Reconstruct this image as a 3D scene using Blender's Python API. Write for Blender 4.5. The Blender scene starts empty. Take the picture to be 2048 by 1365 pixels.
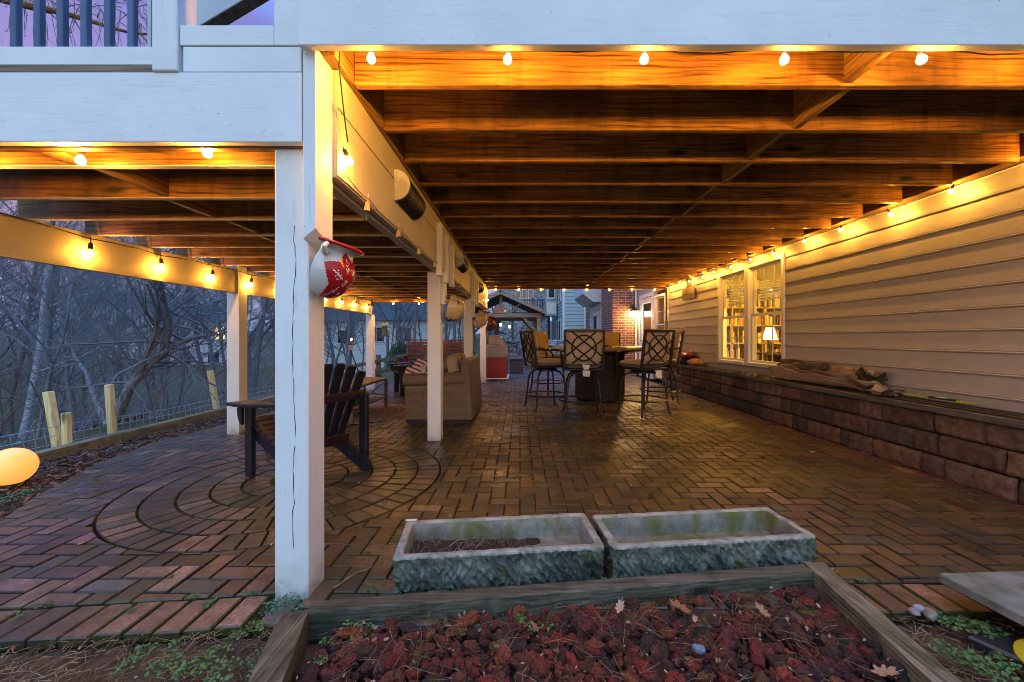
import bpy, math, random
from math import sin, cos, pi, radians, sqrt, atan2, hypot
from mathutils import Vector, Matrix, noise

R = random.Random(7)
S = bpy.context.scene
COL = S.collection

# ------------------------------------------------------------------ camera
cd = bpy.data.cameras.new('camera')
cam = bpy.data.objects.new('camera', cd)
COL.objects.link(cam)
cam.location = (0, 0, 1.08)
cam.rotation_euler = (radians(90), 0, 0)
cd.sensor_width = 36
cd.lens = 14.0625
cd.shift_x = -16 / 2048
cd.shift_y = -5.5 / 2048
cd.clip_start = 0.02
cd.clip_end = 2000
S.camera = cam

# ------------------------------------------------------------------ view / render
S.view_settings.view_transform = 'Standard'
S.view_settings.look = 'None'
S.view_settings.exposure = 0.62
S.view_settings.gamma = 1.0
S.render.engine = 'CYCLES'
S.cycles.use_denoising = True
S.cycles.use_adaptive_sampling = False
S.cycles.sample_clamp_indirect = 4
S.cycles.filter_width = 0.95
S.cycles.max_bounces = 8
S.cycles.transparent_max_bounces = 16

# ------------------------------------------------------------------ dusk sky
SUN_EL, SUN_ROT = radians(2.0), radians(180)
W = bpy.data.worlds.new('World')
S.world = W
W.use_nodes = True
wt = W.node_tree
wt.nodes.clear()
wo = wt.nodes.new('ShaderNodeOutputWorld')
bg = wt.nodes.new('ShaderNodeBackground')
sky = wt.nodes.new('ShaderNodeTexSky')
sky.sky_type = 'NISHITA'
sky.sun_disc = False
sky.sun_elevation = SUN_EL
sky.sun_rotation = SUN_ROT
tc = wt.nodes.new('ShaderNodeTexCoord')
sep = wt.nodes.new('ShaderNodeSeparateXYZ')
wt.links.new(tc.outputs['Generated'], sep.inputs[0])
# height gradient of the far twilight: lilac at the horizon, violet blue above
r1 = wt.nodes.new('ShaderNodeValToRGB')
e = r1.color_ramp.elements
e[0].position = 0.0; e[0].color = (0.11, 0.25, 0.50, 1)
e[1].position = 0.85; e[1].color = (0.34, 1.05, 2.7, 1)
m = r1.color_ramp.elements.new(0.07); m.color = (0.22, 0.26, 0.54, 1)
m = r1.color_ramp.elements.new(0.17); m.color = (0.37, 0.24, 0.42, 1)
m = r1.color_ramp.elements.new(0.55); m.color = (0.125, 0.12, 0.39, 1)
wt.links.new(sep.outputs['Z'], r1.inputs[0])
# the brighter half of the sky, behind the photographer, where the sun went down
r2 = wt.nodes.new('ShaderNodeMapRange')
r2.inputs['From Min'].default_value = -0.15
r2.inputs['From Max'].default_value = -0.95
wt.links.new(sep.outputs['Y'], r2.inputs['Value'])
mx = wt.nodes.new('ShaderNodeMix')
mx.data_type = 'RGBA'
wt.links.new(r2.outputs['Result'], mx.inputs['Factor'])
wt.links.new(r1.outputs['Color'], mx.inputs['A'])
mx.inputs['B'].default_value = (0.44, 0.75, 1.02, 1)
ad = wt.nodes.new('ShaderNodeMix')
ad.data_type = 'RGBA'; ad.blend_type = 'ADD'
ad.inputs['Factor'].default_value = 0.05
wt.links.new(mx.outputs['Result'], ad.inputs['A'])
wt.links.new(sky.outputs['Color'], ad.inputs['B'])
wt.links.new(ad.outputs['Result'], bg.inputs['Color'])
bg.inputs['Strength'].default_value = 1.0
wt.links.new(bg.outputs[0], wo.inputs[0])

# the last soft light of the sunken sun, from behind the photographer
sl = bpy.data.lights.new('sun', 'SUN')
sl.energy = 0.35
sl.angle = radians(40)
sl.color = (0.80, 0.90, 1.0)
so = bpy.data.objects.new('sun', sl)
COL.objects.link(so)
so.location = (0, -6, 8)
so.rotation_euler = (radians(50), 0, 0)

# ------------------------------------------------------------------ helpers
CX, HY, F, CH = 1040.0, 677.0, 800.0, 1.08
def P(px, py, y):
    return Vector(((px - CX) / F * y, y, CH + (HY - py) / F * y))
def G(px, py, z=0.0):
    y = (CH - z) * F / (py - HY)
    return Vector(((px - CX) / F * y, y, z))

def tag(o, label=None, cat=None, group=None, kind=None):
    if label: o['label'] = label
    if cat: o['category'] = cat
    if group: o['group'] = group
    if kind: o['kind'] = kind
    return o

def thing(name, label, cat, loc=(0, 0, 0), rz=0.0, group=None):
    o = bpy.data.objects.new(name, None)
    COL.objects.link(o)
    o.location = loc
    o.rotation_euler = (0, 0, rz)
    o.empty_display_size = 0.1
    return tag(o, label, cat, group)

def copy_tree(o, parent=None):
    c = o.copy()
    COL.objects.link(c)
    if parent is not None:
        c.parent = parent
    for ch in list(o.children):
        copy_tree(ch, c)
    return c

def rot(rx=0, ry=0, rz=0):
    return Matrix.Rotation(rz, 3, 'Z') @ Matrix.Rotation(ry, 3, 'Y') @ Matrix.Rotation(rx, 3, 'X')

class MB:
    def __init__(s):
        s.v = []; s.f = []; s.m = []; s.c = []
    def add(s, vs, fs, mi=0, col=None):
        b = len(s.v)
        s.v.extend([tuple(x) for x in vs])
        for k in fs:
            s.f.append(tuple(b + i for i in k)); s.m.append(mi); s.c.append(col)
        return s
    def obox(s, c, size, M=None, mi=0, col=None):
        hx, hy, hz = size[0] / 2, size[1] / 2, size[2] / 2
        c = Vector(c)
        vs = []
        for z in (-hz, hz):
            for y in (-hy, hy):
                for x in (-hx, hx):
                    p = Vector((x, y, z))
                    if M is not None: p = M @ p
                    vs.append(c + p)
        return s.add(vs, [(0, 2, 3, 1), (4, 5, 7, 6), (0, 1, 5, 4), (2, 6, 7, 3), (0, 4, 6, 2), (1, 3, 7, 5)], mi, col)
    def box(s, x0, x1, y0, y1, z0, z1, mi=0, col=None):
        return s.obox(((x0 + x1) / 2, (y0 + y1) / 2, (z0 + z1) / 2), (x1 - x0, y1 - y0, z1 - z0), None, mi, col)
    def bar(s, a, b, w, h, up=(0, 0, 1), mi=0, col=None):
        a = Vector(a); b = Vector(b); d = b - a
        L = d.length; d.normalize()
        u = Vector(up)
        sx = d.cross(u)
        if sx.length < 1e-4: sx = d.cross(Vector((0, 1, 0)))
        sx.normalize(); uz = sx.cross(d)
        M = Matrix((sx, d, uz)).transposed()
        return s.obox((a + b) / 2, (w, L, h), M, mi, col)
    def tube(s, pts, r, n=8, mi=0, cap=True, col=None):
        pts = [Vector(p) for p in pts]
        k = len(pts)
        rs = r if isinstance(r, (list, tuple)) else [r] * k
        t = (pts[1] - pts[0]).normalized()
        ref = Vector((0, 0, 1)) if abs(t.z) < 0.9 else Vector((1, 0, 0))
        a = t.cross(ref).normalized()
        vs = []
        for i in range(k):
            if i == 0: t = pts[1] - pts[0]
            elif i == k - 1: t = pts[-1] - pts[-2]
            else: t = pts[i + 1] - pts[i - 1]
            if t.length < 1e-9: t = Vector((0, 0, 1))
            t.normalize()
            a = a - t * a.dot(t)
            if a.length < 1e-6: a = t.orthogonal()
            a.normalize(); b = t.cross(a)
            for j in range(n):
                w = 2 * pi * j / n
                vs.append(pts[i] + (a * cos(w) + b * sin(w)) * rs[i])
        fs = []
        for i in range(k - 1):
            for j in range(n):
                j2 = (j + 1) % n
                fs.append((i * n + j, i * n + j2, (i + 1) * n + j2, (i + 1) * n + j))
        if cap:
            fs.append(tuple(range(n - 1, -1, -1)))
            fs.append(tuple((k - 1) * n + j for j in range(n)))
        return s.add(vs, fs, mi, col)
    def lathe(s, prof, n=24, c=(0, 0, 0), M=None, mi=0, a0=0.0, a1=2 * pi, col=None):
        c = Vector(c); full = abs(a1 - a0 - 2 * pi) < 1e-6
        nn = n if full else n + 1
        vs = []
        for (r, z) in prof:
            for j in range(nn):
                w = a0 + (a1 - a0) * j / n
                p = Vector((r * cos(w), r * sin(w), z))
                if M is not None: p = M @ p
                vs.append(c + p)
        fs = []
        for i in range(len(prof) - 1):
            for j in range(n):
                j2 = (j + 1) % nn
                fs.append((i * nn + j, i * nn + j2, (i + 1) * nn + j2, (i + 1) * nn + j))
        return s.add(vs, fs, mi, col)
    def prism(s, poly, vec, mi=0, col=None):
        n = len(poly); vec = Vector(vec)
        a = [Vector(p) for p in poly]
        fs = [tuple(range(n - 1, -1, -1)), tuple(range(n, 2 * n))]
        fs += [(i, (i + 1) % n, n + (i + 1) % n, n + i) for i in range(n)]
        return s.add(a + [p + vec for p in a], fs, mi, col)
    def grid(s, fn, nu, nv, mi=0, mfn=None, col=None, flip=False):
        b = len(s.v)
        for j in range(nv + 1):
            for i in range(nu + 1):
                s.v.append(tuple(fn(i / nu, j / nv)))
        for j in range(nv):
            for i in range(nu):
                a = b + j * (nu + 1) + i
                q = (a, a + 1, a + nu + 2, a + nu + 1)
                if flip: q = q[::-1]
                s.f.append(q)
                s.m.append(mfn((i + .5) / nu, (j + .5) / nv) if mfn else mi)
                s.c.append(col)
        return s
    def ball(s, c, r, nu=12, nv=8, sq=(1, 1, 1), mi=0, M=None, col=None):
        prof = []
        for i in range(nv + 1):
            w = -pi / 2 + pi * i / nv
            prof.append((max(1e-4, cos(w)) * r, sin(w) * r))
        D = Matrix.Diagonal(Vector(sq))
        if M is not None: D = M @ D
        return s.lathe(prof, nu, c, D, mi, col=col)
    def build(s, name, mats, parent=None, world=True, bevel=0.0, smooth=0.0, seg=1):
        me = bpy.data.meshes.new(name)
        off = Vector((0, 0, 0))
        if parent is not None and world:
            q = parent
            while q is not None:
                off += q.location; q = q.parent
        vs = [(a - off.x, b - off.y, c - off.z) for a, b, c in s.v] if off.length > 0 else s.v
        me.from_pydata(vs, [], s.f)
        if not isinstance(mats, (list, tuple)): mats = [mats]
        for q in mats: me.materials.append(q)
        if len(mats) > 1: me.polygons.foreach_set('material_index', s.m)
        if any(c is not None for c in s.c):
            at = me.attributes.new('tint', 'FLOAT_COLOR', 'FACE')
            buf = []
            for c in s.c:
                c = c or (0.5, 0.5, 0.5)
                buf.extend((c[0], c[1], c[2], 1.0))
            at.data.foreach_set('color', buf)
        me.update()
        if smooth:
            me.shade_smooth()
            me.set_sharp_from_angle(angle=radians(smooth))
        o = bpy.data.objects.new(name, me)
        COL.objects.link(o)
        if parent is not None: o.parent = parent
        if bevel:
            bm = o.modifiers.new('edge', 'BEVEL')
            bm.width = bevel; bm.segments = seg; bm.limit_method = 'ANGLE'; bm.angle_limit = radians(40)
        return o

def text_obj(name, txt, size, m, loc, rmat, parent, ext=0.002, shear=0.0, alignx='CENTER'):
    cu = bpy.data.curves.new(name, 'FONT')
    cu.body = txt; cu.size = size; cu.extrude = ext; cu.shear = shear
    cu.align_x = alignx; cu.align_y = 'CENTER'
    cu.materials.append(m)
    tmp = bpy.data.objects.new('lettering_curve', cu)
    COL.objects.link(tmp)
    bpy.context.view_layer.update()
    me = bpy.data.meshes.new_from_object(tmp.evaluated_get(bpy.context.evaluated_depsgraph_get()))
    bpy.data.objects.remove(tmp)
    o = bpy.data.objects.new(name, me)
    COL.objects.link(o)
    o.parent = parent
    pl = Vector(parent.location) if parent else Vector((0, 0, 0))
    o.location = Vector(loc) - pl
    o.rotation_euler = rmat.to_euler()
    return o

# ------------------------------------------------------------------ settled cloth for the bundled cover
def settle(nx, ny, L, Wd, width, seed, amp, frames):
    """Pleat a sheet, let it settle on a ledge between two walls, return its points."""
    made = []
    vs, fs = [], []
    for i in range(nx + 1):
        x = (i / nx - .5) * L
        for j in range(ny + 1):
            t = j / ny
            y = (t - .5) * width + .02 * noise.noise(Vector((x * 3, t * 4, seed))) + .03 * noise.noise(Vector((x * 1.3, seed, 1)))
            h = .11 * amp * (1 + .5 * noise.noise(Vector((x * 2.2, t * 3, seed + 5))))
            z = .16 + h * cos(t * 10 * pi + 3.2 * noise.noise(Vector((x * 1.5, seed, t)))) * (.6 + .4 * sin(pi * t))
            vs.append((x * (.92 + .05 * sin(t * 17)), y, z))
    for i in range(nx):
        for j in range(ny):
            a = i * (ny + 1) + j; fs.append((a, a + 1, a + ny + 2, a + ny + 1))
    def mesh_obj(nm, v, f):
        me = bpy.data.meshes.new(nm); me.from_pydata(v, [], f)
        o = bpy.data.objects.new(nm, me); COL.objects.link(o); made.append(o)
        return o
    o = mesh_obj('cloth_sheet', vs, fs)
    w_ = width / 2
    for v, f in (([(-3, -3, 0), (3, -3, 0), (3, 3, 0), (-3, 3, 0)], (0, 1, 2, 3)), ([(-3, w_, -.1), (3, w_, -.1), (3, w_, 1), (-3, w_, 1)], (0, 1, 2, 3)), ([(-3, -w_ - .03, -.1), (3, -w_ - .03, -.1), (3, -w_ - .03, 1), (-3, -w_ - .03, 1)], (3, 2, 1, 0))):
        k = mesh_obj('ledge_side', v, [f])
        k.modifiers.new('col', 'COLLISION'); k.collision.thickness_outer = .006; k.collision.cloth_friction = 20
    m = o.modifiers.new('cloth', 'CLOTH'); st = m.settings
    st.quality = 7; st.mass = .25; st.tension_stiffness = 25; st.compression_stiffness = 25; st.shear_stiffness = 12; st.bending_stiffness = 1.2; st.air_damping = 2
    cs = m.collision_settings; cs.use_self_collision = True; cs.self_distance_min = .006; cs.distance_min = .006; cs.collision_quality = 3
    m.point_cache.frame_start = 1; m.point_cache.frame_end = frames
    for f in range(1, frames + 1): S.frame_set(f)
    e_ = o.evaluated_get(bpy.context.evaluated_depsgraph_get()); em = e_.to_mesh()
    pts = [tuple(v.co) for v in em.vertices]
    e_.to_mesh_clear()
    for q in made: bpy.data.objects.remove(q)
    S.frame_set(1)
    return (nx, ny, pts)
CLOTH_ROLL = settle(84, 30, 1.75, 1.3, .27, 3.3, 1.0, 55)
CLOTH_BUNDLE = settle(30, 30, .80, .80, .40, 9.1, 1.1, 85)
# ------------------------------------------------------------------ materials
class NT:
    """Small wrapper to wire shader nodes."""
    def __init__(s, name):
        s.mat = bpy.data.materials.new(name); s.mat.use_nodes = True
        s.t = s.mat.node_tree; s.t.nodes.clear()
        s.out = s.t.nodes.new('ShaderNodeOutputMaterial')
        s.b = s.t.nodes.new('ShaderNodeBsdfPrincipled')
        s.t.links.new(s.b.outputs[0], s.out.inputs[0])
    def n(s, ty, **kw):
        q = s.t.nodes.new(ty)
        for k, v in kw.items(): setattr(q, k, v)
        return q
    def l(s, a, b): s.t.links.new(a, b)
    def coords(s, scale=(1, 1, 1), rnd=True, kind='Object'):
        t = s.n('ShaderNodeTexCoord')
        mp = s.n('ShaderNodeMapping')
        mp.inputs['Scale'].default_value = scale
        s.l(t.outputs[kind], mp.inputs['Vector'])
        if rnd:
            oi = s.n('ShaderNodeObjectInfo')
            mu = s.n('ShaderNodeMath', operation='MULTIPLY'); mu.inputs[1].default_value = 37.0
            s.l(oi.outputs['Random'], mu.inputs[0])
            cb = s.n('ShaderNodeCombineXYZ')
            for i in range(3): s.l(mu.outputs[0], cb.inputs[i])
            s.l(cb.outputs[0], mp.inputs['Location'])
        return mp.outputs[0]
    def noise(s, co, scale, detail=4, rough=0.55, dist=0.0):
        q = s.n('ShaderNodeTexNoise')
        q.inputs['Scale'].default_value = scale; q.inputs['Detail'].default_value = detail
        q.inputs['Roughness'].default_value = rough; q.inputs['Distortion'].default_value = dist
        s.l(co, q.inputs['Vector'])
        return q.outputs['Fac']
    def ramp(s, fac, stops):
        q = s.n('ShaderNodeValToRGB')
        el = q.color_ramp.elements
        while len(el) < len(stops): el.new(0.5)
        for i, (p, c) in enumerate(stops):
            if not isinstance(c, (tuple, list)): c = (c, c, c)
            el[i].position = p; el[i].color = (c[0], c[1], c[2], 1)
        s.l(fac, q.inputs[0])
        return q.outputs['Color']
    def mix(s, a, b, fac, mode='MIX'):
        q = s.n('ShaderNodeMix', data_type='RGBA', blend_type=mode)
        for key, v in (('A', a), ('B', b)):
            if isinstance(v, (tuple, list)): q.inputs[key].default_value = (v[0], v[1], v[2], 1)
            else: s.l(v, q.inputs[key])
        if isinstance(fac, (int, float)): q.inputs['Factor'].default_value = fac
        else: s.l(fac, q.inputs['Factor'])
        return q.outputs['Result']
    def bump(s, h, strength=0.3, dist=0.01):
        q = s.n('ShaderNodeBump')
        q.inputs['Strength'].default_value = strength; q.inputs['Distance'].default_value = dist
        s.l(h, q.inputs['Height'])
        s.l(q.outputs[0], s.b.inputs['Normal'])
    def set(s, **kw):
        for k, v in kw.items():
            k = {'rough': 'Roughness', 'metal': 'Metallic', 'spec': 'Specular IOR Level', 'coat': 'Coat Weight'}.get(k, k)
            s.b.inputs[k].default_value = v
    def col(s, c):
        if isinstance(c, (tuple, list)): s.b.inputs['Base Color'].default_value = (c[0], c[1], c[2], 1)
        else: s.l(c, s.b.inputs['Base Color'])

def pm(name, c1, c2=None, scale=12, stretch=(1, 1, 1), rough=0.6, bump=0.15, bscale=None, metal=0.0, spec=0.4, rnd=True, lo=0.35, hi=0.65, bdist=0.01, tint=False, detail=4):
    k = NT(name)
    co = k.coords(stretch, rnd)
    c2 = c2 or tuple(x * 0.7 for x in c1)
    f = k.noise(co, scale, detail)
    c = k.ramp(f, [(lo, c2), (hi, c1)])
    if tint:
        at = k.n('ShaderNodeAttribute', attribute_name='tint')
        c = k.mix(c, at.outputs['Color'], 1.0, 'MULTIPLY')
    k.col(c)
    k.set(rough=rough, metal=metal, spec=spec)
    if bump:
        k.bump(k.noise(co, bscale or scale * 4, 3), bump, bdist)
    return k.mat

def wood(name, cols, axis='X', scale=10.0, rough=0.6, bump=0.25, stain=None, knots=True, dist=5.0):
    """Long cathedral grain along an axis, knots and broad stains."""
    k = NT(name)
    st = {'X': (0.22, 1, 1), 'Y': (1, 0.22, 1), 'Z': (1, 1, 0.22)}[axis]
    co = k.coords(st)
    w = k.n('ShaderNodeTexWave', wave_type='BANDS', bands_direction={'X': 'Z', 'Y': 'Z', 'Z': 'X'}[axis])
    w.inputs['Scale'].default_value = scale; w.inputs['Distortion'].default_value = dist * 3.2
    w.inputs['Detail'].default_value = 3; w.inputs['Detail Scale'].default_value = 0.45; w.inputs['Detail Roughness'].default_value = 0.6
    k.l(co, w.inputs['Vector'])
    fine = k.noise(k.coords(tuple(70 if x == 1 else 1.1 for x in st)), 1.6, 4, 0.6)
    wide = k.noise(k.coords(tuple(9 if x == 1 else 0.9 for x in st)), 1.5, 4, 0.6, 0.8)
    rings = k.ramp(w.outputs['Fac'], [(0.05, 0.25), (0.45, 0.62), (0.95, 0.55)])
    g = k.mix(k.mix(fine, wide, 0.45), rings, 0.20)
    c = k.ramp(g, [(0.38, cols[0]), (0.48, cols[1]), (0.62, cols[2])])
    if knots:
        v = k.n('ShaderNodeTexVoronoi'); v.inputs['Scale'].default_value = 2.6
        k.l(k.coords({'X': (0.6, 2, 2), 'Y': (2, 0.6, 2), 'Z': (2, 2, 0.6)}[axis]), v.inputs['Vector'])
        kn = k.ramp(v.outputs['Distance'], [(0.06, 1.0), (0.14, 0.0)])
        c = k.mix(c, tuple(x * 0.35 for x in cols[0]), kn)
    if stain:
        s_ = k.ramp(k.noise(k.coords((0.8, 0.8, 0.8)), 2.2, 5, 0.65), [(0.47, 0.0), (0.68, 0.8)])
        c = k.mix(c, stain, s_)
    oi = k.n('ShaderNodeObjectInfo')
    c = k.mix(c, k.ramp(oi.outputs['Random'], [(0.0, (0.72, 0.68, 0.64)), (0.5, (1, 1, 1)), (1.0, (1.2, 1.22, 1.2))]), 1.0, 'MULTIPLY')
    if stain:
        drip = k.noise(k.coords({'X': (7, 2, 0.7), 'Y': (2, 7, 0.7), 'Z': (7, 7, 0.5)}[axis]), 1.6, 4, 0.6)
        c = k.mix(c, k.ramp(drip, [(0.36, (0.5, 0.46, 0.42)), (0.48, (1, 1, 1)), (0.62, (1, 1, 1)), (0.72, (1.25, 1.3, 1.2))]), 0.45, 'MULTIPLY')
    k.col(c)
    k.set(rough=rough, spec=0.35)
    k.bump(g, bump, 0.004)
    return k.mat

def emis(name, c, strength, noes=False):
    k = NT(name)
    k.t.nodes.remove(k.b)
    q = k.n('ShaderNodeEmission')
    q.inputs['Color'].default_value = (c[0], c[1], c[2], 1); q.inputs['Strength'].default_value = strength
    k.l(q.outputs[0], k.out.inputs[0])
    if noes: k.mat.cycles.emission_sampling = 'NONE'
    return k.mat

def glass(name, tint=(1, 1, 1), refl=0.12, rough=0.02):
    k = NT(name)
    k.t.nodes.remove(k.b)
    a = k.n('ShaderNodeBsdfTransparent'); a.inputs[0].default_value = (*tint, 1)
    g = k.n('ShaderNodeBsdfGlossy'); g.inputs['Roughness'].default_value = rough
    lw_ = k.n('ShaderNodeLayerWeight'); lw_.inputs['Blend'].default_value = 0.5
    pw = k.n('ShaderNodeMath', operation='POWER'); pw.inputs[1].default_value = 3.2
    k.l(lw_.outputs['Facing'], pw.inputs[0])
    fr = k.n('ShaderNodeMapRange'); fr.inputs['To Min'].default_value = 0.04; fr.inputs['To Max'].default_value = refl * 5
    k.l(pw.outputs[0], fr.inputs['Value'])
    mxs = k.n('ShaderNodeMixShader')
    k.l(fr.outputs['Result'], mxs.inputs[0]); k.l(a.outputs[0], mxs.inputs[1]); k.l(g.outputs[0], mxs.inputs[2])
    k.l(mxs.outputs[0], k.out.inputs[0])
    return k.mat

def paint_mat(name, c, axis='Z', rough=0.55, dirt=0.12):
    """Old white paint over wood: faint grain in relief, hairline checks, specks of dirt."""
    k = NT(name)
    st = {'X': (1.2, 14, 14), 'Y': (14, 1.2, 14), 'Z': (14, 14, 1.2)}[axis]
    co = k.coords(st)
    fine = k.noise(co, 3.5, 5, 0.6, 0.6)
    big = k.noise(k.coords((1, 1, 1)), 2.5, 5, 0.6)
    cc = k.ramp(big, [(0.35, tuple(x * (1 - dirt) for x in c)), (0.65, c)])
    sp = k.ramp(k.noise(k.coords((1, 1, 1)), 55, 2), [(0.74, 0.0), (0.8, 0.55)])
    cc = k.mix(cc, tuple(x * 0.35 for x in c), sp)
    st2 = k.ramp(fine, [(0.30, 0.32), (0.41, 0.0)])
    cc = k.mix(cc, tuple(x * 0.6 for x in c), st2)
    if axis == 'Z':
        tz = k.n('ShaderNodeTexCoord'); sz = k.n('ShaderNodeSeparateXYZ'); k.l(tz.outputs['Object'], sz.inputs[0])
        a_ = k.n('ShaderNodeMath', operation='MULTIPLY_ADD'); a_.inputs[1].default_value = 0.35; k.l(k.noise(k.coords((1, 1, 1)), 14, 5, 0.7), a_.inputs[0]); k.l(sz.outputs['Z'], a_.inputs[2])
        cc = k.mix(cc, (0.26, 0.235, 0.17), k.ramp(a_.outputs[0], [(0.17, 0.75), (0.24, 0.25), (0.36, 0.0)]))
    k.col(cc); k.set(rough=rough, spec=0.3)
    k.bump(fine, 0.25, 0.004)
    return k.mat

M = {}
M['white_h'] = paint_mat('white paint along', (0.74, 0.745, 0.73), 'X')
M['white_v'] = paint_mat('white paint upright', (0.74, 0.735, 0.715), 'Z')
M['cream_y'] = paint_mat('cream paint along beam', (0.50, 0.44, 0.34), 'Y')
M['crack'] = pm('open crack', (0.02, 0.018, 0.016), rough=0.9, bump=0)
M['joist'] = wood('stained joist timber', [(0.065, 0.024, 0.007), (0.27, 0.115, 0.027), (0.48, 0.235, 0.06)], 'X', 11, 0.5, 0.25, (0.06, 0.035, 0.016))
M['block'] = wood('stained blocking timber', [(0.085, 0.038, 0.010), (0.24, 0.125, 0.034), (0.40, 0.23, 0.07)], 'Y', 12, 0.55, 0.25)
M['deckboard'] = wood('deck board undersides', [(0.07, 0.035, 0.015), (0.14, 0.07, 0.03), (0.2, 0.105, 0.045)], 'Y', 8, 0.7, 0.25, (0.03, 0.02, 0.012))
M['raw_under'] = wood('weathered raw underside', [(0.10, 0.072, 0.05), (0.21, 0.155, 0.11), (0.32, 0.25, 0.19)], 'X', 9, 0.8, 0.4)
M['old_x'] = wood('weathered garden timber across', [(0.022, 0.022, 0.014), (0.075, 0.07, 0.045), (0.165, 0.155, 0.115)], 'X', 14, 0.75, 0.6, (0.03, 0.038, 0.016))
M['old_y'] = wood('weathered garden timber along', [(0.03, 0.026, 0.015), (0.11, 0.09, 0.055), (0.22, 0.185, 0.125)], 'Y', 14, 0.75, 0.6, (0.045, 0.05, 0.02))
M['new_z'] = wood('new pale pine', [(0.36, 0.27, 0.11), (0.56, 0.45, 0.21), (0.66, 0.55, 0.30)], 'Z', 10, 0.7, 0.2)
M['edging'] = wood('grey-green edging timber', [(0.10, 0.085, 0.04), (0.20, 0.17, 0.09), (0.30, 0.25, 0.15)], 'Y', 10, 0.8, 0.3, (0.09, 0.09, 0.04))
M['siding'] = pm('pale vinyl siding', (0.39, 0.365, 0.345), (0.35, 0.33, 0.31), 1.5, (1, 6, 20), 0.42, 0.08, 30, spec=0.45)
M['trim'] = pm('white trim', (0.72, 0.70, 0.66), (0.64, 0.62, 0.58), 4, rough=0.4, bump=0.03)
M['black'] = pm('black plastic', (0.02, 0.02, 0.02), rough=0.45, bump=0.05)
M['iron'] = pm('dark bronze metal', (0.032, 0.026, 0.021), (0.018, 0.015, 0.012), 20, rough=0.42, bump=0.1, metal=0.25)
M['bulb_on'] = emis('lit bulb', (1.0, 0.62, 0.25), 9, True)
M['fil_on'] = emis('lit filaments', (1.0, 0.60, 0.22), 14, True)
M['bulbglass'] = glass('clear bulb glass', (1, 0.97, 0.9), 0.2, 0.0)
M['pane'] = glass('window glass', (0.97, 0.98, 0.97), 0.15, 0.0)
M['cord'] = pm('black cord', (0.012, 0.012, 0.012), rough=0.6, bump=0)
M['creamcord'] = pm('cream cord', (0.55, 0.42, 0.24), rough=0.6, bump=0)
M['bark'] = pm('grey bark', (0.22, 0.225, 0.235), (0.075, 0.077, 0.082), 6, (6, 6, 1), 0.9, 0.7, 9, bdist=0.03)
M['bark2'] = pm('brown bark', (0.19, 0.155, 0.125), (0.07, 0.055, 0.045), 6, (6, 6, 1), 0.9, 0.7, 9, bdist=0.03)
M['birch'] = pm('white bark', (0.40, 0.41, 0.42), (0.18, 0.18, 0.18), 5, (2, 2, 6), 0.8, 0.3, 9)
M['twig'] = pm('twigs', (0.15, 0.158, 0.17), (0.10, 0.105, 0.113), 3, rough=0.9, bump=0)
M['twig2'] = pm('reddish twigs', (0.23, 0.165, 0.135), (0.15, 0.105, 0.085), 3, rough=0.9, bump=0)
M['baluster_blue'] = pm('dark blue balusters', (0.075, 0.12, 0.22), (0.05, 0.08, 0.16), 8, (1, 1, .3), 0.4, 0.1)  # dark blue tone of the railing balusters
M['bouncejoist'] = wood('joist edge with bounce light in colour', [(0.50, 0.43, 0.36), (0.66, 0.59, 0.52), (0.74, 0.68, 0.61)], 'X', 8, 0.7, 0.2)  # pale colour stands for sky light bounced up onto joist undersides
def nails(mb, x0, x1, z0, z1, y, n, seed, mi=1):
    """Small dark nail heads on a face towards -Y."""
    r_ = random.Random(seed)
    for i in range(n):
        x, z, r = r_.uniform(x0, x1), r_.uniform(z0, z1), r_.uniform(.0012, .0022)
        mb.add([(x + r * cos(2 * pi * j / 6), y - .0008, z + r * sin(2 * pi * j / 6)) for j in range(6)], [tuple(range(6))], mi)
# ------------------------------------------------------------------ terrain
def sstep(a, b, x):
    t = min(1, max(0, (x - a) / (b - a)))
    return t * t * (3 - 2 * t)

def terrain(x, y):
    z = -0.055
    d = max(0.0, -x - 4.55)
    if d > 0:
        z -= 2.9 * sstep(0, 11, d)
        z += 0.035 * max(0, d - 16) * sstep(16, 30, d)
    z += 0.055 * max(0, y - 24) * sstep(20, 34, y) * (1 - 0.6 * sstep(0, 10, -x - 6))
    a = max(abs(x + 1), 0); far = max(0, hypot(x, y) - 6)
    z += 0.10 * min(1, far / 8) * noise.noise(Vector((x * 0.35, y * 0.35, 3)))
    return z

def axis(parts):
    out = []
    for a, b, st in parts:
        n = max(1, int(round((b - a) / st)))
        out += [a + (b - a) * i / n for i in range(n)]
    return out + [parts[-1][1]]
gx = axis([(-160, -40, 8), (-40, -12, 2), (-12, -4.4, 0.4), (-4.4, 4, 0.6), (4, 20, 3), (20, 120, 12)])
gy = axis([(-60, -6, 6), (-6, 0, 1), (0, 12, 0.6), (12, 40, 2), (40, 200, 10)])
g = MB()
for y in gy:
    for x in gx: g.v.append((x, y, terrain(x, y)))
for j in range(len(gy) - 1):
    for i in range(len(gx) - 1):
        a = j * len(gx) + i
        g.f.append((a, a + 1, a + len(gx) + 1, a + len(gx))); g.m.append(0); g.c.append(None)
k = NT('winter ground')
co = k.coords((1, 1, 1), False)
c = k.ramp(k.noise(co, 9, 8, 0.7), [(0.3, (0.045, 0.028, 0.018)), (0.5, (0.12, 0.075, 0.045)), (0.7, (0.21, 0.15, 0.095))])
c = k.mix(c, (0.05, 0.085, 0.022), k.ramp(k.noise(co, 0.9, 5, 0.6), [(0.5, 0.0), (0.62, 0.85)]))
k.col(c); k.set(rough=0.95, spec=0.1)
k.bump(k.noise(co, 40, 6, 0.75), 0.9, 0.03)
M['ground'] = k.mat
tag(g.build('ground', M['ground'], smooth=60), 'winter ground of leaf litter falling away to the woods', kind='structure')

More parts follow.
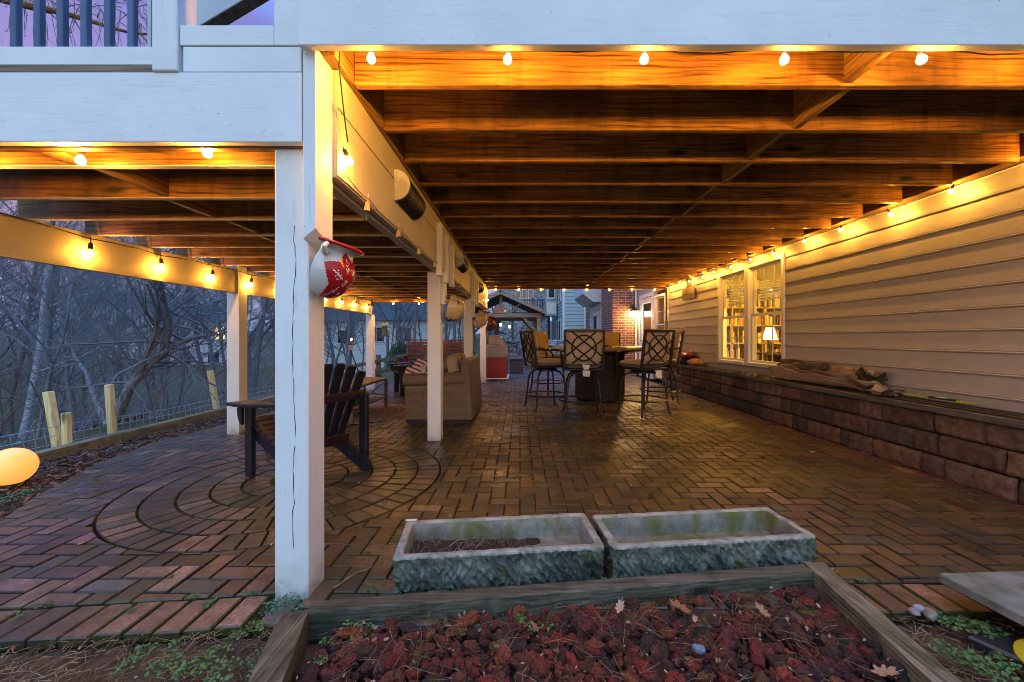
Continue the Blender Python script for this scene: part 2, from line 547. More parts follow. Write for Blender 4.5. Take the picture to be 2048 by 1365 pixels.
# ------------------------------------------------------------------ brick patio
CC = Vector((-1.72, 3.1)); CR = 1.08
LEFT = [(1.38, -2.62), (1.9, -2.86), (2.38, -3.09), (2.68, -3.29), (3.48, -3.66), (4.1, -3.80), (4.8, -3.74), (5.6, -3.66), (7.0, -3.6), (10.2, -3.6)]
def xleft(y):
    if y > 10.2: return -0.62
    for (a, xa), (b, xb) in zip(LEFT, LEFT[1:]):
        if y <= b: return xa + (xb - xa) * (y - a) / (b - a)
    return LEFT[-1][1]
def yfront(x):
    if x < -0.95: return 1.42 + 0.095 * (x + 1.85)
    if x < 1.33: return 1.5
    return 1.575
XR = 3.262; YB = 15.0

def clip(poly, nx, ny, d):
    out = []
    for i in range(len(poly)):
        a = poly[i]; b = poly[(i + 1) % len(poly)]
        da = a[0] * nx + a[1] * ny - d; db = b[0] * nx + b[1] * ny - d
        if da >= 0: out.append(a)
        if (da >= 0) != (db >= 0):
            t = da / (da - db)
            out.append((a[0] + (b[0] - a[0]) * t, a[1] + (b[1] - a[1]) * t))
    return out

def area(p):
    return 0.5 * sum(p[i][0] * p[(i + 1) % len(p)][1] - p[(i + 1) % len(p)][0] * p[i][1] for i in range(len(p)))

def shrink(poly, d):
    """Offset a convex counter-clockwise polygon inwards by d."""
    q = poly
    for i in range(len(poly)):
        a = poly[i]; b = poly[(i + 1) % len(poly)]
        ex, ey = b[0] - a[0], b[1] - a[1]
        L = hypot(ex, ey)
        if L < 1e-6: continue
        nx, ny = -ey / L, ex / L
        q = clip(q, nx, ny, a[0] * nx + a[1] * ny + d)
        if len(q) < 3: return []
    return q

PAL = [((0.185, 0.088, 0.058), 5), ((0.155, 0.080, 0.056), 5), ((0.225, 0.115, 0.075), 3), ((0.12, 0.075, 0.056), 4), ((0.30, 0.165, 0.115), 2),
       ((0.085, 0.08, 0.085), 3), ((0.115, 0.095, 0.09), 3), ((0.19, 0.095, 0.09), 3), ((0.34, 0.21, 0.15), 1)]
POOL = [c for c, w in PAL for _ in range(w)]
br = random.Random(11)
bricks = MB()
def brick(poly, dark=1.0, hue=None, gap=0.0034):
    if area(poly) < 0: poly = poly[::-1]
    poly = shrink(poly, gap)
    if len(poly) < 3 or abs(area(poly)) < 0.0006: return
    inn = shrink(poly, 0.0055)
    if len(inn) != len(poly):
        c0 = Vector((sum(p[0] for p in poly) / len(poly), sum(p[1] for p in poly) / len(poly)))
        inn = [tuple(Vector(p).lerp(c0, 0.06)) for p in poly]
    cx = sum(p[0] for p in poly) / len(poly); cy = sum(p[1] for p in poly) / len(poly)
    h = br.gauss(0, 0.0013); tx = br.gauss(0, 0.007); ty = br.gauss(0, 0.007)
    def z(p, o): return h + o + tx * (p[0] - cx) + ty * (p[1] - cy)
    c = br.choice(POOL) if hue is None else hue
    v = br.uniform(0.36, 0.80) * dark
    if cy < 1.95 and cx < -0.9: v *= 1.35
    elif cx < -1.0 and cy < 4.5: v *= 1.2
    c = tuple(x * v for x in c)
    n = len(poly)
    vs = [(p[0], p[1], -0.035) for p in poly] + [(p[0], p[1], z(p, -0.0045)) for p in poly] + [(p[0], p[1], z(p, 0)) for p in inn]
    fs = [tuple(range(2 * n, 3 * n))]
    for i in range(n):
        j = (i + 1) % n
        fs.append((i, j, n + j, n + i)); fs.append((n + i, n + j, 2 * n + j, 2 * n + i))
    n0 = len(bricks.f)
    bricks.add(vs, fs, 0, c)
    g_ = noise.noise(Vector((cx * 1.7, cy * 1.7, 4)))
    ed = (0.050, 0.052, 0.012) if g_ > 0.0 else (0.017, 0.013, 0.009)
    for i in range(n0 + 1, len(bricks.f)): bricks.c[i] = ed

w = 0.1
for iy in range(int(1.2 / w), int(YB / w) + 1):
    for ix in range(-42, 34):
        k4 = (ix - iy) % 4
        if k4 == 0: q = (ix * w, iy * w, 2 * w, w)
        elif k4 == 3: q = (ix * w, iy * w, w, 2 * w)
        else: continue
        cx, cy = q[0] + q[2] / 2, q[1] + q[3] / 2
        yf = yfront(cx) + (0.195 if (cx < -0.95 or cx > 1.33) else 0.0)
        if cy > YB - 0.1 or cy < yf - 0.15 or cx > XR + 0.1 or cx < xleft(cy) - 0.2: continue
        p = [(q[0], q[1]), (q[0] + q[2], q[1]), (q[0] + q[2], q[1] + q[3]), (q[0], q[1] + q[3])]
        p = clip(p, -1, 0, -XR)
        # front edge, left edge, circle
        if len(p) > 2:
            s_ = 0.095 if cx < -0.95 else 0.0
            L = hypot(s_, 1); p = clip(p, -s_ / L, 1 / L, (yf - s_ * cx) / L)
        if len(p) > 2:
            x0, x1 = xleft(cy - 0.1), xleft(cy + 0.1)
            if cy < 10.1:
                nx, ny = 0.2, -(x1 - x0); L = hypot(nx, ny)
                p = clip(p, nx / L, ny / L, (nx * xleft(cy) + ny * cy) / L)
            else:
                p = clip(p, 1, 0, -0.62)
        q_ = []
        for a in p:
            if not q_ or hypot(a[0] - q_[-1][0], a[1] - q_[-1][1]) > 1e-4: q_.append(a)
        if len(q_) > 1 and hypot(q_[0][0] - q_[-1][0], q_[0][1] - q_[-1][1]) < 1e-4: q_.pop()
        p = q_
        if len(p) < 3: continue
        cx = sum(a[0] for a in p) / len(p); cy = sum(a[1] for a in p) / len(p)
        d = Vector((cx, cy)) - CC; L = d.length
        if L < CR - 0.12: continue
        if L < CR + 0.2:
            d /= L
            p = clip(p, d.x, d.y, d.dot(CC) + CR + 0.004)
            if len(p) < 3: continue
        hue = None
        if cx < -1.9 and cy < 2.9 and br.random() < 0.45:
            hue = br.choice([(0.23, 0.125, 0.15), (0.19, 0.12, 0.15), (0.27, 0.15, 0.15)])
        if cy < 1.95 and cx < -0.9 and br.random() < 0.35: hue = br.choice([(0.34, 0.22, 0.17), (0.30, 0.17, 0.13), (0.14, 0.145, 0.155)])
        if cy > 9.8 and cx < 1.5: hue = br.choice([(0.24, 0.12, 0.15), (0.20, 0.11, 0.14), (0.27, 0.14, 0.15)])
        brick(p, 1.0, hue)
# soldier courses along the front edges
for x0, x1 in ((-2.7, -1.06), (1.36, 2.05)):
    x = x0
    while x < x1:
        sh = br.uniform(-0.006, 0.006)
        s_ = 0.095 if x < 0 else 0
        a, b = yfront(x + 0.002), yfront(x + 0.102)
        brick([(x + 0.002, a + sh), (x + 0.102, b + sh), (x + 0.100, b + 0.19 + sh * .3), (x, a + 0.19 + sh * .3)], 1.0, br.choice([(0.30, 0.17, 0.14), (0.26, 0.145, 0.12), (0.23, 0.13, 0.115), (0.33, 0.19, 0.15)]))
        x += 0.1035
# the ring pattern
for q in range(6):
    ro = CR - 0.18 * q; ri = ro - 0.176
    ri = max(ri, 0.02)
    n = max(5, int(round(2 * pi * (ro - 0.09) / 0.108)))
    off = br.random(); rk = (1.35, 0.9, 1.4, 0.95, 0.85, 0.95)[q]
    for i in range(n):
        a = 2 * pi * (i + off) / n; b = 2 * pi * (i + 1 + off) / n
        p = [(CC.x + ri * cos(a), CC.y + ri * sin(a)), (CC.x + ro * cos(a), CC.y + ro * sin(a)),
             (CC.x + ro * cos(b), CC.y + ro * sin(b)), (CC.x + ri * cos(b), CC.y + ri * sin(b))]
        brick(p, rk, br.choice([(0.15, 0.115, 0.09), (0.11, 0.095, 0.08), (0.09, 0.08, 0.075), (0.20, 0.125, 0.095), (0.21, 0.12, 0.085)]), 0.0042)

k = NT('clay pavers')
co = k.coords((1, 1, 1), False)
at = k.n('ShaderNodeAttribute', attribute_name='tint')
c = k.mix(at.outputs['Color'], k.ramp(k.noise(co, 75, 5, 0.75), [(0.32, (0.35, 0.34, 0.33)), (0.5, (0.95, 0.95, 0.95)), (0.68, (1.45, 1.42, 1.38))]), 1.0, 'MULTIPLY')
c = k.mix(c, k.ramp(k.noise(co, 9, 5, 0.65), [(0.32, (0.45, 0.44, 0.44)), (0.66, (1.25, 1.22, 1.2))]), 1.0, 'MULTIPLY')
# moss and algae film in patches, as on a damp patio
ms = k.ramp(k.noise(co, 1.4, 6, 0.68, 0.4), [(0.35, 0.0), (0.55, 0.84)])
ms2 = k.mix(ms, k.ramp(k.noise(co, 30, 5, 0.75), [(0.38, 0.05), (0.58, 1.0)]), 1.0, 'MULTIPLY')
c = k.mix(c, (0.060, 0.050, 0.012), ms2)
dk = k.ramp(k.noise(co, 2.3, 5, 0.6), [(0.48, 0.0), (0.66, 0.7)])
c = k.mix(c, (0.028, 0.026, 0.024), dk)
k.col(c)
rr = k.ramp(k.noise(co, 1.8, 4, 0.6), [(0.35, 0.24), (0.65, 0.62)])
k.l(rr, k.b.inputs['Roughness'])
k.set(spec=0.45)
k.bump(k.noise(co, 170, 5, 0.7), 0.35, 0.003)
M['paver'] = k.mat
tag(bricks.build('brick_patio', M['paver']), 'herringbone brick patio with a ring pattern', kind='structure')

k = NT('moss and grit in the joints')
co = k.coords((1, 1, 1), False)
c = k.ramp(k.noise(co, 3.2, 6, 0.65), [(0.38, (0.010, 0.008, 0.006)), (0.52, (0.026, 0.025, 0.008)), (0.66, (0.10, 0.11, 0.017))])
k.col(c); k.set(rough=0.95, spec=0.1)
k.bump(k.noise(co, 160, 5, 0.8), 1.0, 0.01)
M['joint'] = k.mat
bed = MB()
ys = [1.2 + 0.2 * i for i in range(70)]
ring = [(xleft(max(1.38, y)) + 0.0, y) for y in [1.45, 1.9, 2.38, 2.68, 3.1, 3.48, 4.1, 4.8, 5.6, 7.0, 10.2]] + [(-0.62, 10.2), (-0.62, YB), (XR + .1, YB), (XR + .1, 1.6), (1.34, 1.6), (1.34, 1.52), (-0.9, 1.52), (-1.85, 1.435)]
bed.prism([(x, y, -0.05) for x, y in ring], (0, 0, 0.0385))
tag(bed.build('patio_bed', M['joint']), 'mossy grit between the patio bricks', kind='structure')
# brick walk beyond the patio
pth = MB()
pth.box(-0.6, 1.6, YB, 34, -0.05, 0.0)
k = NT('brick walk')
co = k.coords((1, 1, 1), False)
bt = k.n('ShaderNodeTexBrick')
bt.inputs['Scale'].default_value = 2.5; bt.inputs['Color1'].default_value = (0.22, 0.11, 0.13, 1); bt.inputs['Color2'].default_value = (0.17, 0.09, 0.11, 1); bt.inputs['Mortar'].default_value = (0.04, 0.035, 0.03, 1)
k.l(co, bt.inputs['Vector'])
k.col(bt.outputs['Color']); k.set(rough=0.5)
M['walk'] = k.mat
tag(pth.build('path', M['walk']), 'brick walk running on beyond the patio', kind='structure')
# ------------------------------------------------------------------ upper deck
UZ = 2.27; LZ = 1.86; YF = 1.625
deck = thing('upper_deck', 'tall raised deck with stained joists and a white painted fascia, joined to the house', 'deck', (1.2, 5, 0))
fb = MB()
fb.box(-0.872, 4.6, 1.57, 1.606, 2.232, 3.05)
nails(fb, -.84, 3.5, 2.25, 2.46, 1.57, 26, 4)
fb.build('fascia', [M['white_h'], M['crack']], deck, bevel=0.002)
fb = MB(); fb.box(-1.372, -0.9935, YF - 0.012, YF + 0.026, 2.262, 2.343); fb.box(-0.9925, -0.8735, YF - 0.012, YF + 0.026, 2.262, 3.05); fb.build('fascia', M['white_h'], deck, bevel=0.002)
fb = MB(); fb.box(-0.868, 3.5, 1.607, 1.632, 2.30, 2.51); fb.build('rim_joist', M['joist'], deck, bevel=0.002)
for i in range(19):
    y = 1.876 + 0.4063 * i
    j = MB()
    j.box(-0.777, 3.36 + R.uniform(-.012, .012), y, y + 0.038, UZ + R.uniform(-.003, .003), 2.508)
    j.build('joist', M['joist'], deck, bevel=0.003)
    # solid blocking between this joist and the next
    b = MB()
    y0 = 1.633 if i == 0 else y - 0.4063 + 0.038
    xo = 1.557 + (0.02 if i % 2 else -0.02)
    b.box(xo - 0.019, xo + 0.019, y0 + 0.001, y - 0.001, UZ + 0.006, 2.505)
    b.build('blocking', M['block'], deck, bevel=0.002)
YE = 1.876 + 0.4063 * 18 + 0.4
b = MB(); b.box(-0.85, 3.5, YE, YE + 0.06, 2.262, 2.52); b.build('rim_joist', M['joist'], deck, bevel=0.003)
b = MB(); b.box(-0.868, -0.778, YF + 0.058, YE, 2.268, 2.5); b.build('rim_joist', M['block'], deck, bevel=0.002)
b = MB(); b.box(3.375, 3.50, 1.7, YE, 2.30, 2.51)
b.build('ledger', M['block'], deck, bevel=0.002)
b = MB()
for i in range(18):
    y = 1.876 + 0.4063 * (i + 0.5)
    b.lathe([(0.001, 0), (0.014, 0), (0.012, 0.012), (0.001, 0.014)], 8, (3.3745, y, 2.40), rot(0, -pi / 2, 0))
b.build('ledger_bolts', M['iron'], deck, smooth=40)
b = MB()
x = -0.86
while x < 3.5:
    b.box(x, x + 0.138, 1.66, YE + 0.03, 2.5145, 2.54 + R.uniform(0, .0015)); x += 0.1435
b.build('decking', M['deckboard'], deck)

# inner beam: three plies, on the row of white posts
for x0, x1, z0, z1 in ((-0.945, -0.902, 1.800, 2.262), (-0.898, -0.856, 1.776, 2.264), (-0.852, -0.810, 1.790, 2.266)):
    b = MB(); b.box(x0, x1, 1.765, 9.9, z0, z1); b.build('beam_ply', M['cream_y'], deck, bevel=0.003)
b = MB(); b.box(-0.8095, -0.802, 1.766, 9.88, 2.10, 2.266); b.box(-0.8095, -0.8045, 1.766, 9.88, 1.80, 2.094); b.build('beam_facing', M['cream_y'], deck, bevel=0.002)

def post_mesh(mb, x0, x1, y0, y1, z0, z1, crack=False):
    mb.box(x0, x1, y0, y1, z0, z1)
    if crack:
        rr = random.Random(3)
        z = z0 + 0.22; x = (x0 + x1) / 2 + 0.012
        pl = []
        while z < z1 - 0.3:
            pl.append((x, z)); z += rr.uniform(0.02, 0.045); x += rr.gauss(-0.0009, 0.0028)
        for i in range(len(pl) - 1):
            if i in (13,): continue
            wd = 0.0005 + 0.0013 * abs(sin(i * 0.9)); w2 = 0.0005 + 0.0013 * abs(sin((i + 1) * 0.9))
            (xa, za), (xb, zb) = pl[i], pl[i + 1]
            yf = y0 - 0.0006
            mb.add([(xa - wd, yf, za), (xa + wd, yf, za), (xb + w2, yf, zb), (xb - w2, yf, zb)], [(0, 1, 2, 3)], 1)
p = MB(); post_mesh(p, -1.019, -0.879, 1.66, 1.80, -0.02, 1.866, True)
p.build('post', [M['white_v'], M['crack']], deck, bevel=0.004)
# short doubled board bolted beside the first post, with its slanted cut end
p = MB()
a = [(-0.8775, 1.616, 1.482), (-0.826, 1.616, 1.524), (-0.826, 1.764, 1.478), (-0.8775, 1.764, 1.448)]
tz = 2.262
vs = a + [(q[0], q[1], tz) for q in a]
p.add(vs, [(0, 3, 2, 1), (4, 5, 6, 7), (0, 1, 5, 4), (1, 2, 6, 5), (2, 3, 7, 6), (3, 0, 4, 7)])
p.build('post_board', M['white_v'], deck, bevel=0.002)
for y in (4.21, 6.93, 9.75):
    p = MB(); post_mesh(p, -0.975, -0.835, y, y + 0.14, -0.02, 1.774)
    p.build('post', M['white_v'], deck, bevel=0.004)
    if y < 9:
        p = MB(); p.box(-0.834, -0.793, y + 0.02, y + 0.13, 1.44, 1.785); p.build('post_board', M['white_v'], deck, bevel=0.003)
    for k, dy in enumerate((-0.39, -0.04, 0.30)):
        if y > 9: break
        q = MB(); z1 = 2.19 - 0.03 * k
        q.box(-0.8015, -0.752 - 0.004 * (k == 1), y + dy, y + dy + 0.085, 1.66 + (0.02 if k == 0 else 0), z1)
        q.build('cleat', M['white_v'], deck, bevel=0.004)

# ------------------------------------------------------------------ lower deck with railing
low = thing('lower_deck', 'lower deck with a white front beam, baluster railing and posts on the left', 'deck', (-2.2, 4, 0))
b = MB(); b.box(-3.6, -0.8815, YF - 0.012, YF + 0.027, 1.872, 2.153); nails(b, -2.3, -.9, 1.89, 2.14, YF - .012, 22, 9); b.build('fascia', [M['white_h'], M['crack']], low, bevel=0.002)
b = MB(); b.box(-1.362, -0.884, YF - 0.009, YF + 0.024, 2.1565, 2.2590); b.build('fascia', M['white_h'], low, bevel=0.002)
b = MB(); b.box(-3.25, -0.93, YF + 0.027, YF + 0.065, 1.866, 2.10); b.build('rim_joist', M['joist'], low, bevel=0.002)
for i in range(17):
    y = 1.812 + 0.4063 * i
    if y > 8.3: break
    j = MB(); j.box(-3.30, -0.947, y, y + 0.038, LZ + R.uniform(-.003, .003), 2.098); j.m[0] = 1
    j.build('joist', [M['joist'], M['bouncejoist']], low, bevel=0.003)
    y0 = (YF + 0.065) if i == 0 else y - 0.4063 + 0.038
    xo = -1.985 + (0.02 if i % 2 else -0.02)
    b = MB(); b.box(xo - 0.019, xo + 0.019, y0 + 0.001, y - 0.001, LZ + 0.006, 2.095); b.build('blocking', M['block'], low, bevel=0.002)
b = MB(); b.box(-3.32, -0.98, 8.42, 8.48, 1.845, 2.11); b.build('rim_joist', M['joist'], low, bevel=0.003)
b = MB()
x = -3.34
while x < -0.95:
    b.box(x, x + 0.138, 1.66, 8.48, 2.102, 2.128 + R.uniform(0, .0015)); x += 0.1435
b.build('decking', M['deckboard'], low)
for x0, x1 in ((-3.275, -3.238), (-3.234, -3.197)):
    b = MB(); z0 = 1.585 + (0.01 if x1 < -3.2 else 0); b.prism([(x0 - .032, 0.9, z0), (x1 - .032, 0.9, z0), (x1 + .088, 8.42, z0), (x0 + .088, 8.42, z0)], (0, 0, 1.858 - z0)); b.build('outer_beam', M['cream_y'], low, bevel=0.003)
for y in (0.55, 4.5, 8.40):
    xs_ = .016 * (y - 3); p = MB(); post_mesh(p, -3.325 + xs_, -3.185 + xs_, y, y + 0.14, -0.04, 1.584 if y > 8 else 1.90)
    p.build('post', M['white_v'], low, bevel=0.004)
# railing on top of it
b = MB(); b.box(-3.3, -1.478, YF - 0.005, YF + 0.035, 2.187, 2.263, 0)
b.build('bottom_rail', M['white_h'], low, bevel=0.003)
b = MB(); b.box(-3.3, -1.440, YF - 0.002, YF + 0.060, 2.160, 2.1855); b.build('rail_cleat', M['raw_under'], low, bevel=0.002)
x = -1.492
while x > -3.2:
    b = MB(); b.box(x - 0.013, x + 0.013, YF + 0.002, YF + 0.028, 2.2635, 3.1); b.build('baluster', M['baluster_blue'], low, bevel=0.003)
    x -= 0.0955
b = MB(); b.box(-3.3, -1.478, YF - 0.005, YF + 0.035, 3.101, 3.14); b.build('top_rail', M['white_h'], low, bevel=0.003)
b = MB(); b.box(-1.4775, -1.3755, YF - 0.022, YF + 0.08, 2.1535, 3.2); b.build('newel', M['white_v'], low, bevel=0.004)

# stair flight between the two deck levels, seen through the gap beside the newel
st = thing('stair', 'white painted stair stringer rising through the gap beside the railing newel', 'stair', (-1.3, 2.2, 2.13))
for y in (2.0,):
    b = MB(); b.prism([(-1.75, y, 2.556), (0.2, y, 3.726), (0.2, y, 4.0), (-1.75, y, 2.83)], (0, 0.07, 0)); b.build('stringer', M['white_h'], st, bevel=0.002)
    b = MB(); b.prism([(-1.75, y + .003, 2.5525), (0.2, y + .003, 3.7225), (0.2, y + .003, 3.7255), (-1.75, y + .003, 2.5555)], (0, 0.064, 0)); b.build('soffit_strip', M['raw_under'], st)
b = MB(); b.box(-1.80, -1.66, 1.93, 1.99, 2.135, 2.72); b.build('newel', M['white_v'], st, bevel=.003)

# half-round corrugated covers fixed to the beam
def half_cover(y0, y1, z, lab):
    t = thing('corrugated_cover', lab, 'cover', (-0.80, y0, z), group='corrugated covers on the beam')
    r = 0.095
    s = MB(); n = int((y1 - y0) / 0.006)
    s.grid(lambda u, v: (-0.801 + (r + 0.004 * sin(v * (y1 - y0) * 2 * pi / 0.022)) * sin(pi * u), y0 + 0.012 + v * (y1 - y0 - 0.024), z - (r + 0.004 * sin(v * (y1 - y0) * 2 * pi / 0.022)) * cos(pi * u)), 14, n)
    s.build('corrugated_shell', M['black'], t, smooth=80)
    for y in (y0, y1 - 0.014):
        e_ = MB()
        pl = [(-0.8015, y, z - r - .004)] + [(-0.801 + (r + .004) * sin(pi * i / 14), y, z - (r + .004) * cos(pi * i / 14)) for i in range(1, 14)] + [(-0.8015, y, z + r + .004)]
        e_.prism(pl, (0, 0.014, 0)); e_.build('end_cap', M['white_v'], t)
half_cover(2.55, 3.0, 2.06, 'nearest corrugated half-round cover on the inner beam, before the second post')
half_cover(5.0, 5.5, 2.07, 'corrugated half-round cover on the beam between the second and third posts')
half_cover(7.35, 7.85, 2.06, 'farthest corrugated half-round cover on the beam, just before the last post')
# ------------------------------------------------------------------ string lights
def glow(t, z, power, radius):
    l_ = bpy.data.lights.new('bulb_light', 'POINT')
    l_.energy = power; l_.color = (1.0, 0.44, 0.05); l_.shadow_soft_size = radius; l_.use_soft_falloff = False
    o = bpy.data.objects.new('bulb_light', l_); COL.objects.link(o)
    o.parent = t; o.location = (0, 0, z)
def mk_globe():
    t = thing('string_bulb', 'lit', 'light bulb')
    s = MB(); s.lathe([(0.001, 0.036), (0.011, 0.036), (0.013, 0.03), (0.013, 0.008), (0.010, 0.0), (0.001, 0)], 10)
    s.tube([(0, 0, 0.034), (0.001, 0, 0.052)], 0.004, 6)
    s.build('socket', M['cord'], t, smooth=40)
    b = MB(); b.lathe([(0.0005, -0.052), (0.009, -0.0505), (0.017, -0.045), (0.0215, -0.036), (0.0225, -0.028), (0.020, -0.018), (0.014, -0.008), (0.010, -0.001), (0.0005, 0.0)], 12)
    b.build('globe', M['bulb_on'], t, smooth=180)
    glow(t, -0.029, 10.0, 0.0200)
    return t
def mk_edison(lit):
    t = thing('string_bulb', 'lit', 'light bulb')
    s = MB(); s.lathe([(0.001, 0.05), (0.012, 0.05), (0.013, 0.045), (0.017, 0.012), (0.016, 0.0), (0.001, 0)], 12)
    s.tube([(0, 0, 0.048), (0.002, 0, 0.075), (0.0, 0.002, 0.1)], 0.0035, 6)
    s.build('socket', M['cord'] if lit else M['creamcord'], t, smooth=40)
    k = 1.0 if lit else 0.72
    b = MB(); b.lathe([(0.0005 * k, -0.082 * k), (0.014 * k, -0.079 * k), (0.026 * k, -0.068 * k), (0.031 * k, -0.052 * k), (0.028 * k, -0.034 * k), (0.019 * k, -0.016 * k), (0.013 * k, 0.0)], 16)
    b.build('globe', M['bulbglass'], t, smooth=180)
    f = MB()
    rr = random.Random(2)
    if lit:
        for i in range(7):
            w = 2 * pi * i / 7
            r0 = 0.016 + 0.005 * (i % 2)
            f.tube([(0.006 * cos(w), 0.006 * sin(w), -0.012), (r0 * cos(w), r0 * sin(w), -0.034), (0.018 * cos(w + .5), 0.018 * sin(w + .5), -0.058), (0.008 * cos(w + .9), 0.008 * sin(w + .9), -0.068)], 0.0016, 4)
            f.ball((r0 * cos(w), r0 * sin(w), -0.038 - 0.02 * (i % 3) / 2), 0.0042, 6, 4)
        f.build('filament', M['fil_on'], t)
        glow(t, -0.045, 5.5, 0.006)
    else:
        f.tube([(-0.005, 0, 0), (-0.006, 0, -0.03), (0.006, 0, -0.03), (0.005, 0, 0)], 0.0008, 4)
        f.build('filament', M['iron'], t)
    return t
PROTO = {'globe': mk_globe(), 'edison': mk_edison(True), 'clear': mk_edison(False)}
USED = set()
DIM = {}
def dim(t, k):
    for ch in t.children:
        if ch.type == 'LIGHT':
            if k not in DIM: DIM[k] = ch.data.copy(); DIM[k].energy = 10.0 * k
            ch.data = DIM[k]
def bulb(kind, loc, label, group, tilt=(0, 0)):
    sc = 0.8 if kind == 'globe' else 0.92
    if kind in USED: t = copy_tree(PROTO[kind])
    else: t = PROTO[kind]; USED.add(kind)
    t.scale = (sc, sc, sc); t.location = loc; t.rotation_euler = (tilt[0], tilt[1], R.uniform(0, 6))
    t['label'] = label; t['category'] = 'light bulb'; t['group'] = group
    return t
def cord(name, pts, label, mat, r=0.0032, sag=0.02, up=0.045):
    c = MB(); pl = []
    for i in range(len(pts)):
        a = Vector(pts[i])
        pl.append(a)
        if i < len(pts) - 1:
            b = Vector(pts[i + 1])
            for q in (0.25, 0.5, 0.75):
                p = a.lerp(b, q); p.z -= sag * 4 * q * (1 - q) * R.uniform(0.5, 1.2)
                pl.append(p)
    c.tube(pl, r, 5)
    o = c.build(name, mat, smooth=60)
    return tag(o, label, 'cord')
ORD = ['first', 'second', 'third', 'fourth', 'fifth', 'sixth', 'seventh', 'eighth', 'ninth', 'tenth', 'eleventh', 'twelfth']
xs = [-0.614, -0.047, 0.514, 1.09, 1.65, 2.21]
for i, x in enumerate(xs):
    bulb('globe', (x, 1.652, 2.258 - 0.002 * i), f'{ORD[i]} lit bulb from the left under the big white fascia', 'lit bulbs behind the upper fascia', (R.uniform(-.15, .15), R.uniform(-.3, .3)))
cord('string_light_cord', [(-0.775, 1.80, 1.96), (-0.77, 1.70, 2.245), (-.74, 1.645, 2.28)] + [(x, 1.645, 2.277 - .001 * i) for i, x in enumerate(xs)] + [(2.6, 1.645, 2.275)], 'thin black light cord strung behind the upper white fascia', M['cord'], sag=0.024)
t = bulb('globe', (-0.775, 1.79, 1.895), 'lit bulb glowing on the short board bolted beside the nearest post', 'lit bulbs by the nearest post', (0.2, -0.5)); dim(t, .5)
for i, (x, z) in enumerate([(-1.853, 1.872), (-1.32, 1.90), (-2.4, 1.87)]):
    bulb('globe', (x, 1.69, z - .02), ['lit bulb below the blocking line behind the lower white fascia', 'lit bulb behind the lower white fascia nearest the big post', 'lit bulb behind the lower fascia at its far left end'][i], 'lit bulbs behind the lower fascia', (R.uniform(-.15, .15), R.uniform(-.3, .3)))
cord('string_light_cord', [(-2.9, 1.72, 1.93), (-2.4, 1.72, 1.925), (-1.853, 1.722, 1.927), (-1.32, 1.722, 1.955), (-1.0, 1.73, 1.945)], 'thin black light cord strung behind the lower white fascia', M['cord'], sag=0.01)
wy = [2.6, 3.147, 3.68, 4.24, 4.775, 5.36, 5.91, 6.46, 6.99, 7.46, 8.05, 8.54, 9.02]
zz = [2.24, 2.236, 2.216, 2.225, 2.238, 2.212, 2.24, 2.227, 2.233, 2.22, 2.225, 2.24, 2.23]
for i, y in enumerate(wy):
    lab = f'{ORD[i - 1]} lit bulb from the camera along the top of the siding' if i else 'lit bulb at the siding top nearest the camera'
    t = bulb('globe', (3.40, y, zz[i] + .02), lab, 'lit bulbs along the siding', (R.uniform(-.5, .5), R.uniform(0.2, .6)))
    dim(t, .55)
cord('string_light_cord', [(3.455, y, 2.285 + R.uniform(-.006, .006)) for y in [2.2] + wy + [9.5]], 'black light cord pinned along the top of the siding', M['cord'], sag=0.006)
bx = [-0.585, -0.035, 0.513, 1.063, 1.61, 2.16, 2.70, 3.25]
for i, x in enumerate(bx):
    bulb('globe', (x, YE + 0.075, 2.262), f'{ORD[i]} lit bulb from the left along the far edge of the upper deck', 'lit bulbs along the far deck edge', (0, R.uniform(-.2, .2)))
cord('string_light_cord', [(-0.8, YE + 0.07, 2.33)] + [(x, YE + 0.07, 2.315) for x in bx] + [(3.45, YE + 0.07, 2.33)], 'light cord along the far edge of the upper deck', M['cord'], sag=0.01)
bulb('globe', (-0.765, 9.66, 2.02), 'bright lit bulb on the head of the farthest beam post', 'lit bulbs on the far post', (0, -.4))
for i, x in enumerate([-2.66, -2.12, -1.72, -1.18]):
    bulb('globe', (x, 8.40, 1.83), f'{ORD[i]} lit bulb from the left under the far rim of the lower deck', 'lit bulbs under the far lower rim', (0, R.uniform(-.2, .2)))
for i in range(10):
    y = 2.94 + 0.573 * i
    if y > 8.2: break
    bulb('edison', (-3.155 + .016 * (y - 3), y, 1.735), f'{ORD[i]} hanging round bulb from the camera on the left outer beam', 'clear hanging bulbs on the outer beam', (R.uniform(-.1, .1), R.uniform(-.25, .05)))
cord('string_light_cord', [(-3.17, 1.7, 1.85)] + [(-3.168 + .016 * (.573 * i), 2.94 + 0.573 * i, 1.815 + R.uniform(-.01, .01)) for i in range(10)], 'black light cord draped along the left outer beam', M['cord'], r=0.004, sag=-0.018)
for i, y in enumerate([2.09, 2.63, 3.17, 3.75, 4.75, 5.3, 5.9]):
    bulb('clear', (-0.80, y, 1.745), f'{ORD[i]} unlit clear bulb from the camera under the inner beam', 'unlit clear bulbs under the inner beam', (R.uniform(-.2, .2), R.uniform(-.2, .2)))
cord('string_light_cord', [(-0.795, 1.80, 1.84)] + [(-0.785, y, 1.805) for y in [2.09, 2.63, 3.17, 3.75, 4.75, 5.3, 5.9]], 'cream light cord sagging under the inner beam', M['creamcord'], sag=0.03)

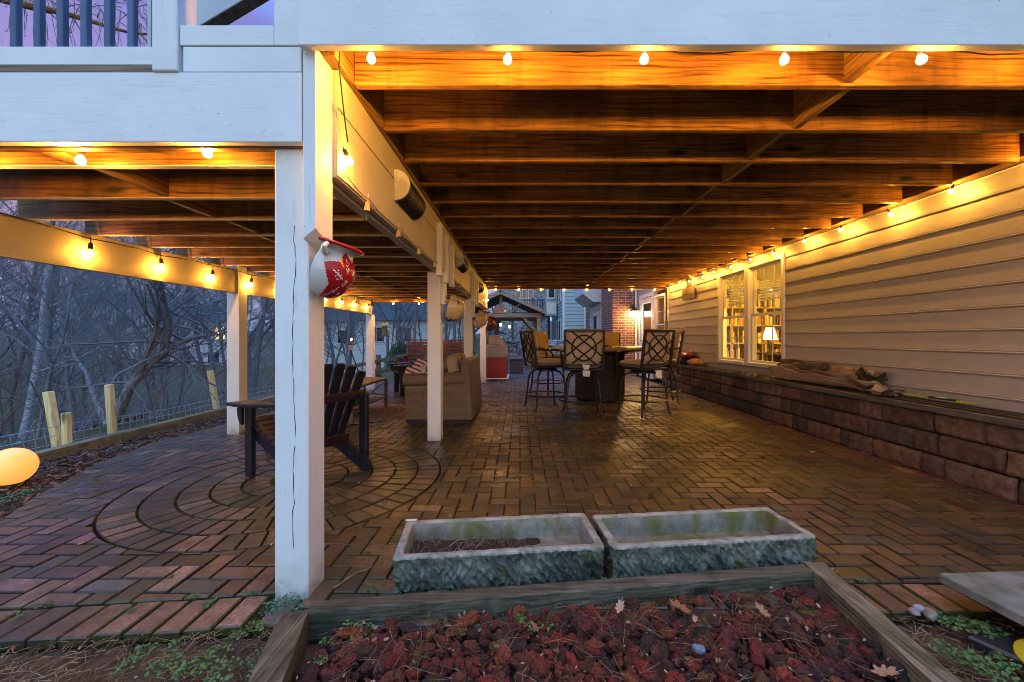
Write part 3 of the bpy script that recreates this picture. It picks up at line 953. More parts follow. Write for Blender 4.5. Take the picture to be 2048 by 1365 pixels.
# ------------------------------------------------------------------ the house on the right
WX = 3.52
house = thing('house', 'two-storey house with pale lap siding, its double window lit from inside', 'house', (WX, 5, 0))
def siding(mb, y0, y1, z0, z1, base=0.634, h=0.167, x=WX):
    """Lap siding with a rounded butt edge facing -X."""
    prof = []
    k = math.floor((z0 - base) / h)
    z = base + k * h
    pts = []
    while z < z1:
        for dx, dz in ((-0.004, 0.0), (-0.019, 0.001), (-0.0225, 0.005), (-0.0225, 0.011), (-0.0175, 0.0145), (-0.0135, 0.017), (-0.0175, 0.021), (-0.0165, 0.030), (-0.0055, h - 0.001)):
            zq = z + dz
            if z0 - 1e-6 <= zq <= z1 + 1e-6: pts.append((x + dx, zq))
        z += h
    if not pts: pts = [(x - 0.012, (z0 + z1) / 2)]
    pts = [(pts[0][0], z0)] + pts + [(pts[-1][0], z1)]
    n = len(pts)
    mb.add([(px, y0, pz) for px, pz in pts] + [(px, y1, pz) for px, pz in pts], [(i, i + 1, n + i + 1, n + i) for i in range(n - 1)])
WY0, WY1, WZ0, WZ1 = 5.29, 7.06, 0.662, 2.205
s = MB()
siding(s, 0.4, WY0, 0.5, 2.283); siding(s, WY1, 9.40, 0.5, 2.283)
siding(s, WY0, WY1, 0.5, WZ0 - .002); siding(s, WY0, WY1, WZ1 + .002, 2.283)
siding(s, 0.4, 14, 2.60, 5.4)
siding(s, 9.52, 9.58, 0.05, 2.6); siding(s, 9.58, 11.95, 2.33, 2.6); siding(s, 9.58, 10.50, 0.05, 0.66)
s.box(WX + .001, WX + 0.10, 0.4, WY0 - .001, -0.05, 2.283); s.box(WX + .001, WX + 0.10, WY1 + .001, 9.5, -0.05, 2.283)
s.box(WX + .001, WX + 0.10, WY0, WY1, -0.05, WZ0 - .003); s.box(WX + .001, WX + 0.10, WY0, WY1, WZ1 + .003, 2.283)
s.box(WX + .03, WX + 0.2, 0.4, 12, 2.29, 2.598)
s.build('wall', M['siding'], house, smooth=50)
t_ = MB()
t_.box(WX - 0.03, WX + 0.02, 9.405, 9.515, 0.03, 2.62); t_.box(WX - 0.028, WX + .01, 0.4, 9.40, 2.284, 2.30)
t_.build('corner_board', M['trim'], house, bevel=0.003)
# interior
M['roomwall'] = pm('warm room plaster', (0.60, 0.50, 0.26), (0.55, 0.45, 0.22), 3, rough=0.8, bump=0)
M['roomfloor'] = wood('room floor boards', [(0.12, .06, .025), (.2, .11, .05), (.28, .16, .08)], 'Y', 6, 0.5, 0.1)
rm = MB()
X0, X1, Y0, Y1, Z0, Z1 = WX + 0.102, 7.2, 3.6, 9.3, 0.12, 2.44
c8 = [(X0, Y0, Z0), (X1, Y0, Z0), (X1, Y1, Z0), (X0, Y1, Z0), (X0, Y0, Z1), (X1, Y0, Z1), (X1, Y1, Z1), (X0, Y1, Z1)]
rm.add(c8, [(0, 1, 2, 3)], 1); rm.add(c8, [(4, 7, 6, 5), (0, 4, 5, 1), (1, 5, 6, 2), (2, 6, 7, 3)], 0)
rm.build('room', [M['roomwall'], M['roomfloor']], house)
# double window
def sash_window(y0, y1, z0, z1, parent, cols=3, rows=2, blind=True, x=WX, mid=True):
    fr = MB(); d0, d1 = x - 0.035, x + 0.10
    wf = 0.055
    fr.box(d0, d1, y0, y0 + wf, z0, z1); fr.box(d0, d1, y1 - wf, y1, z0, z1)
    fr.box(d0 + .001, d1, y0 + wf, y1 - wf, z1 - wf, z1 - .001); fr.box(d0 - .02, d1, y0 + wf, y1 - wf, z0 + .001, z0 + wf)
    f = fr.build('window', M['trim'], parent, bevel=0.004)
    zi0, zi1 = z0 + wf, z1 - wf; zm = (zi0 + zi1) / 2
    for a, b, dx in ((zi0, zm + 0.02, 0.012), (zm - 0.02, zi1, 0.038)):
        q = MB(); ss = 0.035; xa, xb = x + dx, x + dx + 0.025
        q.box(xa, xb, y0 + wf, y0 + wf + ss, a, b); q.box(xa, xb, y1 - wf - ss, y1 - wf, a, b)
        q.box(xa + .001, xb, y0 + wf + ss, y1 - wf - ss, a, a + ss); q.box(xa + .001, xb, y0 + wf + ss, y1 - wf - ss, b - ss, b)
        ya, yb = y0 + wf + ss, y1 - wf - ss
        for i in range(1, cols):
            yy = ya + (yb - ya) * i / cols; q.box(xa + .008, xb - .008, yy - 0.008, yy + 0.008, a + ss, b - ss)
        for i in range(1, rows):
            zz_ = a + ss + (b - a - 2 * ss) * i / rows; q.box(xa + .0085, xb - .0085, ya, yb, zz_ - 0.008, zz_ + 0.008)
        q.build('sash', M['trim'], f, bevel=0.002)
        g_ = MB(); g_.add([(xa + .005, ya, a + ss), (xa + .005, yb, a + ss), (xa + .005, yb, b - ss), (xa + .005, ya, b - ss)], [(0, 1, 2, 3)]); g_.build('pane', M['pane'], f)
    if blind:
        q = MB(); z = zi1 - 0.03
        while z > zm + 0.22:
            q.obox((x + 0.135, (y0 + y1) / 2, z), (0.045, y1 - y0 - 2 * wf - 0.02, 0.003), rot(0, radians(28), 0)); z -= 0.042
        q.build('blind', M['trim'], f)
    return f
ym = (WY0 + WY1) / 2
sash_window(WY0, ym - 0.002, WZ0, WZ1, house); sash_window(ym + 0.002, WY1, WZ0, WZ1, house)
sash_window(9.60, 10.45, 0.66, 2.18, house, blind=False)
# dark room behind the far window and door
rb = MB(); X0, X1, Y0, Y1, Z0, Z1 = WX + 0.102, 6.0, 9.5, 12.5, 0.05, 2.44
c8 = [(X0, Y0, Z0), (X1, Y0, Z0), (X1, Y1, Z0), (X0, Y1, Z0), (X0, Y0, Z1), (X1, Y0, Z1), (X1, Y1, Z1), (X0, Y1, Z1)]
rb.add(c8, [(0, 1, 2, 3), (4, 7, 6, 5), (0, 4, 5, 1), (1, 5, 6, 2), (2, 6, 7, 3)]); rb.build('back_room', M['roomwall'], house)
# glazed door
dr = MB()
dr.box(WX - 0.035, WX + 0.1, 10.52, 10.60, 0, 2.32); dr.box(WX - 0.035, WX + 0.1, 11.62, 11.70, 0, 2.32); dr.box(WX - 0.034, WX + 0.1, 10.60, 11.62, 2.22, 2.319); dr.box(WX - 0.034, WX + .1, 10.60, 11.62, 0, 0.1)
D = dr.build('door_frame', M['trim'], house, bevel=0.004)
q = MB(); q.box(WX, WX + .04, 10.605, 10.76, 0.11, 2.21); q.box(WX, WX + .04, 11.46, 11.615, 0.11, 2.21); q.box(WX + .001, WX + .04, 10.76, 11.46, 2.05, 2.21); q.box(WX + .001, WX + .04, 10.76, 11.46, 0.11, 0.36)
q.build('door', M['trim'], D, bevel=0.003)
q = MB(); q.add([(WX + .02, 10.76, .36), (WX + .02, 11.46, .36), (WX + .02, 11.46, 2.05), (WX + .02, 10.76, 2.05)], [(0, 1, 2, 3)]); q.build('pane', M['pane'], D)
q = MB(); q.tube([(WX - .002, 11.53, 1.02), (WX - .05, 11.53, 1.02), (WX - .05, 11.42, 1.02)], 0.011, 8); q.build('handle', M['iron'], D, smooth=40)
s = MB(); siding(s, 10.455, 10.515, 0.05, 2.33); siding(s, 11.705, 11.95, 0.05, 2.33); s.build('wall', M['siding'], house, smooth=50)
# brick chimney bay
k = NT('red brick wall')
t = k.n('ShaderNodeTexCoord'); sx = k.n('ShaderNodeSeparateXYZ'); k.l(t.outputs['Object'], sx.inputs[0])
a_ = k.n('ShaderNodeMath', operation='ADD'); k.l(sx.outputs['X'], a_.inputs[0]); k.l(sx.outputs['Y'], a_.inputs[1])
cb = k.n('ShaderNodeCombineXYZ'); k.l(a_.outputs[0], cb.inputs['X']); k.l(sx.outputs['Z'], cb.inputs['Y'])
bt = k.n('ShaderNodeTexBrick'); k.l(cb.outputs[0], bt.inputs['Vector'])
bt.inputs['Scale'].default_value = 1.0; bt.inputs['Brick Width'].default_value = 0.21; bt.inputs['Row Height'].default_value = 0.075; bt.inputs['Mortar Size'].default_value = 0.006; bt.inputs['Bias'].default_value = 0.0
bt.inputs['Color1'].default_value = (0.26, 0.10, 0.06, 1); bt.inputs['Color2'].default_value = (0.13, 0.06, 0.045, 1); bt.inputs['Mortar'].default_value = (0.42, 0.39, 0.35, 1)
k.col(k.mix(bt.outputs['Color'], k.ramp(k.noise(k.coords((1, 1, 1), False), 14, 4), [(.3, .7), (.7, 1.15)]), 1.0, 'MULTIPLY')); k.set(rough=0.85, spec=0.2)
inv = k.n('ShaderNodeMath', operation='SUBTRACT'); inv.inputs[0].default_value = 1.0; k.l(bt.outputs['Fac'], inv.inputs[1])
k.bump(inv.outputs[0], 0.6, 0.01)
M['brick'] = k.mat
b = MB(); b.box(2.77, 3.50, 11.98, 13.6, -0.1, 7.0); b.build('chimney', M['brick'], house)
b = MB(); b.tube([(3.46, 11.9, 0.05), (3.46, 11.9, 5.4)], 0.035, 4); b.build('downspout', M['trim'], house)
# upper storey and roof of the house, out of the picture but solid
b = MB(); b.box(WX + .03, 11, 0.4, 14, 5.40, 5.6); b.prism([(WX - .5, 0.1, 5.601), (11.4, 0.1, 5.601), (7.3, 0.1, 8.0)], (0, 14.2, 0)); b.build('roof', pm('roof shingles', (0.08, 0.075, 0.07), (0.05, 0.047, 0.045), 14), house)
b = MB(); b.box(WX + .12, 11, 0.4, 0.5, -0.05, 5.4); b.box(WX + .12, 11, 13.9, 14, -.05, 5.4); b.box(10.9, 11, .5, 13.9, -.05, 5.4); b.build('wall', M['siding'], house)

# lantern by the door
M['lampglass'] = emis('lit lantern glass', (1.0, 0.60, 0.22), 60)
ln = thing('wall_lantern', 'lit barn-style lantern with a white glass drum on the brick beside the door', 'lantern', (3.36, 11.74, 1.80))
q = MB(); q.tube([(3.36, 11.975, 2.02), (3.36, 11.90, 2.10), (3.36, 11.80, 2.12), (3.36, 11.74, 2.06), (3.36, 11.74, 1.98)], 0.013, 8); q.lathe([(0.001, 0), (0.06, 0), (0.06, 0.02), (0.001, 0.021)], 16, (3.36, 11.978, 2.02), rot(radians(90), 0, 0)); q.build('gooseneck', M['iron'], ln, smooth=40)
q = MB(); q.lathe([(0.001, 0.19), (0.03, 0.185), (0.055, 0.15), (0.12, 0.095), (0.165, 0.075), (0.165, 0.068), (0.001, 0.069)], 24, (3.36, 11.74, 1.80)); q.build('shade', M['iron'], ln, smooth=40)
q = MB(); q.lathe([(0.001, -0.075), (0.13, -0.075), (0.145, -0.065), (0.145, 0.06), (0.12, 0.067), (0.001, 0.0675)], 24, (3.36, 11.74, 1.80)); q.build('glass_drum', M['lampglass'], ln, smooth=40)

# things inside the lit room
M['shade'] = emis('lit lampshade', (1.0, 0.66, 0.22), 5)
LX, LY = 5.25, 8.40
lp = thing('table_lamp', 'table lamp with a glowing cone shade inside the lit window', 'lamp', (LX, LY, 0.78))
q = MB(); q.lathe([(0.001, 0), (0.06, 0), (0.06, .02), (.02, .04), (.03, .1), (.045, .17), (.02, .24), (.008, .27), (.001, .28)], 16, (LX, LY, 0.78)); q.build('lamp_base', M['iron'], lp, smooth=40)
q = MB(); q.lathe([(0.145, .27), (0.075, .52)], 24, (LX, LY, 0.78)); q.build('lamp_shade', M['shade'], lp, smooth=60)
tb = thing('side_table', 'dark side table carrying the lamp inside the window', 'table', (LX, LY, 0.12))
q = MB(); q.box(LX - .3, LX + .3, LY - .3, LY + .3, .74, .778); q.build('table_top', M['iron'], tb)
for a in (-.25, .25):
    for b_ in (-.25, .25): q = MB(); q.box(LX + a - .02, LX + a + .02, LY + b_ - .02, LY + b_ + .02, .12, .739); q.build('leg', M['iron'], tb)
bk = thing('bookcase', 'tall oak bookcase against the back wall of the lit room', 'bookcase', (5.4, 9.1, .12))
bm_ = pm('honey oak', (.42, .27, .09), (.32, .19, .06), 6, rough=.5)
for x in (4.0, 4.75, 5.5, 6.2): q = MB(); q.box(x - .02, x + .02, 8.95, 9.28, .12, 2.2); q.build('side_panel', bm_, bk)
for z in (.14, .55, .95, 1.35, 1.75, 2.18): q = MB(); q.box(4.02, 6.18, 8.95, 9.28, z, z + .03); q.build('shelf', bm_, bk)
rb2 = random.Random(12)
for z in (.171, .581, .981, 1.381, 1.781):
    q = MB(); x = 4.05
    while x < 6.1:
        w2 = rb2.uniform(.02, .055); h2 = rb2.uniform(.18, .30)
        if rb2.random() < .75: q.box(x, x + w2 - .002, 9.0, 9.22, z, z + h2, 0, rb2.choice([(.35, .14, .05), (.12, .10, .08), (.55, .42, .16), (.20, .18, .07), (.60, .52, .30)]))
        x += w2
    tag(q.build('book_row', pm('book spines', (1, 1, 1), (.7, .7, .7), 20, rough=.6, bump=0, rnd=False, tint=True), bk), kind='stuff')
cl = thing('ceiling_light', 'bright ceiling lamp inside the lit room', 'lamp', (5.2, 6.4, 2.43))
q = MB(); q.lathe([(0.001, -.10), (0.16, -.08), (0.22, -0.02), (0.22, 0), (.001, 0.001)], 20, (5.2, 6.4, 2.435)); q.build('lamp_bowl', emis('ceiling bowl', (1.0, 0.60, 0.09), 520), cl, smooth=60)
def in_chair(x, y, rz, lab):
    t = thing('armchair', lab, 'chair', (x, y, 0.12), rz)
    m_ = pm('dark leather', (0.06, 0.03, 0.015), rough=0.5)
    q = MB(); q.box(-.35, .35, -.35, .35, .12, .45); q.build('seat', m_, t, world=False, bevel=.05, seg=3)
    q = MB(); q.box(-.35, .35, .25, .42, .452, 1.05); q.build('backrest', m_, t, world=False, bevel=.05, seg=3)
    for s_ in (-1, 1): q = MB(); q.box(s_ * .4 - .05, s_ * .4 + .05, -.35, .40, .1, .65); q.build('armrest', m_, t, world=False, bevel=.03, seg=2)
in_chair(5.6, 8.0, -1.2, 'dark armchair deep inside the lit room by the lamp')
in_chair(5.0, 5.6, 1.2, 'dark armchair inside the lit room near the right pane')

# ------------------------------------------------------------------ block wall under the siding
lw = thing('block_wall', 'low retaining wall of rough red-brown blocks under the siding', 'wall', (3.3, 5, 0))
rr = random.Random(5)
bl = MB()
def lx(y): return 3.268 + 0.008 * (y - 3)
for row in range(3):
    z0 = -0.02 + row * 0.1713; z1 = z0 + 0.1695
    y = 1.2 - rr.random() * 0.3
    while y < 9.36:
        L = rr.choice([0.12, 0.19, 0.27, 0.36, 0.36, 0.45])
        L = min(L, 9.42 - y)
        x = lx(y) + 0.012 * row + rr.uniform(-.006, .006)
        c = rr.choice([(0.21, 0.115, 0.075), (0.18, 0.10, 0.068), (0.155, 0.092, 0.066), (0.24, 0.15, 0.105), (0.12, 0.085, 0.065), (0.205, 0.13, 0.095)])
        if row < 2 and rr.random() < 0.28: c = (0.105, 0.080, 0.066)
        v = rr.uniform(.5, .88); c = tuple(a * v for a in c)
        # rough split face: rounded grid bulging to -X
        nu, nv = max(8, int(L / 0.016)), 11
        sd = rr.random() * 50
        def fn(u, vv, y=y, L=L, z0=z0, z1=z1, x=x, sd=sd):
            eu = min(u, 1 - u) * L; ev = min(vv, 1 - vv) * (z1 - z0)
            rd = 0.034
            dep = 0
            for e_ in (eu, ev):
                if e_ < rd: dep += rd - sqrt(max(0, rd * rd - (rd - e_) ** 2))
            n_ = noise.noise(Vector((y + u * L, vv * .13 * 1.0 + z0, sd)) * 14) * 0.011 + noise.noise(Vector((y + u * L, vv * .13 + z0, sd)) * 45) * 0.005
            return (x + min(dep, .03) + n_, y + 0.003 + u * (L - 0.006), z0 + .002 + vv * (z1 - z0 - .004))
        bl.grid(fn, nu, nv, 0, None, c, flip=True)
        y += L
bl.box(3.36, WX - .025, 1.0, 9.4, -0.05, 0.494, 0, (.05, .04, .035))
M['splitblock'] = pm('split-face blocks', (1.15, 1.12, 1.1), (0.6, 0.58, 0.56), 22, rough=0.9, bump=0.7, bscale=90, rnd=False, tint=True, bdist=0.006)
bl.build('blocks', M['splitblock'], lw, smooth=50)
cp = MB(); y = 0.9
while y < 9.4:
    L = min(rr.uniform(0.7, 1.1), 9.43 - y)
    cp.box(lx(y) - 0.022 + rr.uniform(-.003, .003), WX - 0.024, y, y + L - 0.003, 0.494, 0.545); y += L
M['capstone'] = pm('dark cap timbers', (0.135, 0.115, 0.10), (0.045, 0.04, 0.036), 7, (3, 0.5, 3), 0.65, 0.35, 30)
cp.build('cap', M['capstone'], lw, bevel=0.005)
sp = MB()
for i in range(3):
    sp.box(3.285 + 0.055 * i, 3.325 + 0.055 * i, 2.0 + .15 * i, 7.9 - .3 * i, 0.5455, 0.558 + 0.006 * i)
tag(sp.build('edging_strips', pm('dark metal strips', (0.05, 0.045, 0.04), rough=0.35, bump=.1, metal=.3), bevel=0.002), 'long dark edging strips lying along the block wall cap', 'edging')
# ------------------------------------------------------------------ bar-height dining set
M['cushion'] = pm('sand outdoor fabric', (0.47, 0.36, 0.26), (0.40, 0.30, 0.215), 40, rough=0.9, bump=0.15, bscale=300)
M['cushion_gold'] = pm('ochre outdoor fabric', (0.50, 0.33, 0.09), (0.43, 0.27, 0.07), 6, rough=0.9, bump=0.2, bscale=20)
M['piping'] = pm('dark piping', (0.05, 0.035, 0.025), rough=0.8, bump=0)
M['papertag'] = pm('white care label', (0.70, 0.68, 0.66), (0.5, 0.48, 0.46), 30, rough=0.8, bump=0)
def puff(mb, c, sx, sy, sz, M3=None, e=0.35, mi=0, n=10):
    """A stuffed cushion: superellipse plan, domed faces."""
    c = Vector(c)
    def f(sign):
        def g_(u, v):
            a = 2 * u - 1; b = 2 * v - 1
            x = a * sx / 2; y = b * sy / 2
            edge = max(abs(a), abs(b))
            z = sign * sz / 2 * (max(0.0, 1 - abs(a) ** 5) ** e) * (max(0.0, 1 - abs(b) ** 5) ** e)
            k = 1 - 0.035 * (abs(a) ** 4 * abs(b) ** 4) * 2
            z += 0.05 * sz * noise.noise(Vector((x * 9, y * 9, sign * 3.0)) + c)
            p = Vector((x * k, y * k, z))
            return c + (M3 @ p if M3 is not None else p)
        return g_
    mb.grid(f(1), n, n, mi); mb.grid(f(-1), n, n, mi, flip=True)
def mk_stool():
    t = thing('bar_stool', 'stool', 'stool')
    w, d = 0.55, 0.52
    lean = radians(9)
    RB = rot(lean, 0, 0)
    base = Vector((0, -0.25, 0.70)); H = 0.50
    def bp(u, z): return base + RB @ Vector((u, 0, z))
    q = MB(); puff(q, (0, 0.02, 0.715), w - .02, d, 0.105); q.build('seat_cushion', M['cushion'], t, smooth=60)
    q = MB(); q.tube([(-.26, .275, .715), (.26, .275, .715), (.265, -.22, .715), (-.265, -.22, .715), (-.26, .275, .715)], 0.006, 5); q.build('cushion_piping', M['piping'], t, smooth=50)
    q = MB(); puff(q, bp(0, 0.27) + RB @ Vector((0, 0.05, 0)), w - .06, 0.47, 0.085, RB @ rot(radians(90), 0, 0)); q.build('back_cushion', M['cushion'], t, smooth=60)
    q = MB()
    for s in (-1, 1): q.bar(bp(s * (w / 2 - .015), -0.06), bp(s * (w / 2 - .015), H), 0.028, 0.034, (0, 1, 0))
    q.bar(bp(-w / 2 + .03, H - .016), bp(w / 2 - .03, H - .016), 0.03, 0.034); q.bar(bp(-w / 2 + .03, 0.02), bp(w / 2 - .03, 0.02), 0.026, 0.028)
    q.build('back_frame', M['iron'], t, bevel=0.004)
    q = MB(); iw = w - .06; z0 = 0.034; ih = H - .032 - z0
    def L(a, b):
        q.tube([bp((a[0] - .5) * iw, z0 + a[1] * ih), bp((b[0] - .5) * iw, z0 + b[1] * ih)], 0.011, 6)
    L((.18, 1), (1, .24)); L((0, .76), (.82, 0)); L((.82, 1), (0, .24)); L((1, .76), (.18, 0))
    q.tube([bp(0.33 * iw * cos(a), z0 + ih * (.5 + .40 * sin(a))) for a in [2 * pi * i / 28 for i in range(29)]], 0.011, 6, cap=False)
    q.build('lattice', M['iron'], t, smooth=50)
    q = MB(); q.box(-.26, .26, -.25, .25, 0.640, 0.664); q.build('seat_frame', M['iron'], t, bevel=0.006)
    for s in (-1, 1):
        q = MB(); pts = [bp(s * (w / 2 - .015), 0.22), (s * .285, -0.10, .905), (s * .30, .08, .90), (s * .295, .19, .875), (s * .285, .235, .82), (s * .275, .235, .66)]
        q.tube(pts, 0.015, 8); q.build('armrest', M['iron'], t, smooth=50)
    q = MB(); q.lathe([(0.001, 0.585), (0.17, 0.585), (0.17, 0.612), (0.11, 0.639), (0.001, 0.6395)], 20); q.build('swivel', M['iron'], t, smooth=40)
    for i in range(4):
        a = pi / 4 + i * pi / 2
        q = MB(); q.tube([(r * cos(a), r * sin(a), z) for r, z in ((.12, .592), (.18, .585), (.245, .555), (.285, .49), (.305, .40), (.318, .26), (.330, .14), (.348, .05), (.375, .004))], 0.0145, 8); q.build('leg', M['iron'], t, smooth=60)
    q = MB(); q.tube([(0.325 * cos(a), 0.325 * sin(a), 0.215) for a in [2 * pi * i / 32 for i in range(33)]], 0.012, 8, cap=False); q.build('foot_ring', M['iron'], t, smooth=60)
    return t
TC = Vector((1.42, 7.1, 0))
stool0 = mk_stool()
def place_stool(o, x, y, face, label):
    o.location = (x, y, 0.002); o.rotation_euler = (0, 0, face); o['label'] = label; o['group'] = 'bar stools around the fire table'
    return o
st_list = [(0.88, 5.66, radians(-4), 'bar stool with its lattice back square to the camera, before the table'),
           (1.76, 5.72, radians(26), 'bar stool with lattice back turned slightly left, right of the square-on one'),
           (0.40, 6.18, radians(-72), 'bar stool seen side-on at the left end of the table'),
           (0.56, 7.95, radians(-140), 'bar stool with ochre cushion facing the camera, behind the side-on stool'),
           (1.80, 8.25, radians(168), 'bar stool with ochre cushion behind the table, before the brick bay'),
           (2.36, 6.75, radians(80), 'bar stool at the right end of the table, mostly hidden by the turned stool')]
stools = []
for i, (x, y, f, lab) in enumerate(st_list):
    o = stool0 if i == 0 else copy_tree(stool0)
    stools.append(place_stool(o, x, y, f, lab))
for o in (stools[3], stools[4]):
    for ch in o.children:
        if ch.name.startswith('back_cushion'):
            ch.data = ch.data.copy(); ch.data.materials.clear(); ch.data.materials.append(M['cushion_gold']); ch['label'] = 'ochre back cushion'
# hanging care labels on the two nearest stools
def paper(parent, pts, name='care_label'):
    q = MB(); q.add(pts, [(0, 1, 2, 3)]); o = q.build(name, M['papertag'], parent, world=False)
    md = o.modifiers.new('thick', 'SOLIDIFY'); md.thickness = 0.002
paper(stools[0], [(-.03, -.262, .735), (.085, -.262, .73), (.065, -.275, .66), (0.0, -.275, .655)])
paper(stools[0], [(-.02, -.265, .645), (.085, -.265, .64), (.08, -.268, .56), (-.01, -.268, .565)])
paper(stools[1], [(-.02, -.262, .63), (.08, -.262, .635), (.09, -.27, .53), (-.01, -.27, .54)])
paper(stools[1], [(-.11, -.315, 1.19), (.06, -.315, 1.19), (.06, -.316, 1.165), (-.11, -.316, 1.165)])

tb = thing('fire_table', 'round bar-height fire table with a dark drum base and tan top', 'table', TC)
q = MB(); q.lathe([(0.001, .865), (0.80, .865), (0.855, .875), (0.865, .90), (0.855, .925), (0.83, .935), (0.25, .935), (0.25, .925), (.001, .925)], 10, TC); q.build('table_top', pm('stone-look tabletop', (0.34, 0.22, 0.12), (0.22, 0.14, 0.08), 12, rough=0.35, bump=.05), tb)
q = MB(); q.lathe([(0.001, .02), (0.42, .02), (0.44, .04), (0.44, .80), (0.50, .82), (0.50, .864), (.001, .864)], 10, TC); q.build('table_base', pm('black base panels', (0.012, 0.011, 0.010), (0.007, 0.006, 0.006), 10, rough=.6), tb)
for i in range(5):
    a = 2 * pi * i / 5 + .3; q = MB(); q.lathe([(0.001, 0), (.03, 0), (.03, .019), (.001, .0195)], 10, TC + Vector((.36 * cos(a), .36 * sin(a), 0))); q.build('foot', M['black'], tb)
q = MB(); q.lathe([(0.001, .9255), (0.15, .9255), (0.15, .955), (0.13, .957), (.13, .935), (.001, .935)], 20, TC); q.build('burner', M['iron'], tb)

# ------------------------------------------------------------------ adirondack chairs
M['navy'] = pm('dark navy stained chair wood', (0.014, 0.014, 0.026), (0.006, 0.006, 0.011), 5, (3, 3, 0.6), 0.38, 0.25, 60)
M['maroon'] = pm('dark maroon seat slats', (0.04, 0.016, 0.019), (0.018, 0.008, 0.010), 5, (0.6, 5, 5), 0.45, 0.25, 60)
M['navy_bluelit'] = pm('navy slats with blue light in colour', (0.075, 0.09, 0.17), (0.05, 0.06, 0.12), 8, rough=0.4, bump=.1)  # blue light falling on the back slats is put into their colour
def mk_adirondack(seatm, backm):
    t = thing('adirondack_chair', 'chair', 'chair')
    for s in (-1, 1):
        q = MB(); q.box(s * .285 - .019, s * .285 + .019, -0.06, 0.03, 0, 0.545); q.build('leg', M['navy'], t, bevel=.004)
        q = MB(); q.prism([(s * .245 - .017, .055, .40), (s * .245 - .017, -.02, .28), (s * .245 - .017, -.68, .0), (s * .245 - .017, -.76, .015), (s * .245 - .017, -.76, .085), (s * .245 - .017, -.42, .245), (s * .245 - .017, -.04, .405)], (.034, 0, 0)); q.build('stringer', M['navy'], t, bevel=.003)
        q = MB(); q.box(s * .285 - .02, s * .285 + .02, -.68, -.60, 0.0, .615); q.build('leg', M['navy'], t, bevel=.004)
        q = MB()
        zt = .548
        pl = [(s * .225, .15, zt), (s * .385, .15, zt), (s * .40, 0, zt + .004), (s * .39, -.25, zt + .018), (s * .345, -.50, zt + .035), (s * .325, -.64, zt + .044), (s * .255, -.64, zt + .044), (s * .245, -.48, zt + .032), (s * .215, -.25, zt + .014)]
        if s < 0: pl = pl[::-1]
        q.prism(pl[::-1], (0, 0, .024)); q.build('armrest', M['navy'], t, bevel=.004)
        q = MB(); n = 8
        q.prism([(s * .306, .03, zt - .001), (s * .306, .075, zt - .001)] + [(s * .306, .03 + .075 * cos(a), zt - .12 + .12 * (1 - sin(a)) if False else zt - .15 * sin(a)) for a in [pi / 2 * i / n for i in range(1, n + 1)]], (s * .022, 0, 0)); q.build('arm_bracket', M['navy'], t)
    for i in range(7):
        f = i / 6; y = .035 - f * .42; z = .418 - f * .165
        q = MB(); q.obox((0, y, z), (.56, .062, .022), rot(atan2(.165, .42), 0, 0)); q.build('seat_slat', seatm, t, bevel=.003)
    # fan back
    b0, b1 = Vector((0, -.43, .20)), Vector((0, -.655, .885))
    dr = (b1 - b0).normalized(); nr = Vector((0, dr.z, -dr.y))
    for i in range(6):
        u = (i - 2.5)
        topl = (b1 - b0).length * (1 - .016 * u * u)
        wb, wt = .056, .084
        pts = []
        for (l_, wd, cx) in ((0, wb, u * .072), (topl - .03, wt, u * .107), (topl, wt * .86, u * .107)):
            pts.append((l_, wd, cx))
        out = []
        left = [b0 + dr * l_ + Vector((cx - wd / 2, 0, 0)) for l_, wd, cx in pts]
        right = [b0 + dr * l_ + Vector((cx + wd / 2, 0, 0)) for l_, wd, cx in pts]
        tilt = -0.02 * u / 2.5
        right[2] = right[2] + dr * (tilt if u > 0 else 0); left[2] = left[2] - dr * (tilt if u < 0 else 0)
        poly = left + right[::-1]
        q = MB(); q.prism([p + nr * .009 for p in poly], nr * -.02); q.build('back_slat', backm, t, bevel=.003)
    q = MB(); c = b0 + dr * .44 - nr * .032; q.obox(c, (.64, .032, .07), rot(radians(18), 0, 0)); q.build('back_rail', M['maroon'], t, bevel=.004)
    q = MB(); c = b0 + dr * .06 - nr * .034; q.obox(c, (.50, .032, .085), rot(radians(18), 0, 0)); q.build('back_rail', M['maroon'], t, bevel=.004)
    return t
a1 = mk_adirondack(M['maroon'], M['navy'])
a1.location = (-1.995, 3.406, 0.002); a1.rotation_euler = (0, 0, radians(60))
tag(a1, 'dark navy slatted garden chair seen from behind, partly hidden by the nearest post', 'chair', 'slatted garden chairs')
a2 = mk_adirondack(M['navy'], M['navy_bluelit'])
a2.location = (-2.35, 7.75, 0.002); a2.rotation_euler = (0, 0, radians(118))
tag(a2, 'slatted garden chair with a blue-lit fan back standing before the red bench', 'chair', 'slatted garden chairs')

# ------------------------------------------------------------------ rug and coffee table
k = NT('braided rug'); co = k.coords((1, 1, 1), False)
gr = k.n('ShaderNodeTexWave', wave_type='RINGS', rings_direction='SPHERICAL'); gr.inputs['Scale'].default_value = 3.2; gr.inputs['Distortion'].default_value = .2
k.l(co, gr.inputs['Vector'])
fine = k.n('ShaderNodeTexWave', wave_type='RINGS', rings_direction='SPHERICAL'); fine.inputs['Scale'].default_value = 14; k.l(co, fine.inputs['Vector'])
k.col(k.mix(k.ramp(gr.outputs['Fac'], [(.3, (.20, .145, .10)), (.7, (.30, .22, .155))]), k.ramp(fine.outputs['Fac'], [(0, .75), (1, 1.1)]), 1.0, 'MULTIPLY')); k.set(rough=.95, spec=.1); k.bump(fine.outputs['Fac'], .5, .006)
rg = thing('rug', 'round tan braided rug under the slatted coffee table', 'rug', (-2.40, 5.78, 0.004))
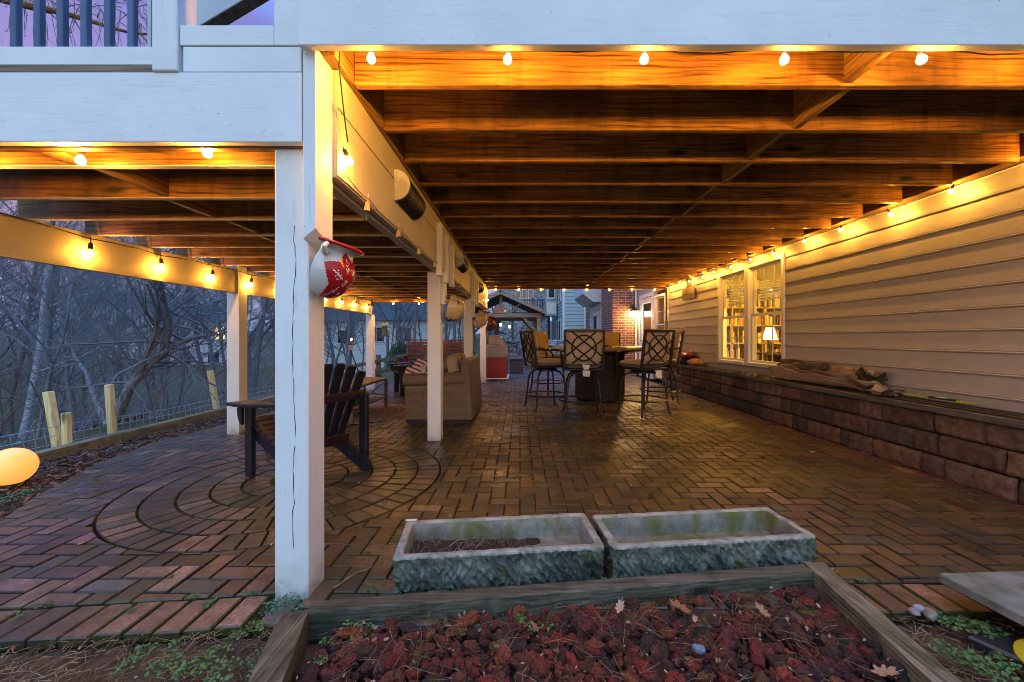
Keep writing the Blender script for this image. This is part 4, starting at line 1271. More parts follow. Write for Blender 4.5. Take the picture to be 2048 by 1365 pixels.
q = MB(); q.lathe([(0.001, .012), (.80, .012), (.815, .008), (.82, 0)], 64); q.build('braid', k.mat, rg, world=False, smooth=40)
M['teak'] = wood('brown slatted wood', [(0.07, 0.045, 0.03), (0.14, 0.095, 0.065), (0.21, 0.15, 0.11)], 'X', 10, 0.5, .2, knots=False)
ct = thing('coffee_table', 'slatted wooden coffee table with crossed side braces standing on the rug', 'table', (-2.35, 5.6, .017))
tx0, tx1, ty0, ty1 = -2.63, -2.07, 4.95, 6.28
q = MB(); y = ty0 + .05
while y < ty1 - .06: q.box(tx0 + .04, tx1 - .04, y, y + .052, .452, .470); y += .061
q.build('top_slats', M['teak'], ct, bevel=.002)
q = MB(); q.box(tx0, tx0 + .039, ty0, ty1, .435, .472); q.box(tx1 - .039, tx1, ty0, ty1, .435, .472); q.box(tx0 + .039, tx1 - .039, ty0, ty0 + .045, .436, .4715); q.box(tx0 + .039, tx1 - .039, ty1 - .045, ty1, .436, .4715); q.build('top_frame', M['teak'], ct, bevel=.003)
for x in (tx0 + .025, tx1 - .025):
    for y in (ty0 + .025, ty1 - .025): q = MB(); q.box(x - .022, x + .022, y - .022, y + .022, .017, .434); q.build('leg', M['teak'], ct, bevel=.003)
for x in (tx0 + .025, tx1 - .025):
    q = MB(); q.tube([(x - .006, ty0 + .05, .42), (x - .006, ty1 - .05, .20)], .008, 6); q.tube([(x + .006, ty0 + .05, .20), (x + .006, ty1 - .05, .42)], .008, 6); q.build('cross_brace', M['iron'], ct)
q = MB(); y = ty0 + .06
while y < ty1 - .07: q.box(tx0 + .02, tx1 - .02, y, y + .036, .165, .18); y += .056
q.box(tx0 + .04, tx0 + .07, ty0 + .048, ty1 - .048, .150, .1645); q.box(tx1 - .07, tx1 - .04, ty0 + .048, ty1 - .048, .150, .1645); q.build('shelf_slats', M['teak'], ct, bevel=.002)
gb = thing('green_bowl', 'dark green glazed gourd-shaped bowl on the coffee table shelf', 'bowl', (-2.2, 5.25, .182))
q = MB()
q.grid(lambda u, v: (-2.2 + (.115 * sin(pi * v) ** .8) * (1 + .05 * cos(8 * 2 * pi * u)) * cos(2 * pi * u), 5.25 + (.115 * sin(pi * v) ** .8) * (1 + .05 * cos(8 * 2 * pi * u)) * sin(2 * pi * u), .183 + .07 * (1 - cos(pi * v))), 40, 12); q.build('glazed_body', pm('green glaze', (.03, .09, .04), (.015, .05, .02), 5, rough=.25, bump=0), gb, smooth=80)
op = MB(); op.lathe([(.001, 0), (.10, 0), (.135, .018), (.13, .022), (.098, .006), (.001, .006)], 24, (-2.16, 4.99 + .1, .1815)); tag(op.build('plate', pm('terracotta plate', (.42, .16, .07), rough=.5, bump=0), smooth=40), 'orange terracotta plate on the coffee table shelf beside the green bowl', 'plate')

# ------------------------------------------------------------------ wicker loveseat
k = NT('woven wicker'); co = k.coords((1, 1, 1), False)
sx = k.n('ShaderNodeSeparateXYZ'); k.l(co, sx.inputs[0])
a_ = k.n('ShaderNodeMath', operation='ADD'); k.l(sx.outputs['X'], a_.inputs[0]); k.l(sx.outputs['Y'], a_.inputs[1])
cb = k.n('ShaderNodeCombineXYZ'); k.l(a_.outputs[0], cb.inputs['X']); k.l(sx.outputs['Z'], cb.inputs['Y'])
bt = k.n('ShaderNodeTexBrick'); k.l(cb.outputs[0], bt.inputs['Vector']); bt.inputs['Scale'].default_value = 1
bt.inputs['Brick Width'].default_value = .030; bt.inputs['Row Height'].default_value = .0115; bt.inputs['Mortar Size'].default_value = .0016; bt.inputs['Mortar Smooth'].default_value = 1.0
bt.inputs['Color1'].default_value = (.26, .17, .105, 1); bt.inputs['Color2'].default_value = (.19, .12, .072, 1); bt.inputs['Mortar'].default_value = (.04, .025, .016, 1)
k.col(bt.outputs['Color']); k.set(rough=.5, spec=.4)
iv = k.n('ShaderNodeMath', operation='SUBTRACT'); iv.inputs[0].default_value = 1; k.l(bt.outputs['Fac'], iv.inputs[1]); k.bump(iv.outputs[0], .9, .006)
M['wicker'] = k.mat
sf = thing('wicker_loveseat', 'brown woven wicker loveseat with tan cushions behind the second post', 'sofa', (-1.03, 5.75, 0))
SX0, SX1, SY0, SY1 = -1.47, -0.60, 5.06, 6.42
q = MB(); q.box(SX0 + .02, SX1 - .06, SY0 + .02, SY1 - .02, .0, .045); q.build('plinth', M['black'], sf)
for (y0, y1) in ((SY0, SY0 + .20), (SY1 - .20, SY1)):
    q = MB(); q.prism([(SX0 + .03, y0 + .012, .045), (SX0, y0 + .012, .47), (SX1 - .125, y0 + .012, .50), (SX1 - .10, y0 + .012, .045)][::-1], (0, y1 - y0 - .024, 0)); q.build('arm_panel', M['wicker'], sf, bevel=.012, seg=2)
    q = MB()
    q.grid(lambda u, v: (SX0 - .012 + v * (SX1 - .10 - SX0), (y0 + y1) / 2 + .115 * (abs(cos(2 * pi * u)) ** .6) * (1 if cos(2 * pi * u) > 0 else -1), .545 + .02 * v + .078 * (abs(sin(2 * pi * u)) ** .6) * (1 if sin(2 * pi * u) > 0 else -1)), 28, 6)
    pl = [((y0 + y1) / 2 + .115 * (abs(cos(2 * pi * i / 28)) ** .6) * (1 if cos(2 * pi * i / 28) > 0 else -1), .545 + .078 * (abs(sin(2 * pi * i / 28)) ** .6) * (1 if sin(2 * pi * i / 28) > 0 else -1)) for i in range(28)]
    q.add([(SX0 - .012, a, b) for a, b in pl], [tuple(range(28))])
    q.build('arm_roll', M['wicker'], sf, smooth=50)
q = MB(); q.prism([(SX1 + .0, SY0 + .005, .045), (SX1 - .055, SY0 + .005, .80), (SX1 - .10, SY0 + .005, .825), (SX1 - .155, SY0 + .005, .80), (SX1 - .118, SY0 + .005, .045)], (0, SY1 - SY0 - .01, 0)); q.build('back', M['wicker'], sf, bevel=.015, seg=2)
q = MB(); q.box(SX0 + .03, SX1 - .12, SY0 + .19, SY1 - .19, .046, .30); q.build('seat_base', M['wicker'], sf, bevel=.01)
M['tan'] = pm('tan seat fabric', (.38, .285, .19), (.31, .23, .15), 5, rough=.9, bump=.2, bscale=200)
for i in range(2):
    yc = SY0 + .445 + i * .49
    q = MB(); puff(q, (SX0 + .36, yc, .37), .68, .475, .15); q.build('seat_cushion', M['tan'], sf, smooth=60)
    q = MB(); puff(q, (SX1 - .27, yc, .63), .17, .475, .45, rot(0, radians(-14), 0), e=.3); q.build('back_cushion', M['tan'], sf, smooth=60)
# throw pillows
def pillow(loc, size, rots, label, matf, mats):
    t = thing('throw_pillow', label, 'pillow', loc)
    q = MB()
    c = Vector(loc); Mr = rot(*rots)
    def f(s):
        def g_(u, v):
            a = 2 * u - 1; b = 2 * v - 1
            k_ = 1 - .10 * (a * a * b * b) - .06 * (1 - abs(a)) * abs(b) ** 3 - .06 * (1 - abs(b)) * abs(a) ** 3
            return c + Mr @ Vector((a * size / 2 * k_, b * size / 2 * k_, s * size * .19 * (max(0, (1 - a ** 4) * (1 - b ** 4))) ** .55))
        return g_
    q.grid(f(1), 26, 26, mfn=matf); q.grid(f(-1), 26, 26, mfn=matf, flip=True)
    q.build('pillow_cover', mats, t, smooth=80)
fl = [pm('pillow red', (.34, .03, .035), rough=.9, bump=.1), pm('pillow white', (.62, .60, .55), rough=.9, bump=.1), pm('pillow navy', (.02, .025, .07), rough=.9, bump=.1)]
def flagf(u, v):
    if u < .42 and v > .46: return 1 if (abs((u * 22) % 3 - 1.5) < .45 and abs((v * 22) % 3 - 1.5) < .45) else 2
    return int(v * 13) % 2
pillow((-1.42, 5.48, .645), .36, (radians(62), radians(10), radians(-40)), 'throw pillow with red and white stripes and a starred navy corner on the loveseat', flagf, fl)
pillow((-1.16, 5.36, .60), .34, (radians(68), radians(-8), radians(10)), 'cream throw pillow with a dark leaf pattern on the loveseat', lambda u, v: 2 if noise.noise(Vector((u * 9, v * 9, 2))) > .28 else 1, [fl[0], pm('pillow cream', (.50, .46, .38), rough=.9, bump=.1), pm('pillow leaf', (.08, .09, .05), rough=.9, bump=0)])

# ------------------------------------------------------------------ red slatted bench
M['redwood'] = wood('dark red painted bench wood', [(0.05, 0.006, 0.006), (0.08, 0.009, 0.009), (0.11, 0.014, 0.013)], 'X', 8, .4, .12, knots=False)
rb_ = thing('bench', 'dark red slatted garden glider bench beyond the seating group', 'bench', (-2.1, 9.9, 0))
bx0, bx1 = -2.86, -1.36
for i in range(7):
    z = .47 + .078 * i; yb = 10.02 + .03 * i
    q = MB(); q.box(bx0 + .03, bx1 - .03, yb - .012, yb + .012, z, z + .058); q.build('back_slat', M['redwood'], rb_, bevel=.003)
q = MB(); q.box(bx0 - .01, bx1 + .01, 10.215, 10.285, 1.018, 1.05); q.build('top_rail', M['redwood'], rb_, bevel=.004)
for x in (bx0, (bx0 + bx1) / 2, bx1):
    q = MB(); q.bar((x, 10.00, .36), (x, 10.235, 1.016), .05, .035, (0, 1, 0)); q.build('back_stile', M['redwood'], rb_, bevel=.003)
for i in range(6):
    q = MB(); y = 9.46 + .09 * i; q.box(bx0, bx1, y, y + .07, .40 - .006 * i, .424 - .006 * i); q.build('seat_slat', M['redwood'], rb_, bevel=.003)
for x in (bx0 - .02, bx1 + .02):
    q = MB(); q.box(x - .05, x + .05, 9.40, 10.08, .62, .645); q.build('armrest', M['redwood'], rb_, bevel=.004)
    q = MB(); q.box(x - .03, x + .03, 9.46, 9.53, 0, .619); q.build('leg', M['redwood'], rb_, bevel=.004)
    q = MB(); q.box(x - .03, x + .03, 9.98, 10.06, 0, .619); q.build('leg', M['redwood'], rb_, bevel=.004)

# ------------------------------------------------------------------ gas grill
M['steel'] = pm('brushed steel', (.17, .15, .125), (.10, .09, .08), 3, (1, 1, 12), .16, .03, 60, metal=.95)
M['grillred'] = pm('red enamel', (.23, .015, .015), (.19, .012, .012), 3, rough=.3, bump=.02)
M['grillgrey'] = pm('grey side panel', (.23, .21, .19), (.19, .175, .16), 8, rough=.45, bump=.05)
gr = thing('gas_grill', 'gas grill with a red cabinet and rounded steel lid behind the last post', 'grill', (-.56, 10.6, 0))
gx0, gx1, gy0, gy1 = -.90, -.33, 10.22, 11.35
q = MB(); q.box(gx0 + .015, gx1 - .015, gy0 + .02, gy1, .06, .585); q.build('cabinet', M['grillred'], gr, bevel=.008)
q = MB(); q.box(gx0 + .005, gx1 - .005, gy0, gy1 + .02, .586, .90); q.build('firebox', M['grillgrey'], gr, bevel=.006)
q = MB()
pl = [(gx0 + .01, .902), (gx0 + .01, 1.02), (gx0 + .05, 1.11), (gx0 + .14, 1.165), (gx0 + .25, 1.17), (gx0 + .38, 1.13), (gx0 + .49, 1.04), (gx1 - .01, .902)]
q.prism([(x, gy0 + .02, z) for x, z in pl][::-1], (0, gy1 - gy0 - .02, 0)); q.build('lid', M['steel'], gr, bevel=.012, seg=2)
q = MB(); q.tube([(gx1 - .03, gy0 + .15, 1.0), (gx1 + .04, gy0 + .15, 1.01), (gx1 + .04, gy1 - .15, 1.01), (gx1 - .03, gy1 - .15, 1.0)], .012, 8); q.build('lid_handle', M['steel'], gr, smooth=40)
q = MB(); q.box(gx0, gx1 + .03, gy0 - .01, gy1, .03, .058); q.build('base_rail', M['trim'], gr, bevel=.004)
for x in (gx0 + .06, gx1 - .03):
    for y in (gy0 + .05, gy1 - .1): q = MB(); q.lathe([(.001, -.02), (.028, -.02), (.03, 0), (.028, .02), (.001, .02)], 14, (x, y, .03), rot(0, pi / 2, 0)); q.build('wheel', M['black'], gr, smooth=40)
bxp = MB(); bxp.prism([(-.30, 12.2, 0), (.08, 12.2, 0), (.10, 12.2, .42), (-.32, 12.2, .42)][::-1], (0, .4, 0)); bxp.box(-.33, .11, 12.17, 12.63, .421, .47)
tag(bxp.build('planter_box', pm('charcoal planter', (.05, .05, .055), rough=.6), bevel=.01), 'square charcoal planter box standing beyond the gas grill', 'planter')

# ------------------------------------------------------------------ small things on the ledge and wall
LZT = 0.5455
k = NT('canvas cover'); co = k.coords((1, 1, 1), False)
k.col(k.ramp(k.noise(co, 5, 4), [(.35, (.22, .155, .105)), (.65, (.35, .255, .18))])); k.set(rough=.85, spec=.2); k.bump(k.noise(co, 14, 4, .6), .5, .02)
M['canvas'] = k.mat
M['canvas_d'] = pm('dark canvas', (.115, .085, .055), (.08, .058, .038), 6, rough=.85, bump=.4, bscale=18, bdist=.02)
def cloth(name, src, mat_, parent, c, sc, rz):
    nx, ny, pts = src
    Mr = rot(0, 0, rz); c = Vector(c); q = MB()
    for p in pts:
        q.v.append(tuple(c + Mr @ Vector((p[0] * sc[0], p[1] * sc[1], p[2] * sc[2]))))
    for i in range(nx):
        for j in range(ny):
            k_ = i * (ny + 1) + j; q.f.append((k_, k_ + 1, k_ + ny + 2, k_ + ny + 1)); q.m.append(0); q.c.append(None)
    o = q.build(name, mat_, parent, smooth=70)
    md = o.modifiers.new('thick', 'SOLIDIFY'); md.thickness = .003; md.offset = 0
    md = o.modifiers.new('soft', 'SUBSURF'); md.levels = md.render_levels = 1
    return o
fc = thing('furniture_cover', 'rolled tan furniture cover with dark brown folds on the block wall', 'cover', (3.4, 4.4, .56))
cloth('cloth_roll', CLOTH_ROLL, M['canvas'], fc, (3.40, 4.50, .556), (1.0, .92, .95), radians(90))
cloth('cloth_fold', CLOTH_ROLL, M['canvas_d'], fc, (3.43, 4.85, .70), (.55, .55, .50), radians(-90))
cloth('cloth_bundle', CLOTH_BUNDLE, M['canvas_d'], fc, (3.395, 3.90, .665), (.42, .42, .85), radians(70))
cloth('cloth_end', CLOTH_BUNDLE, M['canvas'], fc, (3.39, 3.68, .556), (.40, .45, .62), radians(25))
def sack(label, loc, size, rz, mat_, patch=None, tilt=0.0):
    t = thing('soil_bag', label, 'bag', loc, 0, 'bags heaped on the block wall')
    q = MB(); c = Vector(loc); Mr = rot(tilt, 0, rz)
    L, W, H = size
    def f(s):
        def g_(u, v):
            a = 2 * u - 1; b = 2 * v - 1
            z = s * H / 2 * (max(0, (1 - a ** 4) * (1 - b ** 4))) ** .6
            z *= 1 + .35 * noise.noise(Vector((a * 2.2, b * 2.2, s + c.y * 3))) + .15 * noise.noise(Vector((a * 7, b * 7, s + c.y)))
            return c + Vector((0, 0, H / 2)) + Mr @ Vector((a * L / 2, b * W / 2, z))
        return g_
    q.grid(f(1), 24, 16, mfn=patch); q.grid(f(-1), 24, 16, flip=True)
    q.build('bag_skin', mat_, t, smooth=70)
glossy = lambda n_, c: pm(n_, c, tuple(x * .75 for x in c), 9, rough=.28, bump=.5, bscale=16, bdist=.02)
sack('blue bag at the bottom of the heap on the block wall', (3.40, 8.45, LZT), (.70, .24, .16), radians(80), [glossy('blue plastic', (.05, .11, .26)), glossy('dark red print', (.10, .03, .03)), glossy('white print', (.5, .5, .52))], lambda u, v: 1 if u < .28 else (2 if .72 < u < .78 else 0))
sack('bright pink bag lying on top of the blue bag', (3.42, 8.2, LZT + .135), (.62, .22, .13), radians(84), [glossy('pink plastic', (.42, .025, .13)), glossy('cream patch', (.6, .55, .5)), glossy('brown print', (.12, .05, .03))], lambda u, v: 1 if (.28 < u < .4 and v < .6) else (2 if u < .24 else 0))
sack('crumpled tan paper bag beside the blue bag and the window', (3.41, 7.78, LZT), (.46, .2, .13), radians(86), [pm('kraft paper', (.42, .25, .10), (.3, .17, .06), 7, rough=.8, bump=.7, bscale=14, bdist=.02)])
sk = MB(); sk.grid(lambda u, v: (3.455 + .03 * sin(3 * u), 8.0 - .32 * u, LZT + .02 + (.26 - .3 * u + .13 * u * u) * 1.0 - .05 * v + .03 * noise.noise(Vector((u * 4, v * 4, 0)))), 16, 6)
o = sk.build('folded_sack', M['canvas_d'], smooth=60); o.modifiers.new('t', 'SOLIDIFY').thickness = .012
tag(o, 'stiff dark folded sack leaning against the siding behind the bags', 'sack')
for i, (yy, lean) in enumerate(((8.72, .10), (8.60, .14))):
    t = thing('grill_tool', ['long tool with an orange head leaning at the wall corner, the farther one', 'long tool with an orange head leaning at the wall corner, the nearer one'][i], 'tool', (3.36, yy, LZT), group='long tools leaning by the bags')
    q = MB(); q.tube([(3.30, yy + .02, LZT), (3.40, yy - lean, 1.12)], .009, 8); q.build('shaft', M['black'], t, smooth=40)
    q = MB(); q.prism([(3.398, yy - lean - .022, 1.11), (3.398, yy - lean + .022, 1.11), (3.425, yy - lean - .02, 1.28), (3.425, yy - lean - .06, 1.27)], (.018, 0, 0)); q.build('head', pm('orange plastic', (.50, .11, .03), rough=.4, bump=0), t, bevel=.004)
sg = thing('welcome_sign', 'weathered board sign reading welcome hanging on the far siding', 'sign', (3.47, 8.26, 2.0))
q = MB(); q.box(3.462, 3.486, 7.97, 8.55, 1.885, 2.115); q.build('board', M['raw_under'], sg, bevel=.003)
q = MB(); q.box(3.464, 3.49, 8.19, 8.33, 2.1155, 2.30); q.build('hanger', M['raw_under'], sg, bevel=.002)
text_obj('lettering', 'welcome', .17, M['black'], (3.4605, 8.26, 1.995), rot(radians(90), 0, radians(-90)), sg, .001, .25)
ob = thing('outlet_box', 'small grey electrical box on the corner board by the far window', 'outlet', (3.47, 9.45, 1.42))
q = MB(); q.box(3.43, 3.489, 9.41, 9.50, 1.32, 1.50); q.build('box_body', M['grillgrey'], ob, bevel=.008)
q = MB(); q.tube([(3.465, 9.455, 1.505), (3.47, 9.455, 2.27)], .012, 6); q.tube([(3.465, 9.455, 1.318), (3.47, 9.455, .56)], .012, 6); q.build('conduit', M['iron'], ob)
yg = thing('marker_stake', 'bright yellow-green pointed stake lying on the edging strips at the right', 'stake', (3.37, 3.25, .58))
ygm = pm('yellow-green plastic', (.48, .50, .02), rough=.4, bump=0)
q = MB(); q.prism([(3.36, 3.52, .588), (3.40, 3.50, .588), (3.41, 3.30, .588), (3.37, 3.30, .588)], (0, 0, .012)); q.build('blade', ygm, yg)
q = MB(); q.prism([(3.365, 3.298, .5885), (3.41, 3.298, .5885), (3.42, 3.10, .5885), (3.375, 3.10, .5885)], (0, 0, .014)); q.build('sleeve', M['black'], yg)
q = MB(); q.prism([(3.375, 3.098, .588), (3.418, 3.098, .588), (3.41, 2.98, .588)], (0, 0, .010)); q.build('tip', ygm, yg)
q = MB(); q.box(3.35, 3.40, 3.17, 3.24, .603, .606); q.build('care_label', M['papertag'], yg)

# ------------------------------------------------------------------ half pots hanging on the beam posts
def half_pot(x, y, z, R0, H, label, body, deco, rim, decof):
    t = thing('wall_pot', label, 'pot', (x, y, z), 0, 'half-round pots hanging on the posts')
    prof = [(0.16, 0.0), (.45, .035), (.72, .13), (.92, .30), (1.0, .48), (.96, .64), (.84, .77), (.76, .85), (.80, .91), (.96, .97), (1.02, 1.0)]
    def pr(v):
        s_ = v * (len(prof) - 1); i = min(int(s_), len(prof) - 2); f_ = s_ - i
        p = [prof[max(0, min(len(prof) - 1, i + k_))] for k_ in (-1, 0, 1, 2)]
        return tuple(.5 * (2 * p[1][c_] + (p[2][c_] - p[0][c_]) * f_ + (2 * p[0][c_] - 5 * p[1][c_] + 4 * p[2][c_] - p[3][c_]) * f_ ** 2 + (3 * p[1][c_] - p[0][c_] - 3 * p[2][c_] + p[3][c_]) * f_ ** 3) for c_ in (0, 1))
    tilt = rot(0, radians(16), 0)
    c = Vector((x, y, z))
    def f(u, v):
        r, h = pr(v); a = -pi / 2 + pi * u
        p = Vector((r * R0 * cos(a) * 1.12, r * R0 * sin(a), 0)); p = p + Vector((0, 0, h * H))
        q_ = tilt @ p
        q_.x = max(q_.x, 0.001) if cos(a) < .02 else q_.x
        return c + q_
    q = MB(); q.grid(f, 84, 80, mfn=decof); q.build('pot_body', [body, deco, pm('pot line work', (.72, .70, .66), rough=.3, bump=0), rim], t, smooth=60)
    q = MB(); q.add([c + tilt @ Vector((pr(v / 10)[0] * R0 * s, 0, 0)) if False else c + tilt @ Vector((0, pr(v / 10)[0] * R0 * s, pr(v / 10)[1] * H)) for s in (-1, 1) for v in range(11)], [tuple(range(0, 11)) + tuple(range(21, 10, -1))]); q.build('back_plate', body, t)
    q = MB()
    q.tube([f(u / 24, 1.0) for u in range(25)], .008, 8); q.build('rim', rim, t, smooth=60)
    for u in (.10,):
        q = MB(); a = f(u, .62); b = f(u, .83); d_ = Vector((.01, -.045, 0)); q.tube([a, a + d_ * .8, a.lerp(b, .5) + d_ * 1.15, b + d_ * .7, b], [.011, .012, .011, .010, .009], 8); q.build('handle', body, t, smooth=60)
M['potwhite'] = pm('glazed white', (.60, .58, .54), (.50, .48, .44), 2.5, rough=.2, bump=.02)
M['potred'] = pm('glazed red', (.40, .012, .016), (.32, .01, .012), 4, rough=.18, bump=0)
M['potcream'] = pm('glazed cream', (.56, .43, .25), (.46, .34, .18), 5, rough=.3, bump=.03)
M['potbrown'] = pm('glazed brown', (.05, .022, .012), (.03, .014, .01), 5, rough=.3, bump=.02)
M['potdark'] = pm('glazed wine', (.14, .02, .03), (.08, .015, .02), 5, rough=.25, bump=.02)
def petals(u, v):
    if v > .93: return 3
    x, y = (u - .40) * 1.65, (v - .34) * 1.15
    r_ = hypot(x, y)
    if r_ < .05: return 2 if (int(x * 110) + int(y * 110)) % 3 == 0 else 1
    for a in (98, 160, 222, 285, 345, 40):
        t = radians(a); dx, dy = x * cos(t) + y * sin(t), -x * sin(t) + y * cos(t)
        if .03 < dx < .52:
            wd = .165 * sin(pi * (dx / .52) ** .75)
            if abs(dy) < wd:
                if .10 < dx < .33:
                    if abs(dy) < .0055: return 2
                    for x0 in (.12, .19):
                        if 0 < dx - x0 < .075 and abs(abs(dy) - (dx - x0) * .75) < .005: return 2
                return 1
    return 0
half_pot(-0.879, 1.735, 1.262, .112, .235, 'white half pot with red petals and red rim on the nearest post', M['potwhite'], M['potred'], M['potred'], petals)
def spots(u, v):
    if v > .9 or v < .16 + .04 * sin(u * 40): return 3
    if hypot((u - .44) * 2.2, (v - .5) * 1.2) < .10: return 1
    if hypot((u - .22) * 2.2 + (v - .62) * .25, (v - .62) * .55) < .055: return 3
    return 0
half_pot(-0.793, 4.29, 1.27, .145, .29, 'cream half pot with a small orange flower on the second post', M['potcream'], pm('glazed orange', (.5, .12, .02), rough=.3, bump=0), M['potbrown'], spots)
half_pot(-0.793, 7.01, 1.27, .16, .32, 'cream and wine half pot on the third post', M['potcream'], M['potdark'], M['potbrown'], lambda u, v: 3 if v > .9 else (1 if u > .52 and v < .62 else 0))
half_pot(-0.834, 9.82, 1.27, .20, .36, 'dark wine half pot on the farthest post', M['potdark'], M['potbrown'], M['potbrown'], lambda u, v: 1 if noise.noise(Vector((u * 8, v * 8, 5))) > .1 else 0)
# ------------------------------------------------------------------ stone troughs
k = NT('old cast stone'); co = k.coords((1, 1, 1), True)
c = k.ramp(k.noise(co, 7, 6, .65), [(.32, (.022, .028, .024)), (.5, (.095, .11, .09)), (.72, (.26, .27, .225))])
gm = k.ramp(k.noise(co, 4.2, 6, .7), [(.50, 0), (.64, .8)])
c = k.mix(c, (.085, .095, .022), gm)
c = k.mix(c, (.38, .36, .32), k.ramp(k.noise(co, 45, 3, .6), [(.62, 0), (.75, .7)]))
k.col(c); k.set(rough=.9, spec=.15); k.bump(k.noise(co, 60, 5, .7), .6, .006)
M['trough'] = k.mat
k = NT('mossy trough inside'); co = k.coords((1, 1, 1), True)
c = k.ramp(k.noise(co, 9, 6, .7), [(.3, (.10, .11, .095)), (.7, (.25, .255, .23))])
c = k.mix(c, (.10, .11, .022), k.ramp(k.noise(co, 5, 6, .7, .5), [(.44, 0), (.60, .9)]))
k.col(c); k.set(rough=.9, spec=.15); k.bump(k.noise(co, 40, 5, .7), .5, .006)
M['innerstone'] = k.mat
M['rimstone'] = pm('worn stone rim', (.34, .33, .29), (.17, .175, .15), 16, rough=.9, bump=.6, bscale=80)
def trough(x, y, rz, L, W, H, label):
    t = thing('stone_trough', label, 'planter', (x, y, 0), rz, 'old stone troughs')
    N = 640; Mr = rot(0, 0, 0)
    def ring(w, l, z, disp, seed=0):
        out = []
        per = 2 * (l + w)
        for i in range(N):
            s = per * i / N
            if s < l: p = (-l / 2 + s, -w / 2); nn = (0, -1)
            elif s < l + w: p = (l / 2, -w / 2 + s - l); nn = (1, 0)
            elif s < 2 * l + w: p = (l / 2 - (s - l - w), w / 2); nn = (0, 1)
            else: p = (-l / 2, w / 2 - (s - 2 * l - w)); nn = (-1, 0)
            cr = .012
            px_, py_ = p
            ax, ay = l / 2 - abs(px_), w / 2 - abs(py_)
            if ax < cr and ay < cr:
                k_ = (1 - (ax + ay) / (2 * cr)) * .35 * cr
                px_ -= k_ * (1 if px_ > 0 else -1); py_ -= k_ * (1 if py_ > 0 else -1)
            if disp:
                q = px_ + py_ * .7
                d = noise.noise(Vector((q * 42 + z * 30, z * 16, seed + L * 7))) * .016 + noise.noise(Vector((q * 80 + z * 60, z * 45, seed))) * .010 - .011 * abs(sin(q * 95 + 4 * noise.noise(Vector((q * 9, z * 14, 1)))))
                d *= disp
                px_ += nn[0] * d; py_ += nn[1] * d
            zz_ = z + (.0025 * noise.noise(Vector((px_ * 20, py_ * 20, seed))) if z > .05 else 0)
            out.append((px_, py_, zz_))
        return out
    T = .038; rings = []
    for i in range(25): rings.append(ring(W - .012 * (1 - i / 24), L - .012 * (1 - i / 24), H * .93 * i / 24, .25 + .75 * min(1, (24 - i) / 5)))
    rings += [ring(W - .006, L - .006, H * .985, 0), ring(W - .02, L - .02, H, 0), ring(W - 2 * T + .01, L - 2 * T + .01, H, 0), ring(W - 2 * T, L - 2 * T, H * .97, 0), ring(W - 2 * T - .006, L - 2 * T - .006, H * .6, .25, 3), ring(W - 2 * T - .02, L - 2 * T - .02, .052, .2, 4)]
    q = MB(); vs = [p for r_ in rings for p in r_]; fs = []
    for a in range(len(rings) - 1):
        for i in range(N):
            j = (i + 1) % N; fs.append((a * N + i, a * N + j, (a + 1) * N + j, (a + 1) * N + i))
    fs.append(tuple((len(rings) - 1) * N + i for i in range(N)))
    q.add(vs, fs); q.m = [1 if 24 * N <= i < 28 * N else (2 if i >= 28 * N else 0) for i in range(len(q.f))]; q.build('basin', [M['trough'], M['rimstone'], M['innerstone']], t, world=False, smooth=50)
    return t
t1 = trough(-0.098, 1.915, radians(6.0), .93, .36, .150, 'left stone trough with soil, dead stalks and a green sprout in it')
t2 = trough(0.885, 1.985, radians(6.0), .99, .335, .155, 'right stone trough, bare and mossy inside')
M['soil'] = pm('damp soil', (.055, .035, .022), (.02, .014, .01), 30, rough=.95, bump=.9, bscale=90, bdist=.02)
q = MB(); q.grid(lambda u, v: (-.41 + .62 * u, -.125 + .25 * v, .062 - .012 * u + .012 * noise.noise(Vector((u * 9, v * 4, 1))) + .02 * (1 - u) * .6), 30, 10); q.build('soil', M['soil'], t1, world=False, smooth=80)
rr = random.Random(21)
q = MB()
for i in range(90):
    x, y = rr.uniform(-.4, .15), rr.uniform(-.12, .12); a = rr.uniform(0, pi); l_ = rr.uniform(.02, .09)
    q.tube([(x, y, .074), (x + l_ * cos(a) * .5, y + l_ * sin(a) * .5, .092 + rr.random() * .012), (x + l_ * cos(a), y + l_ * sin(a), .076)], .0012, 3)
tag(q.build('dead_stalks', M['twig2'], t1, world=False), kind='stuff'); q = MB()
q.tube([(.30, .10, .07), (.315, .11, .11), (.31, .13, .15), (.325, .14, .17)], .003, 5)
q.build('dry_stem', M['twig2'], t1, world=False); q = MB()
q.tube([(-.24, 0.02, .085), (-.2, .05, .10), (-.15, .06, .097)], .003, 5)
q.build('dry_stem', M['twig2'], t1, world=False)
q = MB(); q.box(-.468, -.415, .165, .182, .1515, .1545); q.build('plant_label', M['papertag'], t1, world=False)

# ------------------------------------------------------------------ timber-framed bed of lava rock
def timber(name, a, b, w_, h_, m, lab):
    q = MB(); q.bar(a, b, w_, h_); o = q.build(name, m, bevel=.006, seg=2)
    return tag(o, lab, 'timber', 'timbers framing the rock bed')
timber('garden_timber', (-.80, 1.513, .004), (1.275, 1.768, .004), .068, .125, M['old_x'], 'weathered timber lying across in front of the two stone troughs')
timber('garden_timber', (-.838, 1.49, .006), (-.665, .86, .006), .10, .12, M['old_y'], 'weathered timber at the left side of the lava rock bed')
timber('garden_timber', (1.326, 1.81, .006), (1.215, .80, .006), .088, .13, M['old_y'], 'weathered timber at the right side of the lava rock bed')
